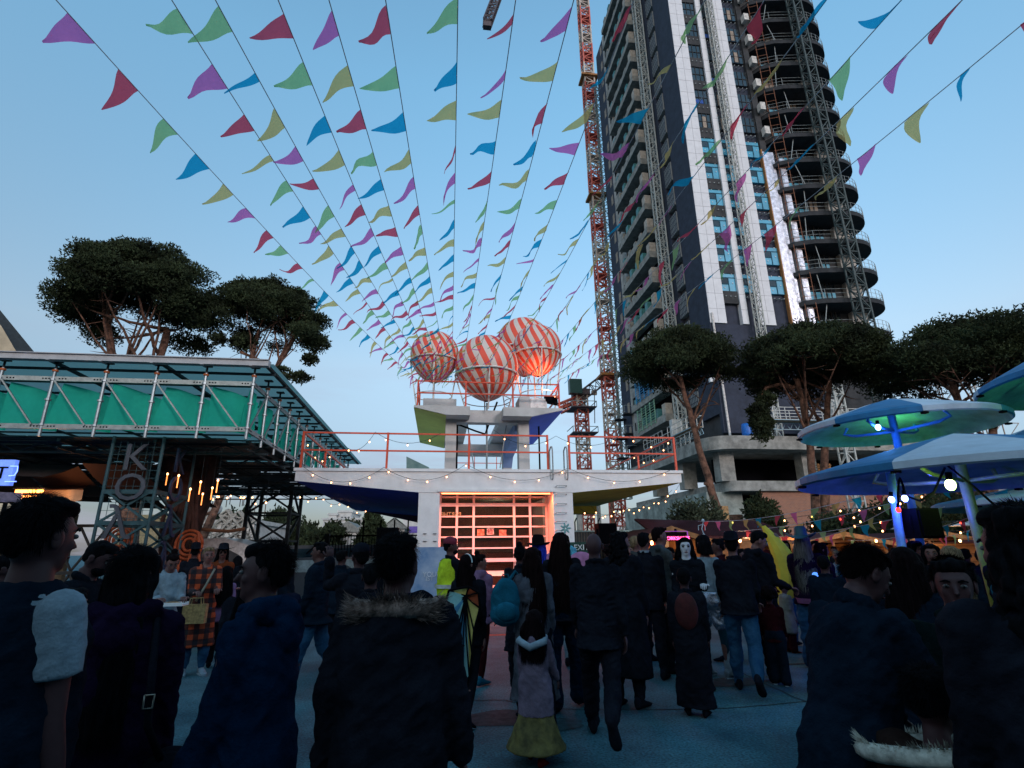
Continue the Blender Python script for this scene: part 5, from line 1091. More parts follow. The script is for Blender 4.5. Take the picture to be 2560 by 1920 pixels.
b3 = bulb('blue bulb right of the pale blue umbrella pole', 2262, 1246, 5.9, (.25,.4,1), (.06,.08,1), .035, es=5, lampe=2)
b4 = bulb('large yellow green bulb hanging from a black cable', 2376, 1212, 5.6, (.75,1,.3), (.55,1,.15), .055, es=5, lampe=3)
b5 = bulb('small red bulb on the pale blue umbrella pole', 2246, 1275, 5.9, (1,.04,.02), (1,.05,.02), .028, es=1.5, lampe=0)
lamp('under_umbrella_lamp', 'POINT', (U1[1]+.3, 8.9, U1[2]-.12), 6, (.15,1,.35), .1)
lamp('under_umbrella_lamp', 'POINT', (U2[1]-.5, 6.5, U2[2]-.22), 22, (.04,.05,1), .1)
lamp('under_umbrella_lamp', 'POINT', (U3[1]-.3, 6.4, U3[2]-.2), 9, (.1,1,.4), .1)
t = thing('blue_pole', 'pale blue leaning pole standing left of the yellow green pole', 'pole', (0,0,0)); a, b = atY(2228,1200,6.1), atY(2265,1437,6.1); t.location = (b.x,6.1,0); b2_ = b+(b-a)*.9; b2_.z = max(b2_.z, 0); part('pole', MB().tube([a+(a-b)*.25, b2_], .05, 12), mat('light blue pole paint', (.16,.36,.60), .45), t, smooth=True)
for k, pts in enumerate((((2370,1165,5.9),(2395,1185,5.7),(2408,1195,5.6),(2450,1230,5.6),(2500,1275,5.6),(2560,1330,5.6)),((2362,1170,5.9),(2348,1200,5.8),(2335,1230,5.8),(2300,1252,5.9),(2264,1240,5.9)),((2250,1195,6),(2258,1215,5.9),(2262,1236,5.9)),((2247,1200,6),(2245,1230,5.9),(2246,1265,5.9)))):
    t = thing('cable', 'black festoon cable %s' % ['running down right from the yellow green bulb','looping left from the umbrella rim to the blue bulbs','short drop to the right blue bulb','short drop to the red bulb'][k], 'cable', atY(*pts[0])); part('cable', MB().tube([atY(*q) for q in pts], .014, 6), M_['black'], t, smooth=True)
speaker('square black loudspeaker hung on the yellow green pole', 2288, 2364, 1270, 1345, 5.9, stand=False)
for k, (px_, py, r_, D, lab) in enumerate(((2265,1322,66,14.5,'small white heater canopy left of the loudspeaker'),(2432,1314,98,14.5,'wider white heater canopy right of the yellow green pole'))):
    p = atY(px_,py,D); rr = pxm(r_/2,p); t = thing('patio_heater', lab, 'heater', (p.x,D,0)); part('canopy', MB().lathe([(rr,0),(rr*.6,.07),(.05,.13)], p, 24), mat('pale heater canopy', (.45,.46,.46), .5), t, smooth=True); part('stem', MB().tube([(p.x,D,0),(p.x,D,p.z)], .035, 8), M_['dsteel'], t); part('burner', MB().lathe([(.1,-.3),(.14,-.05)], p, 12), M_['dsteel'], t)
# ================================================================== STRING LIGHTS
def light_string(label, pts, sag, nb, D=None, r=.02, grp=None):
    P = [Vector(q) if len(q) == 3 and D is None else atY(*q, D) for q in pts]; T = thing('light_string', label, 'string lights', P[0], grp); line = []
    for i in range(len(P)-1):
        for s in range(12): u = s/12; line.append(P[i].lerp(P[i+1],u)-Vector((0,0,sag*4*u*(1-u))))
    line.append(P[-1]); part('wire', MB().tube(line, .006, 4), M_['dsteel'], T)
    for i in range(nb):
        f = (i+.5)/nb*(len(line)-1); k = int(f); q = line[k].lerp(line[min(k+1,len(line)-1)], f-k); b = part('bulb', MB().el(q-Vector((0,0,.055)), (r,r,r*1.3), 8, 6), M_['gold'], T, smooth=True); part('socket', MB().tube([q-Vector((0,0,.03)),q], .014, 6), M_['black'], b)
    return T
Yp = 15.85
pp = lambda x, y: tuple(atY(x, y, Yp))
light_string('warm bulb garland looped along the white parapet of the diving tower', [pp(760,1168),pp(960,1168),pp(1165,1160),pp(1420,1170),pp(1690,1168)], .42, 17)
light_string('warm bulb garland along the left part of the red deck railing', [pp(860,1112),pp(938,1080),pp(1102,1083)], .32, 6)
light_string('warm bulb garland along the railing in front of the columns', [pp(1235,1075),pp(1390,1090),pp(1560,1082),pp(1690,1090)], .35, 9)
light_string('warm bulbs on the receding left deck railing', [(-4.0,16.1,4.95),(-4.0,20,4.95),(-4.0,24,4.95)], .4, 7)
light_string('warm bulbs on the receding right deck railing', [(7.3,16.3,4.95),(7.3,19.5,4.95),(7.3,24,4.95)], .4, 7)
light_string('warm bulb garland below the blue wing soffit', [tuple(atY(741,1226,19)),tuple(atY(800,1232,22)),tuple(atY(860,1250,22)),tuple(atY(925,1268,24))], .3, 9)
light_string('warm bulb garland below the olive wing soffit', [tuple(atY(1450,1272,17)),tuple(atY(1560,1268,17)),tuple(atY(1680,1225,17))], .25, 10)
light_string('warm bulbs low under the leaves of the olive wing', [tuple(atY(1478,1265,20)),tuple(atY(1545,1262,20)),tuple(atY(1620,1250,20)),tuple(atY(1702,1205,20))], .35, 9)
for k in range(4):
    a = atY(1800,1300+k*14,15-k*.5); b = atY(2100,1272+k*10,13-k*.4); c = atY(2330,1225+k*28,11); d = atY(2620,1300+k*14,12)
    light_string('warm bulb string %s over the chalets' % ['highest','second highest','third','lowest'][k], [tuple(a),tuple(b),tuple(c)] if k % 2 == 0 else [tuple(b),tuple(atY(2400,1290+k*12,12)),tuple(d)], .12, 9, r=.02)
# ================================================================== BUNTING
FC = {'m': (.84,.24,.56), 'b': (.03,.46,.72), 'y': (.84,.64,.27), 'g': (.44,.70,.34), 'r': (.86,.13,.19)}
FM = {k: cloth_translucent('flag cloth '+n, FC[k], .5, .62) for k, n in zip('mbygr', ('purple','blue','yellow','green','red'))}
cordm = mat('white cord', (.4,.42,.45), .7)
def bunting(label, P0, P1, n, flagL, wid, seq, seed, blow=(-.78,-.05,-.5), sag=.25, grp='bunting strings fanning from the diving tower', jitter=.28, cr=.0045, ptaper=None):
    g = random.Random(seed); P0, P1 = Vector(P0), Vector(P1); T = thing('bunting_string', label, 'bunting', P0, grp); d = P1-P0; L_ = d.length
    at = lambda u: P0+d*u-Vector((0,0,sag*4*u*(1-u)))
    part('cord', MB().tube([at(i/24) for i in range(25)], cr, 5), cordm, T)
    for i in range(n):
        u = (i+.35+g.uniform(-.08,.08))/n; c = at(u); tv = (at(min(1,u+.01))-at(max(0,u-.01))).normalized()
        b = (Vector(blow)+Vector((g.uniform(-1,1),g.uniform(-1,1),g.uniform(-1,1)*.9))*jitter); b = (b-tv*b.dot(tv)*.75).normalized(); nn = tv.cross(b).normalized()
        Lf = flagL*g.uniform(.86,1.08); W_ = wid*(g.uniform(.78,1.05) if g.random() > .1 else g.uniform(.3,.5)); A = Lf*g.uniform(.04,.17); ph = g.uniform(0,6.3); fr = g.uniform(3,6.5); curl = g.uniform(-.35,.35)*(2.2 if g.random() < .1 else 1)
        mb = MB(); ns = 8; vs = []
        for s in range(ns+1):
            q = s/ns; hw = W_/2*(1-q)**.92+.004; cc = c+b*Lf*(q-.12*q*q*abs(curl))+nn*(A*math.sin(fr*q+ph)*q+curl*Lf*q*q*.6)+Vector((0,0,-.10*Lf*q*q)); off = tv*(g.uniform(-.1,.1)*0+.12*W_*math.sin(q*3))
            fold = nn*(.05*W_*math.sin(q*7+ph))
            vs += [cc-tv*hw+off*q+fold, cc+off*q-fold*.6, cc+tv*hw+off*q+fold]
        fs = []
        for s in range(ns): fs += [(3*s,3*s+1,3*s+4,3*s+3),(3*s+1,3*s+2,3*s+5,3*s+4)]
        mb.add(vs, fs); part('flag', mb, FM[seq[i % len(seq)]], T, smooth=True)
    return T
# tower end x (px at y 950) and two points on each string near the frame edge
S_ = [(1047,(190,20),'farthest left'),(1062,(452,0),'second from left'),(1085,(558,0),'third from left'),(1100,(710,0),'fourth from left'),(1112,(833,0),'fifth from left'),(1122,(970,0),'sixth from left'),
      (1130,(1145,0),'vertical one in the middle'),(1150,(1285,0),'just right of the vertical one'),(1175,(1426,0),'passing left of the crane mast top'),(1205,(1572,0),'crossing the left edge of the high rise'),
      (1240,(1745,0),'crossing the dark corner of the high rise'),(1275,(1890,0),'crossing the white facade stripes'),(1305,(2030,0),'crossing the curved balconies high up'),(1340,(2210,0),'leaving the frame right of the high rise top'),(1367,(2352,4),'second from the far right'),(1395,(2560,9),'farthest right')]
SEQ = ['rgbymrgbymrg','mbyrgmrygbmy','bymrgbymrgyb','gybmrgbymrmb','ybgrmyrgbyrm','gbymrgbymrgy','bymrgbyrmgby','mybgrmybrgym','ybgrmyrbygmr','mybgrbymrgyb','bymrgybmrgby','ybmyrgbymrby','yrmyb yrgbmy'.replace(' ',''),'grmyb grbmyr'.replace(' ',''),'mybgrmybyrmy','gbymrbymygrm']
for i, (x0, (x1, y1), lab) in enumerate(S_):
    a = atY(x0, 952, 16.3); b = atZ(x1, y1, 5.55 if i < 12 else 5.4)
    # bright near end runs on beyond the frame to a fixing behind the viewer
    d = (b-a); ext = b+d*.16
    lenf = (ext-a).length; n = max(14, int(lenf/.50))
    bl_ = (-.75,-.1,-.62) if i < 11 else (-.45,-.1,-.75)
    bunting('bunting string %s, coloured pennants above the square' % lab, ext, a, n, .315, .245, SEQ[i], 100+i, jitter=.4, blow=bl_, sag=.22 if i < 12 else .30, cr=.004)
# low bunting over the chalets
low = [((1745,1303,15),(2380,1168,7.6)),((1810,1330,15.4),(2560,1150,8)),((1860,1345,15),(2620,1190,8)),((1930,1352,15),(2250,1255,8.5)),((2120,1350,15.5),(2560,1235,8.5)),((2340,1345,15.5),(2640,1180,8.5)),((2450,1352,15.5),(2600,1250,9.5))]
for i, (p, q) in enumerate(low):
    a, b = atY(*p), atY(*q); bunting('low bunting string over the chalets, %s' % ['uppermost, starting at the corrugated roof','second, passing behind the blue bulbs','third from the top left','short one ending near the pale blue pole','from the middle chalet up to the right','steep one behind the loudspeaker','steepest at the right edge'][i], b, a, 13 if i != 3 else 8, .24, .24, 'ymrbygmrbyg'[i:]+'mrby', 300+i, blow=(-.1,-.1,-1), sag=.25, grp='low bunting over the market chalets', jitter=.3, cr=.006)

# unseen hall added behind the viewer to shade the crowd; bunting strings run towards it
t = thing('shading_hall', 'long dark unseen hall added behind the viewer to shade the crowd', 'building', (0,-14,0)); part('wall', MB().box(-45,45,-22,-14,0,9.6), mat('dark added hall wall', (.05,.05,.055), .9), t); part('roof', MB().prism([(-46,-23,9.61),(46,-23,9.61),(46,-13.4,9.61),(-46,-13.4,9.61)], (0,0,.5)), M_['dsteel'], t)
for k in range(12): part('window', MB().box(-40+k*7,-37+k*7,-13.99,-13.95,1.2,4.2), mat('added hall window', (.03,.04,.05), .1), t)
# ================================================================== PEOPLE
def cm(name, c, **k):
    kw = dict(rough=1, var=.22, scale=5, bump=.3, bscale=90, spec=.02); kw.update(k); return mat('cloth '+name, c, **kw)
CL_ = dict(black=cm('black', (.0085,.0100,.0150)), navy=cm('navy', (.005,.0105,.019)), charcoal=cm('charcoal', (.007,.009,.013)), hood=cm('blue hoodie', (.0025,.013,.034)), denim=cm('denim', (.012,.050,.11), col2=(.028,.085,.155)), ddenim=cm('dark denim', (.003,.012,.028)), white=cm('white', (.20,.26,.30)), pink=cm('pink', (.17,.10,.18)), grey=cm('grey wool', (.065,.073,.092)), purple=cm('dark purple', (.009,.005,.017)), brown=cm('brown', (.02,.012,.01)), red=cm('red', (.085,.007,.008)), dred=cm('dark red', (.028,.005,.007)), green=cm('dark green knit', (.005,.012,.013)), cream=cm('cream', (.20,.19,.15)), teal=cm('teal tights', (.010,.045,.065)), mauve=cm('mauve padded', (.12,.095,.13)), blue=cm('blue', (.01,.06,.22)), tblue=cm('teal blue', (.01,.09,.14)), yel=cm('hi vis yellow', (.45,.60,.03)), grn=cm('grey green', (.05,.06,.065)), silver=cm('silver foil', (.45,.5,.6), rough=.25, metal=.8), rust=cm('rust', (.12,.03,.012)), lil=cm('lilac', (.16,.10,.2)))
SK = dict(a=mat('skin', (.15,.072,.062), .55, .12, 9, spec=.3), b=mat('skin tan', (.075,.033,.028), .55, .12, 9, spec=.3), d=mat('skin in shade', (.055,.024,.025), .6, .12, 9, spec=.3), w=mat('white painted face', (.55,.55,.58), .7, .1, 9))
HR = dict(k=mat('black hair', (.0035,.0038,.005), .7, .4, 30, .2, bscale=160, spec=.05), br=mat('dark brown hair', (.006,.0035,.004), .6, .4, 30, .25, bscale=160), ch=mat('chestnut hair', (.009,.0045,.0045), .6, .4, 30, .25, bscale=160), bl=mat('blond hair', (.17,.12,.07), .6, .4, 30, .25, bscale=160), gr=mat('ash hair', (.10,.095,.085), .6, .4, 30, .25, bscale=160), bu=mat('light blue hair', (.10,.36,.48), .55, .3, 30, .3), db=mat('deep blue hair', (.02,.04,.4), .55, .3, 30, .3))
for _m in HR.values():
    _m.node_tree.nodes['Principled BSDF'].inputs['Specular IOR Level'].default_value = .04; _m.node_tree.nodes['Principled BSDF'].inputs['Roughness'].default_value = .85      # streaky strands running down the hair
    _t = _m.node_tree
    for _n in list(_t.nodes):
        if _n.type == 'TEX_NOISE':
            _mp = _t.nodes.new('ShaderNodeMapping'); _mp.inputs['Scale'].default_value = (2.2,2.2,.22); _l = _n.inputs['Vector'].links[0]; _src = _l.from_socket; _t.links.new(_src, _mp.inputs[0]); _t.links.new(_mp.outputs[0], _n.inputs['Vector'])
eyem = mat('eye dark', (.01,.008,.008), .2); eyew = mat('eye white', (.10,.095,.09), .4); lipm = mat('lips', (.16,.035,.035), .4)
def hand_mesh(mb, wr, d, up, s, grip=.25, side=1):
    # palm, four separate fingers of different length, and a thumb from the side of the palm
    d = d.normalized(); n = (up - d*up.dot(d)).normalized(); x = d.cross(n)*side
    Mx = Matrix((x, d, n)).transposed(); pc = wr+d*.048*s; mb.el(pc, (.040*s,.052*s,.016*s), 12, 8, Mx)
    for i, (o, L_) in enumerate(((-.030,.066),(-.010,.078),(.010,.073),(.029,.056))):
        L_ *= s; p = wr+d*.085*s+x*o*s; a = grip; p1 = p+(d*math.cos(a)-n*math.sin(a))*L_*.45; p2 = p1+(d*math.cos(a*2.3)-n*math.sin(a*2.3))*L_*.33; p3 = p2+(d*math.cos(a*3.2)-n*math.sin(a*3.2))*L_*.25
        mb.limb([p-d*.02*s, p1, p2, p3], [.0095*s,.0085*s,.0078*s,.0065*s], 7)
    t0 = wr+d*.028*s-x*.030*s; t1 = t0+(d*.55-x*.8)*.032*s; t2 = t1+(d*.85-x*.3-n*grip*.8)*.030*s; mb.limb([t0,t1,t2], [.013*s,.011*s,.008*s], 7)
PID = [0]
class Person: pass
def person(hx, hy, D, turn, label, h=None, top='jacket', tc='black', bot='trousers', bc='black', hair='short', hc='k', skin='d', arms=None, legs=None, lean=0, hy_=0, hp=0, bulk=1.0, sex='m', hem=None, child=False, shoe='black', sleeve=1, hood=False, hat=None, face=None, cat='person', vox=None, pxz=0, shoe_m=None, side=0, belt=None):
    PID[0] += 1; seed = PID[0]; P = Person(); g = random.Random(seed*7)
    w_ = atD(hx, hy, D); H = h or w_.z; s = H/1.75; phi = math.atan2(w_.x, w_.y); rz = -phi-R(turn)
    T = thing('person', label, cat, (w_.x, w_.y, 0), 'visitors in the festival crowd', rz=rz); P.T = T
    v = vox or max(.0095, .0017*D); ks = 1.0; hs = 1.28 if child and H < 1.2 else (1.12 if child else 1)
    arms = arms or ((g.uniform(-4,10),g.uniform(7,12),g.uniform(8,25),4),(g.uniform(-4,10),g.uniform(7,12),g.uniform(8,25),4))
    legs = legs or ((g.uniform(-4,8),g.uniform(0,6),2),(g.uniform(-8,4),g.uniform(0,6),2))
    fem = sex == 'f'; SW = (.148 if fem else .166)*s*(bulk*.5+.5); hipw = .088*s
    pel = Vector((0,0,.93*s)); Ml = Matrix.Rotation(-R(lean),3,'X') @ Matrix.Rotation(R(side),3,'Y')
    def TL(p): return pel+Ml@(Vector(p)-pel)
    X, Y, Z = Vector((1,0,0)), Ml@Vector((0,1,0)), Ml@Vector((0,0,1))
    AX = Ml@Vector((1,0,0))
    # joints
    fz = 0; J = {}
    for sd, (f, kf, ou) in zip((-1,1), legs):
        hp_ = Vector((sd*hipw,0,.90*s)); th = Vector((sd*math.sin(R(ou)), math.sin(R(f)), -math.cos(R(f)))).normalized(); kn = hp_+th*.415*s
        sh = Vector((sd*math.sin(R(ou))*.4, math.sin(R(f-kf)), -math.cos(R(f-kf)))).normalized(); an = kn+sh*.41*s; J[sd] = (hp_, kn, an, R(f-kf)); fz = min(fz, an.z-.075*s) if fz else an.z-.075*s
    dz = Vector((0,0,-min(J[-1][2].z, J[1][2].z)+.075*s))
    up = lambda p: p+dz
    body = MB(); hands = MB()
    # legs
    for sd in (-1,1):
        a, b, c, _ = J[sd]; body.limb([up(a), up(a.lerp(b,.5)), up(b), up(b.lerp(c,.35)+Vector((0,-.012*s,0))), up(c)], [.078*s,.068*s,.05*s,.048*s,.035*s], 10)
    tr = [(.86,.15,.105),(.95,.158,.11),(1.07,.135 if not fem else .118,.10),(1.2,.155 if not fem else .135,.105),(1.33,.172 if not fem else .15,.11),(1.42,.13,.085),(1.47,.065,.065),(1.56,.052,.056)]
    body.rings([(up(TL((0,0,z*s))), rx*s*bulk if z < 1.45 else rx*s, ry*s*bulk if z < 1.45 else ry*s, AX, Y) for z, rx, ry in tr], 16)
    A = {}
    for sd, (f, o, fl, inn) in zip((-1,1), arms):
        o = o*.5 if o < 40 else o; inn = inn*.6
        sh = TL((sd*SW,0,1.415*s)); ud = Vector((sd*math.sin(R(o)), math.sin(R(f))*math.cos(R(o)), -math.cos(R(f))*math.cos(R(o)))).normalized()
        if lean: ud = (ud*.6+(Ml@ud)*.4).normalized()
        el = sh+ud*.29*s; f2 = f+fl; o2 = o-inn; fd = Vector((sd*math.sin(R(o2)), math.sin(R(f2))*math.cos(R(o2)), -math.cos(R(f2))*math.cos(R(o2)))).normalized(); wr = el+fd*.25*s
        A[sd] = (up(sh), up(el), up(wr), fd); body.limb([up(sh), up(sh.lerp(el,.5)), up(el), up(el.lerp(wr,.4)), up(wr)], [.05*s,.044*s,.036*s,.036*s,.025*s], 9)
        hand_mesh(hands, up(wr)+fd*.005, fd, Vector((sd*.9,.2,.1)) if f2 < 50 else Vector((0,-.2,1)), s*(1 if not child else .95), grip=.3 if f2 < 50 else .55, side=-sd)
    P.A = A; P.s = s
    # head
    nk = up(TL((0,0,1.50*s))); Mh = Ml @ Matrix.Rotation(-R(hy_),3,'Z') @ Matrix.Rotation(-R(hp),3,'X'); Mh = Mh if abs(lean) < 15 else Matrix.Rotation(-R(lean*.75),3,'X') @ Matrix.Rotation(-R(hy_),3,'Z') @ Matrix.Rotation(-R(hp),3,'X')
    q = s*hs
    def HD(x, y, z): return nk+Mh@Vector((x*q, y*q, (z-1.50)*q))
    body.el(HD(0,.0,1.645), (.074*q,.094*q,.105*q), 16, 12, Mh); body.el(HD(0,.035,1.585), (.056*q,.056*q,.068*q), 14, 10, Mh); body.el(HD(0,.07,1.545), (.026*q,.02*q,.02*q), 10, 6, Mh)
    body.el(HD(0,.078,1.665), (.05*q,.02*q,.012*q), 10, 6, Mh)
    for sd in (-1,1): body.el(HD(sd*.04,.068,1.61), (.018*q,.018*q,.022*q), 8, 6, Mh)
    body.limb([HD(0,.088,1.652), HD(0,.104,1.622), HD(0,.113,1.605)], [.007*q,.011*q,.013*q], 8)
    ears = MB()
    for sd in (-1,1): ears.el(HD(sd*.079,-.004,1.628), (.009*q,.021*q,.032*q), 10, 8, Mh); ears.el(HD(sd*.084,-.008,1.64), (.006*q,.018*q,.02*q), 8, 6, Mh)
    hands.add(ears.v, ears.f)
    o = remeshed('body', body, SK[skin], T, v if D < 4 else max(v, .012), 2, hands); P.HD = HD; P.q = q; P.Mh = Mh
    # face
    vis = abs(((turn+hy_+180) % 360)-180) > 40 or face
    if vis and hair != 'mask':
        for sd in (-1,1):
            e = part('eye', MB().el(HD(sd*.032,.0865,1.638), (.0135*q,.009*q,.0085*q), 10, 6, Mh), eyew, T, local=True, smooth=True)
            part('iris', MB().el(HD(sd*.032,.0935,1.638), (.006*q,.004*q,.0065*q), 8, 5, Mh), eyem, e, local=True)
            part('eyebrow', MB().tube([HD(sd*.014,.097,1.657), HD(sd*.032,.096,1.663), HD(sd*.052,.083,1.656)], [.004*q,.005*q,.003*q], 6), HR[hc if hc in ('k','br') else 'br'], T, local=True)
        part('mouth', MB().limb([HD(-.020,.091,1.572), HD(0,.099,1.572), HD(.020,.091,1.572)], [.0035*q,.0065*q,.0035*q], 8), lipm, T, local=True, smooth=True)
        if face == 'white':
            for sd in (-1,1): part('eye_makeup', MB().el(HD(sd*.031,.0835,1.640), (.018*q,.0105*q,.012*q), 12, 7, Mh), eyem, T, local=True)
        if face == 'beard': part('beard', MB().el(HD(0,.052,1.565), (.058*q,.053*q,.045*q), 14, 8, Mh), HR['k'], T, local=True, smooth=True)
        if face == 'sun': 
            for sd in (-1,1): part('lens', MB().el(HD(sd*.033,.094,1.638), (.024*q,.007*q,.018*q), 12, 6, Mh), M_['black'], T, local=True)
    if face == 'glasses':
        for sd in (-1,1): part('eyeglass', MB().tube([HD(sd*(.033+.022*math.cos(a*.7854)),.103,1.638+.017*math.sin(a*.7854)) for a in range(9)], .0025*q, 5), M_['black'], T, local=True)
        part('temple', MB().tube([HD(.056,.1,1.64),HD(.08,0,1.645)], .0025*q, 5), M_['black'], T, local=True)
    # hair
    if hair not in ('bald','none','mask'):
        hb = MB(); m = HR[hc]
        hb.el(HD(0,-.020,1.672), (.082*q,.090*q,.092*q), 16, 12, Mh); hb.el(HD(0,.035,1.722), (.064*q,.058*q,.040*q), 14, 8, Mh); hb.el(HD(0,-.058,1.632), (.062*q,.044*q,.062*q), 12, 8, Mh)
        if hair == 'short':
            for i in range(14): a = g.uniform(0,6.28); hb.el(HD(.055*math.cos(a),.01+.06*math.sin(a),1.735), (.022*q,.022*q,.018*q), 8, 5, Mh)
        ends = {'long':1.22,'vlong':1.05,'bob':1.50,'mid':1.40,'tail':1.3}.get(hair)
        if ends:
            W0 = .088 if hair != 'tail' else .03; dd = (1.66-ends)*q
            rs = []
            for i in range(8):
                u = i/7; c = HD(0,-.035,1.66)*(1-u)+(HD(0,-.075 if hair != 'bob' else -.03,1.5)*.35+(up(TL((0,-.115*s,1.3*s)))*.65 if hair != 'bob' else HD(0,-.03,1.5)*.65))*u; c.z = HD(0,0,1.66).z-dd*u
                ww = W0*q*((1+.62*math.sin(u*2.3)-.30*u**3) if hair != 'bob' else 1+.1*u); c += Mh@Vector((.012*math.sin(u*5+seed),0,0)); rs.append((c, ww, (.07 if hair != 'bob' else .088)*q*(1-.62*u if hair != 'bob' else 1), Mh@Vector((1,0,0)), Mh@Vector((0,1,0))))
            hb.rings(rs, 14)
            for sd in (-1,1): hb.limb([HD(sd*.068,.03,1.70), HD(sd*.086,.02,1.62), HD(sd*.088,.0,1.53)], [.03*q,.024*q,.022*q], 8)
        if hair == 'bun': hb.el(HD(0,-.05,1.775), (.042*q,.042*q,.038*q), 10, 8, Mh)
        if hair == 'curly' or hair == 'afro':
            k_ = 60 if hair == 'curly' else 80
            for i in range(k_): a = g.uniform(0,6.28); t = g.uniform(.0,1.9); rr = .098 if hair == 'curly' else .125; hb.el(HD(rr*math.sin(t)*math.cos(a),-.03+rr*math.sin(t)*math.sin(a),1.66+rr*math.cos(t)), (.03*q,.03*q,.03*q), 7, 5)
        if hair == 'wild':
            for i in range(260): a = g.uniform(0,6.28); u = g.random(); rr = (.075+.05*u)*g.uniform(.9,1.12); hb.el(HD(rr*math.cos(a),-.035+rr*.85*math.sin(a),1.73-.36*u), (.018*q,.018*q,.024*q), 7, 5)
        st_ = MB()
        if D >= 3.6 and D < 10.5 and ends and hair != 'bob':
            for i in range(1500):
                u = g.random()**.8; a = math.pi*(1+g.random()); c = HD(0,-.035,1.66)*(1-u)+up(TL((0,-.115*s,1.3*s)))*u; c.z = HD(0,0,1.66).z-(1.66-ends)*q*u; ww = .088*q*(1+.62*math.sin(u*2.3)-.30*u**3); p_ = c+Mh@Vector((math.cos(a)*ww*1.04,math.sin(a)*.074*q*(1-.55*u),0)); w2 = Mh@Vector((-math.sin(a),math.cos(a),0))*.005; st_.add([p_-w2,p_+w2,p_+Vector((g.uniform(-.025,.025),g.uniform(-.02,.01),-.14))], [(0,1,2)])
        if D < 3.6:
            for i in range(5200):
                z_ = g.uniform(-.7,1); a = g.uniform(0,6.2832); rr = math.sqrt(max(0,1-z_*z_)); n_ = Vector((rr*math.cos(a), rr*math.sin(a), z_))
                if (n_.y > .35 and z_ < .55) or (z_ < -.1 and n_.y > -.15): continue
                b_ = HD(n_.x*.083, -.020+n_.y*.092, 1.672+n_.z*.096); fl = Mh@Vector((n_.x*.6+g.uniform(-.3,.3), n_.y*.6+(.5 if z_ > .6 else -.1)+g.uniform(-.3,.3), -.75+z_*.9+g.uniform(-.2,.2))); fl = fl.normalized()*g.uniform(.02,.042)*q; nn_ = (Mh@n_); w2 = fl.cross(nn_).normalized()*.0016; st_.add([b_-w2, b_+w2, b_+fl+nn_*.006*g.random()], [(0,1,2)])
            if ends:
                for i in range(4500):
                    u = g.random(); a = math.pi*(1+g.random()); c = HD(0,-.035,1.66)*(1-u)+up(TL((0,-.115*s,1.3*s)))*u; c.z = HD(0,0,1.66).z-(1.66-ends)*q*u; p_ = c+Mh@Vector((math.cos(a)*.105*q,math.sin(a)*.066*q,0)); w2 = Mh@Vector((-math.sin(a),math.cos(a),0))*.0018; st_.add([p_-w2,p_+w2,p_+Vector((g.uniform(-.01,.01),g.uniform(-.01,.01),-.09))], [(0,1,2)])
        remeshed('hair', hb, m, T, max(.008, v*.8), 1, st_, (.0035*q, 50, seed))
    if hat: hat(P)
    # garments
    C_ = CL_[tc]; t = {'tee':.008,'jacket':.016,'hoodie':.018,'coat':.020,'parka':.040,'robe':.028,'dress':.012,'fit':.003}[top]
    hz = hem if hem is not None else {'tee':.86,'jacket':.80,'hoodie':.80,'coat':.45,'parka':.72,'robe':.07,'dress':.5,'fit':.93}[top]
    gt = MB(); rows = [(1.475,.068,.068),(1.44,.12,.085),(1.40,.165 if not fem else .14,.098),(1.33,.182 if not fem else .155,.112),(1.2,.168 if not fem else .14,.112),(1.07,.155 if not fem else .13,.108),(.96,.168,.118),(.88,.172,.122)]
    rs = [(up(TL((0,0,z*s))), (rx+t)*s*bulk if z < 1.45 else (rx+t*.4)*s, (ry+t)*s*bulk if z < 1.45 else (ry+t*.4)*s, AX, Y) for z, rx, ry in rows if z >= hz-.01]
    if hz < .88:
        n = max(2, int((.88-hz)/.09)); f0, f1 = (J[-1][3]+J[1][3])/2, 0
        for i in range(1, n+1):
            u = i/n; z = .88-(.88-hz)*u; fl = (.172+t+(.05*u*(.88-hz)/.45 if top in ('coat','dress','parka') else .015*u)+(.02*u if top == 'robe' else 0)); c = Vector((0,0,z*s))
            sway = Vector((0, ((J[-1][1].y+J[1][1].y)/2)*(.88-z)/.45, 0)) if z < .85 else Vector((0,0,0)); sw = Vector((0,sway.y,0)); ex = abs(J[-1][1].y-J[1][1].y)*.35*u
            rs.append((up(c+sw), fl*s*bulk, ((ry_:=(.125+t))*s+ex)*bulk, X, Vector((0,1,0))))
    gt.rings(rs, 20)
    for sd in (-1,1):
        a, b, c, fd = A[sd]; ar = [.060+t*.7,.052+t*.6,.046+t*.5,.043+t*.5,.035+t*.4]
        if sleeve == 1: gt.limb([a, a.lerp(b,.5), b, b.lerp(c,.45), c-fd*.012*s], [r_*s*(bulk*.5+.5) for r_ in ar], 12)
        elif sleeve: gt.el(a, (ar[0]*s*1.05,)*3, 12, 8); gt.tube([a, a.lerp(b,.3), a.lerp(b,sleeve*.9), a.lerp(b,sleeve)], [ar[0]*s*1.02,ar[0]*s*1.08,ar[0]*s*1.02,ar[0]*s*1.04], 16)
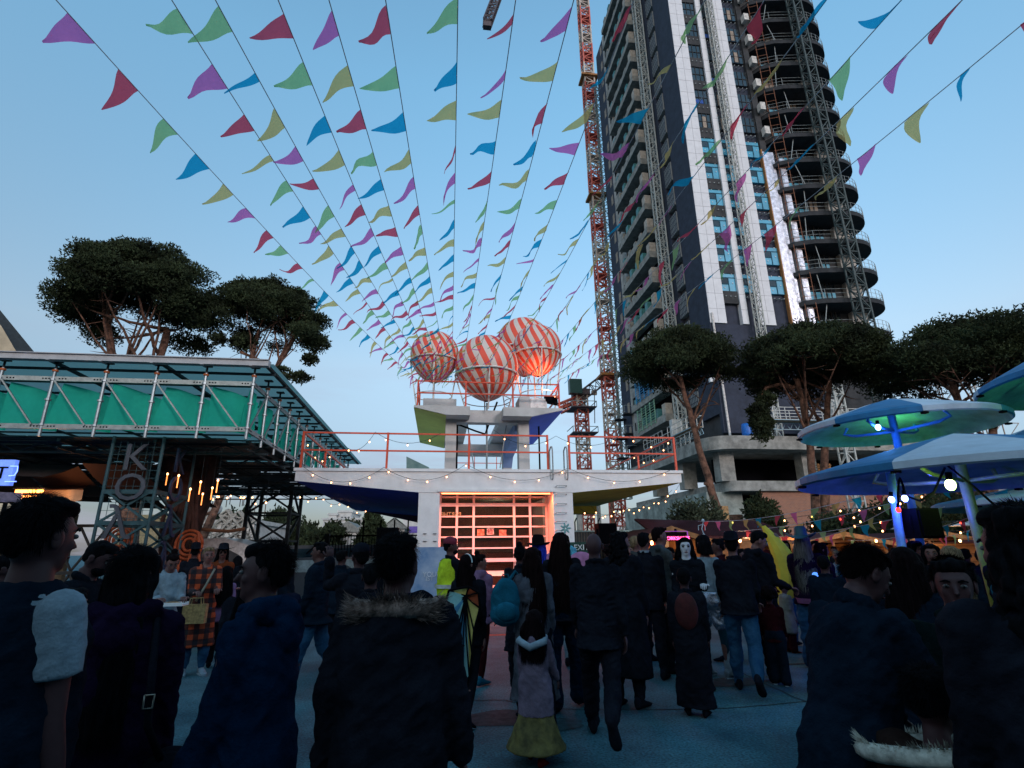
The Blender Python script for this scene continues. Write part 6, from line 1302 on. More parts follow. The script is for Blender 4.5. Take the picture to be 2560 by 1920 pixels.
    if hood or top == 'hoodie':
        for i in range(9): an_ = -2.5+i*.62; pass
        gt.limb([up(TL((-.10*s,.03*s,1.47*s))), up(TL((-.12*s,-.05*s,1.49*s))), up(TL((0,-.115*s,1.47*s))), up(TL((.12*s,-.05*s,1.49*s))), up(TL((.10*s,.03*s,1.47*s)))], [.03*s,.05*s,.062*s,.05*s,.03*s], 10)
        gt.el(up(TL((0,-.125*s,1.40*s))), (.10*s,.05*s,.09*s), 12, 8, Ml)
    elif top in ('jacket','coat','robe'):
        gt.limb([up(TL((-.06*s,.05*s,1.47*s))), up(TL((-.075*s,-.02*s,1.50*s))), up(TL((0,-.075*s,1.51*s))), up(TL((.075*s,-.02*s,1.50*s))), up(TL((.06*s,.05*s,1.47*s)))], [.02*s,.026*s,.026*s,.026*s,.02*s], 8)
    remeshed({'tee':'shirt','fit':'shirt','hoodie':'hoodie','coat':'coat','robe':'robe','parka':'parka','dress':'dress'}.get(top,'jacket'), gt, C_, T, v, 2, None, ((.010 if top not in ('fit','tee') else .004)*s, 24, seed)); P.garm = 1
    # legs
    if not (top == 'robe' and hz < .2):
        tm = MB(); B_ = CL_[bc]; tt = {'trousers':.018,'jeans':.016,'wide':.035,'flare':.016,'leggings':.006,'shorts':.012,'skirt':.01}[bot]
        if bot == 'skirt':
            z0 = .18; rs = []
            for i in range(9): u = i/8; z = 1.0-(1.0-z0)*u; rs.append((up(Vector((0, -.02*u*s, z*s))), (.15+.20*u*u+.05*u)*s, (.12+.20*u*u+.05*u)*s, X, Vector((0,1,0))))
            tm.rings(rs, 24); remeshed('skirt', tm, B_, T, v, 1, None, (.012*s, 18, seed))
        else:
            for sd in (-1,1):
                a, b, c, _ = J[sd]; a, b, c = up(a), up(b), up(c); e = c+Vector((0,0,0)) if bot != 'shorts' else None
                fl = {'flare':.10,'wide':.105}.get(bot, .052 if bot != 'leggings' else .037)
                pts = [a, a.lerp(b,.5), b, b.lerp(c,.5), c.lerp(b,.06)]; rr = [.086+tt,.078+tt,.058+tt*1.2,max(.052+tt*1.2,fl*.8),fl+tt*.2]
                if bot == 'shorts': pts = pts[:2]+[a.lerp(b,.62)]; rr = [.09+tt,.086+tt,.085+tt]
                tm.limb(pts, [r_*s for r_ in rr], 12)
            tm.rings([(up(Vector((0,0,z*s))), rx*s, ry*s, X, Vector((0,1,0))) for z, rx, ry in ((.82,.15,.11),(.88,.165+tt,.115+tt),(.97,.155+tt,.11+tt),(1.03,.14+tt,.105+tt))], 16)
            remeshed({'jeans':'jeans','leggings':'leggings','shorts':'shorts'}.get(bot,'trousers'), tm, B_, T, v, 2, None, ((.009 if bot != 'leggings' else .003)*s, 30, seed+99))
            if bot == 'shorts':
                tm = MB()
                for sd in (-1,1):
                    a, b, c, _ = J[sd]; a, b, c = up(a), up(b), up(c); tm.limb([a.lerp(b,.3), b, b.lerp(c,.4), c], [.076*s,.056*s,.054*s,.04*s], 12)
                remeshed('leggings', tm, CL_['teal'], T, v, 2)
                for sd in (-1,1):
                    c = up(J[sd][2]); part('leg_warmer', MB().tube([c+Vector((0,0,z*s)) for z in (.25,.2,.14,.09,.04,-.03)], [.055*s,.062*s,.056*s,.066*s,.06*s,.075*s], 12), CL_['white'], T, local=True, smooth=True)
    # shoes
    SM = CL_['white'] if shoe == 'white' else (CL_[shoe] if shoe in CL_ else CL_['black'])
    for sd in (-1,1):
        c = up(J[sd][2]); an = J[sd][3]; Ms = Matrix.Rotation(min(0.0, an)*-1.1 if an < -.25 else 0, 3, 'X'); Ms = Matrix.Rotation(-max(0, -an-.2)*1.2, 3, 'X') @ Matrix.Rotation(-sd*R(8), 3, 'Z')
        sh_ = MB(); L_ = .27*s
        rs = []
        for y_, hw, zt_, zb_ in ((-.075,.020,.035,-.055),(-.06,.034,.045,-.07),(-.02,.038,.06,-.072),(.04,.040,.02,-.072),(.10,.046,-.015,-.072),(.15,.044,-.03,-.071),(.185,.030,-.042,-.066),(.195,.012,-.05,-.06)):
            rs.append((c+Ms@Vector((0,y_*s,(zt_+zb_)/2*s)), hw*s*1.05, (zt_-zb_)/2*s, Ms@Vector((1,0,0)), Ms@Vector((0,0,1))))
        sh_.rings(rs, 14); so = part('shoe', sh_, SM, T, local=True, smooth=True)
        if shoe in ('white','sneaker'):
            rs = [(c+Ms@Vector((0,y_*s,-.071*s)), hw*s, .012*s, Ms@Vector((1,0,0)), Ms@Vector((0,0,1))) for y_, hw in ((-.08,.02),(-.06,.036),(0,.041),(.1,.049),(.16,.046),(.197,.02))]
            part('sole', MB().rings(rs, 12), CL_['white'], so, local=True)
    P.up = up; P.TL = TL; P.J = J; P.Ml = Ml; P.AX = AX; P.Y = Y
    Mw = Matrix.Translation(T.location) @ Matrix.Rotation(rz, 4, 'Z'); P.W = lambda p: Mw @ Vector(p)
    return P
# hats and head gear
def cap_hat(m, brim_dir=1):
    def f(P):
        q = P.q; HD = P.HD; c = MB(); c.el(HD(0,-.008,1.70), (.09*q,.105*q,.078*q), 16, 8, P.Mh); c.rings([(HD(0,y,1.705+z), w*q, .006*q, P.Mh@Vector((1,0,0)), P.Mh@Vector((0,.2,1))) for y, z, w in ((.06,.0,.075),(.11,-.008,.075),(.15,-.018,.06),(.17,-.024,.03))], 12)
        part('cap', c, m, P.T, local=True, smooth=True)
    return f
def brim_hat(m, rad=.17, ht=.11, wav=.02):
    def f(P):
        q = P.q; HD = P.HD; n = 28; vs = []; prof = [(.06,.06+ht-.01),(.078,.05+ht*.8),(.088,.06),(.092,.035),(rad*.75,.03),(rad,.045),(rad,.038),(.09,.022)]
        mb = MB(); m_ = len(prof)
        for i in range(n):
            a = 6.2832*i/n
            for r_, z in prof: vs.append(HD(r_*math.cos(a), -.01+1.12*r_*math.sin(a), 1.68+z+(wav*math.cos(2*a)*(r_/rad)**2 if r_ > .1 else 0)))
        mb.add(vs, [(i*m_+j,((i+1)%n)*m_+j,((i+1)%n)*m_+j+1,i*m_+j+1) for i in range(n) for j in range(m_-1)]); mb.el(HD(0,-.01,1.68+.05+ht-.005), (.066*q,.075*q,.014*q), 12, 6, P.Mh); part('hat', mb, m, P.T, local=True, smooth=True)
    return f
def head_band(m, r_=.005):
    def f(P): part('hairband', MB().tube([P.HD(.094*math.cos(a), -.012, 1.672+.096*math.sin(a)) for a in [i*math.pi/12 for i in range(13)]], r_*P.q*1.4, 6), m, P.T, local=True)
    return f
def sun_on_head(P):
    for sd in (-1,1): part('sunglass_lens', MB().el(P.HD(sd*.036,.085,1.735), (.028*P.q,.012*P.q,.018*P.q), 10, 6, P.Mh), M_['black'], P.T, local=True)
def sash(P, m, name, mb): return part(name, mb, m, P.T, local=True, smooth=True)
W0 = ((0,7,12,3),(0,7,12,3))
walkA = ((28,14,3),(-20,22,2)); walkB = ((-18,30,2),(22,8,2))
# ---------------- near figures
p = person(122, 1252, 2.4, 58, 'man at the left edge in dark vest over a light short sleeved shirt', top='tee', tc='white', sleeve=.6, bc='navy', hair='short', hc='k', skin='d', hy_=-4, arms=((0,8,10,2),(4,9,8,3)), bulk=1.02)
vm = MB(); rs = [(p.up(p.TL((0,0,z*p.s))), rx*p.s*1.12, ry*p.s*1.22, p.AX, p.Y) for z, rx, ry in ((1.50,.06,.07),(1.46,.10,.095),(1.42,.155,.125),(1.33,.185,.15),(1.2,.19,.15),(1.05,.185,.148),(.9,.195,.15),(.8,.195,.15))]; vm.rings(rs, 22); remeshed('vest', vm, CL_['navy'], p.T, .012, 3, None, (.01, 20, 5))
p = person(350, 1362, 2.95, 12, 'woman with long black hair in a dark purple jumper and shoulder bag strap', h=1.64, top='hoodie', tc='purple', bc='ddenim', bot='jeans', hair='vlong', sex='f', hy_=30, bulk=1.14, arms=((0,10,8,2),(2,15,14,6)), hem=.84)
sash(p, CL_['black'], 'bag_strap', MB().tube([p.up(p.TL((.12*p.s,.06*p.s,1.46*p.s))), p.up(p.TL((.13*p.s,-.06*p.s,1.47*p.s))), p.up(p.TL((.165*p.s,-.17*p.s,1.25*p.s))), p.up(p.TL((.18*p.s,-.165*p.s,1.05*p.s))), p.up(p.TL((.24*p.s,-.10*p.s,.9*p.s)))], .014, 6)); sash(p, mat('pale buckle', (.3,.27,.22), .3, metal=.7), 'buckle', MB().tube([p.up(p.TL((x*p.s,-.185*p.s,z*p.s))) for x, z in ((.155,1.17),(.19,1.17),(.19,1.12),(.155,1.12),(.155,1.17))], .004, 5))
b = p.W(p.up(p.TL((.27*p.s,-.05*p.s,.80*p.s)))); t = thing('shoulder_bag', 'black shoulder bag at the hip of the woman in the dark purple jumper', 'bag', b); o = part('bag_body', MB().el((0,0,0), (.12,.06,.13), 16, 10), CL_['black'], t, local=True, smooth=True); part('flap', MB().el((0,-.03,.04), (.11,.05,.08), 14, 8), CL_['black'], t, local=True, smooth=True)
p = person(692, 1360, 2.5, -62, 'man in blue hooded sweatshirt and jeans, in profile looking left', top='hoodie', tc='hood', bc='ddenim', bot='jeans', hair='short', skin='d', hy_=-20, hood=True, bulk=1.06, arms=((8,8,14,0),(14,12,12,0)), lean=4, hp=-4, hem=.82)
for k in range(3): sash(p, CL_['hood'], 'hood_fold', MB().limb([p.up(p.TL((-.10*p.s,.02*p.s,(1.50-.025*k)*p.s))), p.up(p.TL((-.07*p.s,-.10*p.s,(1.51-.035*k)*p.s))), p.up(p.TL((.07*p.s,-.11*p.s,(1.51-.035*k)*p.s))), p.up(p.TL((.11*p.s,.02*p.s,(1.50-.025*k)*p.s)))], [.02,.03,.03,.02], 8))
p = person(1000, 1343, 2.35, 8, 'man in bulky black parka with grey brown fur trimmed hood, seen from behind', top='parka', tc='black', bc='black', hair='short', skin='d', hy_=22, bulk=1.08, arms=((2,26,14,6),(2,26,14,6)), hem=.45, hood=True)
fm = mat('grey brown fur', (.20,.14,.115), .9, .5, 20); fur = MB(); g = random.Random(3)
for i in range(2600):
    a = math.pi*(1.0+g.random()*1.0)+g.uniform(-.25,.25); r1 = .15+.02*g.random(); c = p.up(p.TL((r1*1.05*math.cos(a)*p.s, (-.02+r1*.75*math.sin(a))*p.s, (1.475+.02*math.sin(a*3)+g.uniform(-.035,.03))*p.s))); d = Vector((math.cos(a)*.9, math.sin(a)*.8, g.uniform(-.2,.9))).normalized()*g.uniform(.03,.065); d += Vector((g.uniform(-1,1),g.uniform(-1,1),g.uniform(-1,1)))*.012; sd = d.cross(Vector((g.uniform(-1,1),g.uniform(-1,1),1))).normalized()*.0022; fur.add([c-sd,c+sd,c+d], [(0,1,2)])
part('fur_trim', fur, fm, p.T, local=True)
part('hood_roll', MB().limb([p.up(p.TL((.155*math.cos(a)*p.s,(-.02+.12*math.sin(a))*p.s,1.475*p.s))) for a in [math.pi*(1+i/8) for i in range(9)]], [.035]*9, 10), fm, p.T, local=True, smooth=True)
p = person(2045, 1400, 2.7, 48, 'man in dark navy denim jacket and blue jeans bending to the right', h=1.655, top='jacket', tc='navy', bc='denim', bot='jeans', hair='short', hc='br', skin='d', lean=17, hy_=10, hp=18, arms=((30,6,20,8),(34,14,10,12)), bulk=1.14, hem=.80, legs=((4,6,3),(-10,4,6)))
p2 = person(2290, 1600, 2.5, 30, 'child in dark brown coat with cream fur hood trim, being helped by two men', h=1.16, top='parka', tc='brown', bc='black', hair='short', skin='d', child=True, bulk=1.45, hem=.3, hp=10)
cf = mat('cream fur', (.42,.40,.33), .9, .3, 20); fur = MB()
for i in range(2400):
    a = math.pi*2*g.random(); r1 = .215; c = p2.up(Vector((r1*math.cos(a)*1.0*1.1, (-.03+r1*.62*math.sin(a)), 1.475*p2.s+.012*math.sin(a*4)+.05*math.cos(a)+g.uniform(-.02,.02)))); d = Vector((math.cos(a)*.6, math.sin(a)*.6, g.uniform(.1,1))).normalized()*g.uniform(.02,.04); sd = d.cross(Vector((g.uniform(-1,1),g.uniform(-1,1),1))).normalized()*.003; fur.add([c-sd,c+sd,c+d], [(0,1,2)])
part('fur_trim', fur, cf, p2.T, local=True); part('fur_roll', MB().tube([p2.up(Vector((.215*1.1*math.cos(a),-.03+.135*math.sin(a),1.465*p2.s+.05*math.cos(a)))) for a in [i*6.2832/16 for i in range(17)]], .028, 8), cf, p2.T, local=True, smooth=True)
person(2374, 1447, 3.1, 172, 'smiling man with creased forehead leaning in, in a dark green knit', h=1.56, top='jacket', tc='green', bc='ddenim', hair='short', hc='k', skin='d', hy_=6, lean=6, hp=-6, arms=((22,6,30,14),(22,6,30,14)), bulk=1.08)
person(2545, 1352, 2.2, -18, 'large dark figure with big curly black hair filling the right edge', h=1.72, top='coat', tc='black', bc='black', hair='wild', sex='f', bulk=1.12, hem=.35, arms=((10,16,20,4),(5,16,20,4)), hy_=-25)
person(2262, 1408, 4.1, 25, 'woman with long straight dark hair behind the bending man', h=1.60, top='coat', tc='navy', bc='black', hair='vlong', hc='br', sex='f', hy_=-30, arms=((15,8,70,8),(5,8,20,4)))
# ---------------- centre, left to right
p = person(1170, 1388, 6.0, 22, 'woman with white hairband and glasses wearing painted butterfly wings', h=1.58, top='jacket', tc='black', bc='black', bot='leggings', hair='long', hc='br', sex='f', skin='a', hy_=30, face='glasses', hat=head_band(mat('pale hairband', (.5,.62,.62))), legs=((14,6,2),(-12,14,2)), shoe='sneaker')
def wings(P):
    s = P.s; cols = [((.20,.42,.42),'pale teal cloth'),((.42,.36,.10),'yellow cloth'),((.05,.22,.38),'blue cloth'),((.30,.06,.02),'orange red cloth')]
    out_ = [(-.20,1.38),(-.26,1.2),(-.29,1.05),(-.2,.96),(-.17,.72),(-.12,.5),(-.02,.42),(.06,.52),(.1,.75),(.12,.98),(.17,1.2),(.16,1.36),(.05,1.42)]
    wv = lambda x, z, o=0: P.up(P.TL(((x+.06)*s, (-.205-.03*math.sin(x*16)-.02*math.sin(z*9)-o)*s, z*s)))
    c = Vector((-.02, 0, 1.3))
    n = len(out_)
    for i in range(n):
        a, b = out_[i], out_[(i+1)%n]; m_ = mat('wing '+cols[[0,0,2,0,2,2,0,1,1,1,3,3,1][i]][1], cols[[0,0,2,0,2,2,0,1,1,1,3,3,1][i]][0], .8, .2, 4)
        mb = MB(); mb.add([wv(.0,1.32), wv(*a), wv((a[0]+b[0])/2,(a[1]+b[1])/2), wv(*b)] + [wv(.0,1.32,-.012), wv(*a,-.012), wv((a[0]+b[0])/2,(a[1]+b[1])/2,-.012), wv(*b,-.012)], [(0,1,2,3),(7,6,5,4),(1,5,6,2),(2,6,7,3)]); part('wing_panel', mb, m_, P.T, local=True)
        part('wing_vein', MB().tube([wv(0,1.32,.008), wv(a[0]*.5,(a[1]+1.32)/2,.012), wv(*a,.008)], .009*s, 5), M_['black'], P.T, local=True)
        part('wing_edge', MB().tube([wv(*a,.006), wv(*b,.006)], .013*s, 5), M_['black'], P.T, local=True)
wings(p)
person(1200, 1388, 7.6, 35, 'girl with hair bun in a pink hooded top and rust red leggings', h=1.56, top='hoodie', tc='pink', bc='dred', bot='leggings', hair='bun', hc='br', sex='f', skin='a', hy_=40, shoe='tblue', hood=True)
p = person(1127, 1343, 8.3, 62, 'bearded steward in dark red cap and yellow high visibility vest', h=1.79, top='jacket', tc='black', bc='black', hair='short', skin='b', face='beard', hy_=15, hat=cap_hat(mat('dark red cap', (.14,.012,.03), .8)), arms=((4,8,20,4),(4,8,20,4)))
vm = MB(); vm.rings([(p.up(p.TL((0,0,z*p.s))), rx*p.s*1.06, ry*p.s*1.12, p.AX, p.Y) for z, rx, ry in ((1.47,.10,.10),(1.42,.175,.135),(1.3,.21,.15),(1.1,.195,.15),(.95,.2,.152),(.86,.2,.152))], 20); remeshed('vest', vm, CL_['yel'], p.T, .016, 2, None, (.008, 20, 5))
part('reflective_band', MB().lathe([(.215*p.s,0),(.215*p.s,.05)], (0,0,1.08*p.s), 20), mat('reflective silver', (.5,.52,.5), .3), p.T, local=True)
p = person(1330, 1364, 5.9, -8, 'woman with long brown hair in a long grey wool coat', h=1.655, top='coat', tc='grey', bc='black', hair='vlong', hc='ch', sex='f', hem=.26, hy_=24, legs=((16,8,2),(-14,24,2)))
b = p.W((-.30,-.12,1.12)); t = thing('backpack', 'teal blue backpack hanging at the left side of the grey coat', 'backpack', b); tb = CL_['tblue']
o = remeshed('bag_body', MB().el((0,0,0), (.15,.09,.22), 18, 12).el((0,-.02,-.1), (.155,.1,.12), 14, 8), tb, t, .012, 1, None, (.008,20,3)); part('front_pocket', MB().el((0,-.09,-.08), (.11,.04,.09), 14, 8), tb, t, local=True, smooth=True); part('strap', MB().tube([(.05,.06,.2),(.12,.12,.28),(.2,.12,.2),(.16,.1,-.1)], .018, 6), tb, t, local=True); part('handle', MB().tube([(-.03,0,.21),(-.02,0,.26),(.03,0,.26),(.04,0,.21)], .01, 6), tb, t, local=True)
person(1300, 1350, 7.0, 15, 'dark haired woman with messy topknot in dark clothes next to the backpack', h=1.66, top='coat', tc='black', bc='black', hair='bun', sex='f', hem=.5)
person(1346, 1350, 7.6, 20, 'person in black brimmed hat with bright blue hair', h=1.72, top='jacket', tc='navy', bc='black', hair='long', hc='db', sex='f', hat=brim_hat(M_['black'], .16, .11))
p = person(1334, 1545, 4.95, 14, 'small girl in mauve padded hooded coat with long mustard tulle skirt', h=1.08, top='jacket', tc='mauve', bot='skirt', bc='cream', hair='mid', hc='br', sex='f', child=True, hood=True, hem=.56, bulk=1.2, shoe='red', arms=((8,10,10,4),(16,22,20,4)), legs=((10,4,2),(-8,8,2)))
sk = mat('mustard tulle', (.085,.07,.018), .8, .3, 12); [o.data.materials.__setitem__(0, sk) for o in COL.objects if o.parent == p.T and o.name.startswith('skirt')]
part('hood_lining', MB().limb([p.up(Vector((x,y,z))) for x, y, z in ((-.10,.0,.925),(-.11,-.09,.90),(0,-.15,.86),(.11,-.09,.90),(.10,.0,.925))], [.02,.028,.03,.028,.02], 8), CL_['white'], p.T, local=True, smooth=True)
p = person(1400, 1327, 6.4, 12, 'tall woman with very long reddish brown hair and dark flared jeans', h=1.80, top='jacket', tc='black', bot='flare', bc='ddenim', hair='vlong', hc='ch', sex='f', hem=.86, legs=((-6,2,2),(16,4,2)))
for k in range(7):
    a = k*.9; part('hair_flower', MB().el(p.HD(.07+.035*math.cos(a),-.03,1.80+.035*math.sin(a)), (.03,.008,.012), 8, 5, Matrix.Rotation(-a,3,'Y')), mat('pale tinsel flower', (.30,.55,.52), .4), p.T, local=True)
p = person(1483, 1331, 5.45, 6, 'bald man all in black walking away', h=1.80, top='jacket', tc='black', bc='black', hair='bald', skin='d', hy_=0, bulk=1.04, legs=((20,6,3),(-20,42,3)), arms=((12,12,20,3),(-6,14,12,3)), hem=.78)
p = person(1424, 1362, 8.6, 10, 'woman with pale blue mermaid hair and pink fairy wings', h=1.66, top='dress', tc='pink', bc='white', bot='leggings', hair='long', hc='bu', sex='f')
for sd in (-1,1):
    for (dx, dz, r1, r2) in ((.2,1.42,.2,.16),(.17,1.15,.15,.13)): part('fairy_wing', MB().el((sd*dx,-.2,dz), (r1,.012,r2), 16, 8), mat('pink gauze', (.42,.17,.34), .6), p.T, local=True, smooth=True)
person(1550, 1332, 6.6, 25, 'figure in a black hooded cape between the bald man and suited man', h=1.80, top='robe', tc='black', hair='wild', hc='k', hem=.3, hy_=35, skin='a', sex='f', bulk=1.1)
person(1521, 1362, 9.4, 0, 'person in vivid blue top seen past the bald mans shoulder', h=1.66, top='jacket', tc='blue', bc='black', hair='curly', hc='br')
p = person(1608, 1338, 8.0, 8, 'man in black suit with thin white collar seen from behind', h=1.82, top='jacket', tc='black', bc='black', hair='short', hy_=12, skin='a', legs=((4,2,4),(-4,2,4)))
part('collar', MB().lathe([(.072,0),(.07,.03)], p.up(Vector((0,-.012,1.50*p.s))), 16), CL_['white'], p.T, local=True)
person(1588, 1336, 9.2, 60, 'blond person turned right behind the suited man', h=1.80, top='jacket', tc='grn', bc='black', hair='short', hc='bl', skin='a')
p = person(1646, 1320, 8.4, 66, 'smiling man with sunglasses on his head in a grey teal hoodie holding a cup', h=1.90, top='hoodie', tc='grn', bc='black', hair='short', hc='br', skin='a', arms=((6,6,30,0),(18,6,70,10)), hat=sun_on_head)
c = p.W(p.A[1][2]+p.A[1][3]*.10); t = thing('cup', 'dark paper cup held by the man with sunglasses on his head', 'cup', c); part('cup_wall', MB().lathe([(.03,-.05),(.04,.06),(.036,.06),(.028,-.04)], (0,0,0), 14), M_['black'], t, local=True, smooth=True)
person(1672, 1360, 9.6, -150, 'dark haired boy in bright red top behind the cup', h=1.62, top='tee', tc='red', bc='dred', hair='short', skin='b')
person(1711, 1352, 7.6, 174, 'person with white painted face and dark eye make up in a grey blazer', h=1.74, top='jacket', tc='charcoal', bc='charcoal', hair='mid', hc='k', sex='f', skin='w', face='white', arms=((20,8,80,20),(10,8,60,10)))
person(1708, 1430, 6.4, 4, 'child in a long black robe with dark red hood lying on the back', h=1.38, top='robe', tc='black', hair='short', child=True, skin='d', hem=.10, bulk=1.05)
rc = thing if 0 else None
pc_ = [o for o in COL.objects if o.get('label','').startswith('child in a long black robe')][0]; q_ = 1.38/1.75
part('red_hood', MB().el(Vector((0,-.135*q_,1.25*q_)), (.15*q_,.07*q_,.23*q_), 20, 14), mat('dark red satin', (.05,.006,.006), .8, .3, 6, .5, bscale=14), pc_, 'dark red hood hanging on the back', local=True, smooth=True)
p = person(1757, 1343, 8.2, 35, 'woman with black bob in white long sleeved top, silver shorts and leg warmers', h=1.78, top='fit', tc='white', bot='shorts', bc='silver', hair='bob', hc='k', sex='f', skin='a', hy_=-60, arms=((16,6,80,18),(-4,8,6,0)), legs=((-2,0,4),(6,2,4)), shoe='white')
t = thing('doll', 'small pale skeleton doll standing on the head of the woman with black bob', 'doll', p.W(p.HD(0,0,1.68))); bn = mat('bone white', (.55,.6,.6), .5); part('skull', MB().el((.03,0,.27), (.022,.022,.026), 8, 6), bn, t, local=True); part('spine', MB().tube([(.03,0,.25),(0,0,.16),(.02,0,.08)], .007, 5), bn, t, local=True)
for sd in (-1,1): part('leg', MB().tube([(.02,0,.08),(sd*.03,0,.03),(sd*.025,0,-.03)], .005, 5), bn, t, local=True); part('arm', MB().tube([(.02,0,.22),(sd*.05,0,.2),(sd*.05,0,.14)], .005, 5), bn, t, local=True)
part('hip', MB().el((.02,0,.08), (.02,.012,.014), 8, 5), bn, t, local=True)
b = p.W((.24,.02,.72)); t = thing('doll', 'pale toy bone figure hanging beside the silver shorts', 'doll', b); part('bone', MB().tube([(0,0,.1),(.02,0,0),(.03,0,-.12),(.05,0,-.22)], .01, 6), bn, t, local=True); part('foot', MB().el((.05,0,-.24), (.03,.015,.02), 8, 5), bn, t, local=True); part('joint', MB().el((.02,0,0), (.018,.015,.02), 8, 5), bn, t, local=True)
person(1793, 1348, 9.4, -88, 'brown haired person in red and blue clothes facing left', h=1.74, top='jacket', tc='dred', bc='blue', hair='short', hc='k', skin='b')
person(1828, 1352, 7.5, 3, 'man in black hat, black jacket and light blue jeans stepping away', h=1.76, top='jacket', tc='black', bot='jeans', bc='denim', hair='short', skin='a', hat=brim_hat(CL_['black'], .135, .08), legs=((12,4,3),(-14,34,3)), arms=((10,10,40,10),(10,10,40,10)), bulk=1.08, hem=.86)
person(1884, 1340, 8.3, 45, 'dark haired man in black hooded jacket looking down to the right', h=1.83, top='hoodie', tc='black', bc='black', hair='short', skin='a', hy_=25, hp=22, arms=((12,10,60,14),(12,10,60,14)))
p = person(1940, 1362, 11.2, 20, 'person in a yellow banana costume at the chalet counter', h=1.86, top='jacket', tc='dred', bot='jeans', bc='denim', hair='none', skin='a', arms=((30,10,60,10),(20,10,50,0)))
bz = MB(); rs = []
for i in range(13):
    u = i/12; z = 1.98-1.42*u; x = -.20+.34*math.sin(u*2.5+.1); w__ = .035+.19*math.sin(min(1, u*1.5+.02)*1.57)*(1-.55*max(0,u-.7)/.3); rs.append((Vector((x,-.03,z)), w__, w__*.85, Vector((1,0,.25)).normalized(), Vector((0,1,0))))
bz.rings(rs, 10); part('banana_costume', bz, mat('banana yellow', (.62,.47,.035), .7, .08, 3), p.T, local=True, smooth=False); part('stalk', MB().tube([(-.20,-.03,1.97),(-.27,-.03,2.06)], .03, 6), mat('banana tip', (.2,.14,.03)), p.T, local=True)
person(1920, 1480, 8.0, 0, 'curly haired toddler in dark red top seen from behind', h=1.06, top='jacket', tc='dred', bot='wide', bc='navy', hair='afro', hc='br', child=True, skin='d', shoe='sneaker')
person(1962, 1490, 10.4, 60, 'small child in cream cape coat and dark red trousers', h=1.02, top='coat', tc='cream', bot='wide', bc='dred', hair='short', hc='br', child=True, hem=.5, bulk=1.25, skin='a', shoe='rust')
p = person(2003, 1342, 9.3, 8, 'woman in teal cowboy hat with long ash hair and wide blue jeans', h=1.80, top='jacket', tc='purple', bot='wide', bc='denim', hair='vlong', hc='gr', sex='f', hat=brim_hat(mat('dark teal hat', (.012,.07,.085), .5), .2, .12, .045), arms=((10,10,20,6),(60,20,95,20)), bulk=1.15, shoe='sneaker')
part('pink_hem', MB().lathe([(.2,0),(.21,.07)], (0,0,.84), 20), mat('violet pink hem', (.2,.07,.16)), p.T, local=True)
b = p.W((.18,-.24,1.2)); t = thing('glow_butterfly', 'glowing blue butterfly shaped bag charm behind the cowboy hat woman', 'toy', b); gm_ = mat('blue glow plastic', (.2,.4,1), emit=(.08,.25,.9), es=.8)
for dx, dz in ((-.06,.03),(.06,.0),(-.04,-.05),(.05,-.06)): part('wing', MB().el((dx,0,dz), (.05,.015,.04), 10, 6), gm_, t, local=True)
person(2052, 1370, 9.5, 62, 'brown haired woman with sunglasses pushed up, facing right', h=1.66, top='jacket', tc='purple', bc='ddenim', bot='jeans', hair='mid', hc='ch', sex='f', skin='a', hat=sun_on_head)
person(2062, 1420, 7.9, 10, 'person in blue jeans mostly hidden behind the bending man', h=1.50, top='jacket', tc='navy', bot='jeans', bc='denim', hair='short')
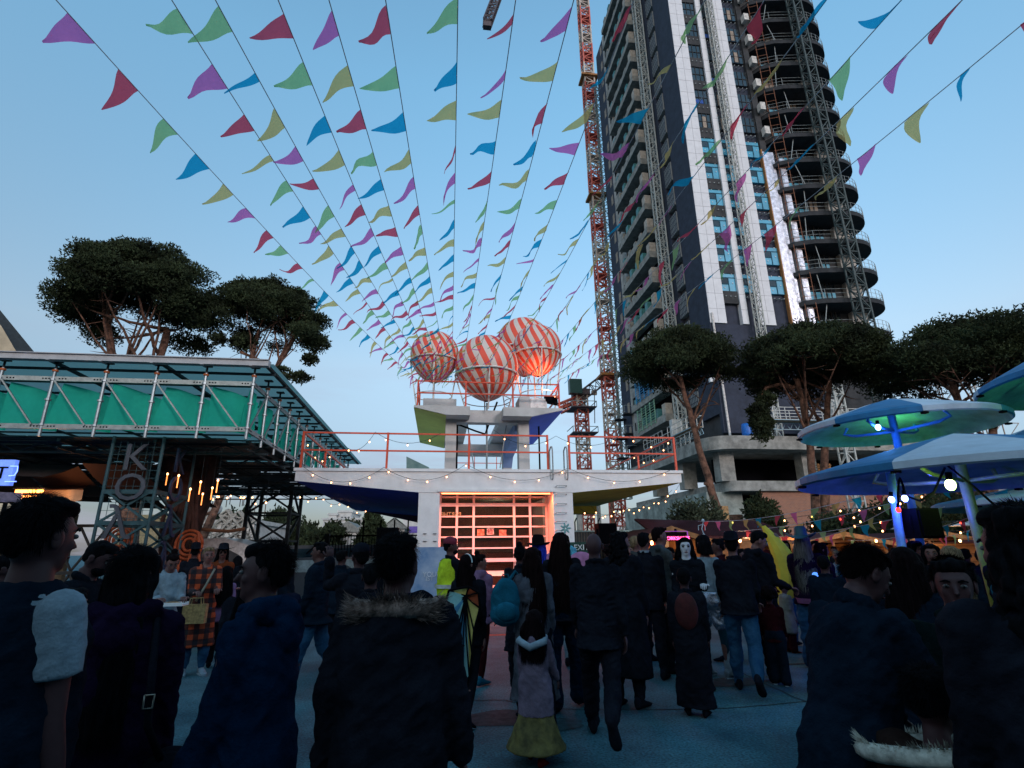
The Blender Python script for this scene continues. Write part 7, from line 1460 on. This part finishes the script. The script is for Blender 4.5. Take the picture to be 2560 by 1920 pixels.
# ---------------- at the chalets
far = [(1940,1345,14.0,120,'man in black at the long chalet counter',dict(tc='black',skin='a')),(1962,1352,14.5,175,'woman in pale pink behind the banana costume',dict(tc='pink',sex='f',hair='long',hc='ch',skin='a')),
 (2036,1352,13.0,160,'person in yellow top glimpsed between the cowboy hat and sunglasses woman',dict(tc='yel',skin='a',top='tee')),(2090,1378,12.5,178,'short haired woman in dark gilet over white sleeves with arms crossed',dict(tc='white',sex='f',skin='a',hc='bl',arms=((30,4,75,30),(30,4,75,30)))),
 (2112,1382,12.2,-20,'girl with long light brown hair in blue top',dict(tc='tblue',sex='f',hair='vlong',hc='bl')),(2130,1376,13.6,110,'man in light blue shirt stretching his arm right',dict(tc='white',skin='a',arms=((20,10,20,0),(70,10,10,0)))),
 (2083,1366,16.5,180,'dark clothed stallholder inside the open chalet',dict(tc='charcoal',skin='b')),(2235,1370,12.5,5,'man in pale pink shirt with black strap seen from behind',dict(tc='pink',top='tee',skin='a')),
 (2284,1354,8.6,120,'woman with long black hair holding a hand to her chin',dict(tc='black',sex='f',hair='vlong',skin='a',arms=((10,6,20,0),(30,6,110,10)))),(2322,1360,8.0,178,'smiling woman with dark hair in an open black jacket',dict(tc='black',sex='f',hair='long',skin='a')),
 (2372,1366,7.2,10,'woman with wavy blond hair and a colourful patterned jacket',dict(tc='navy',sex='f',hair='long',hc='bl')),(2492,1356,9.0,150,'man in white cap behind the curly haired figure',dict(tc='black',skin='b',cap=1)),
 (2520,1382,6.6,150,'woman in light blue top at the right edge looking down',dict(tc='tblue',sex='f',hair='long',hc='br',skin='b',hp=25)),(2205,1392,10.2,170,'dark clothed person behind the pale blue pole',dict(tc='navy',skin='b')),(2452,1375,10.5,120,'dark clothed person by the far right chalet',dict(tc='charcoal',skin='b')),
 (2410,1372,11.5,10,'person with dark hair seen left of the curly haired figure',dict(tc='black')),(1850,1372,12.5,90,'person in dark clothes by the chalet posts',dict(tc='charcoal',skin='a')),(2165,1375,14.5,60,'person in brown at the third chalet counter',dict(tc='brown',skin='a')),
 (1478,1378,10.4,5,'person in dark coat beside the EXIT banner',dict(tc='charcoal',hair='long',sex='f')),(1570,1362,10.8,170,'fair haired person facing the camera left of the suited man',dict(tc='grn',hc='bl',skin='a')),(1640,1368,11.5,180,'person in a dark jacket in front of the neon chalet',dict(tc='navy',skin='a'))]
for x, y, D, tn, lab, k in far:
    if k.pop('cap', 0): k['hat'] = cap_hat(CL_['white'])
    person(x, y, D, tn, lab, **k)
# ---------------- left middle distance
p = person(524, 1371, 9.5, 172, 'woman with short fair hair in a long orange and black plaid coat', h=1.70, top='coat', tc='rust', bot='jeans', bc='denim', hair='short', hc='bl', sex='f', skin='a', hem=.38, arms=((22,10,70,26),(10,10,80,26)), shoe='white')
pm2 = mat('plaid', (.4,.07,.015), .9, .05); t = pm2.node_tree; b_ = t.nodes['Principled BSDF']; n = t.nodes.new; l = t.links.new
tc_ = n('ShaderNodeTexCoord'); sx_ = n('ShaderNodeSeparateXYZ'); l(tc_.outputs['Object'], sx_.inputs[0]); outs = []
for ax in ('X','Z'):
    m1 = n('ShaderNodeMath'); m1.operation = 'MULTIPLY'; m1.inputs[1].default_value = 7.5; l(sx_.outputs[ax], m1.inputs[0]); m2 = n('ShaderNodeMath'); m2.operation = 'FRACT'; l(m1.outputs[0], m2.inputs[0]); m3 = n('ShaderNodeMath'); m3.operation = 'GREATER_THAN'; m3.inputs[1].default_value = .5; l(m2.outputs[0], m3.inputs[0]); outs.append(m3)
ad = n('ShaderNodeMath'); l(outs[0].outputs[0], ad.inputs[0]); l(outs[1].outputs[0], ad.inputs[1]); hv = n('ShaderNodeMath'); hv.operation = 'MULTIPLY'; hv.inputs[1].default_value = .5; l(ad.outputs[0], hv.inputs[0])
rp = n('ShaderNodeValToRGB'); rp.color_ramp.interpolation = 'CONSTANT'; e = rp.color_ramp.elements; e[0].color = (.010,.008,.012,1); e[1].position = .4; e[1].color = (.055,.014,.010,1); x_ = e.new(.9); x_.color = (.36,.055,.015,1); l(hv.outputs[0], rp.inputs[0]); l(rp.outputs[0], b_.inputs['Base Color'])
for o in COL.objects:
    if o.parent == p.T and o.name.startswith('coat'): o.data.materials[0] = pm2
b = p.W((.10,.26,.86)); t = thing('handbag', 'gold woven handbag held by the woman in plaid', 'handbag', b); gm_ = mat('gold weave', (.28,.2,.08), .5, .3, 20); part('bag_body', MB().box(-.15,.15,-.05,.05,-.17,.08), gm_, t, local=True)
for yy in (-.04,.04): part('handle', MB().tube([(-.08,yy,.08),(-.07,yy,.16),(.07,yy,.16),(.08,yy,.08)], .008, 6), gm_, t, local=True)
sash(p, CL_['cream'], 'bag_strap', MB().tube([(-.10*p.s,.08,1.44*p.s),(.0,.175,1.22*p.s),(.10,.19,1.0*p.s)], .016, 6))
p = person(432, 1382, 8.6, 168, 'dark haired woman in cream fleece looking down at a white food tray', h=1.64, top='jacket', tc='white', bc='black', hair='bun', hc='br', sex='f', skin='a', hp=28, arms=((18,6,78,16),(18,6,78,16)))
def tray(P, lab, dy=.42, z=1.08):
    b = P.W((0,dy,z*P.s)); t = thing('food_tray', lab, 'tray', b); part('dish', MB().box(-.15,.15,-.09,.09,0,.02).box(-.15,.15,-.09,-.08,.02,.04).box(-.15,.15,.08,.09,.02,.04), M_['white'], t, local=True); part('food', MB().el((0,0,.03), (.10,.05,.02), 10, 6), mat('food', (.3,.15,.05), .8, .4, 30), t, local=True)
tray(p, 'white food tray held by the woman in cream fleece')
p = person(232, 1368, 5.2, 120, 'bearded man in grey jacket holding a white dish with dark food', h=1.72, top='jacket', tc='charcoal', bc='black', hair='short', skin='d', hp=25, face='beard', arms=((18,6,78,16),(18,6,78,16))); tray(p, 'white dish with dark food held by the bearded man')
person(192, 1450, 4.4, 60, 'short woman in violet floral shirt behind the left edge man', h=1.42, top='tee', tc='lil', bc='black', hair='mid', hc='k', sex='f')
lf = [(560,1366,11.5,180,'woman in wide dark hat and sunglasses in rust coat',dict(tc='rust',sex='f',hair='long',skin='b',face='sun',hat=brim_hat(CL_['black'],.19,.08))),(567,1425,9.8,10,'girl in floral top with black trousers',dict(tc='lil',sex='f',hair='long',h=1.40,child=True)),
 (596,1390,12.5,5,'woman in long black coat with pinkish trousers beside the notice board',dict(tc='black',top='coat',sex='f',hair='long',bc='pink')),(628,1372,10.2,0,'man in dark jacket left of the notice board',dict(tc='charcoal')),(640,1402,4.6,20,'woman with dark hair close behind the blue hoodie man',dict(tc='black',sex='f',hair='long',hy_=-60)),
 (490,1366,13,0,'person with dark hat by the orange red poles',dict(tc='black',hat=brim_hat(CL_['black'],.17,.1))),(930,1405,4.8,10,'person with black hair in front of the loudspeaker stand',dict(tc='black',h=1.52)),(856,1376,9.0,30,'dark haired person between the denim man and bar fence',dict(tc='navy',h=1.64)),
 (20,1390,6.5,90,'person in dark top mostly hidden at the left frame edge',dict(tc='charcoal',skin='d')),(455,1420,12,10,'child with dark hair near the brown trunk',dict(tc='navy',h=1.3,child=True)),
 (720,1395,13.5,40,'person in dark jacket by the dark blue car',dict(tc='navy',skin='b'))]
for x, y, D, tn, lab, k in lf: person(x, y, D, tn, lab, **k)
person(803, 1351, 7.6, -75, 'grey haired man in dark denim jacket and light jeans facing left', h=1.76, top='jacket', tc='navy', bot='jeans', bc='denim', hair='short', hc='k', skin='b', bulk=1.15, legs=((16,4,3),(-16,20,3)), shoe='sneaker', hem=.8)
person(903, 1366, 5.6, -20, 'person in black cap raising an arm to the face in front of the bar fence', h=1.68, top='jacket', tc='black', bc='black', hair='short', hat=cap_hat(CL_['black']), arms=((80,14,100,10),(10,10,20,4)), bulk=1.15)
finalize()
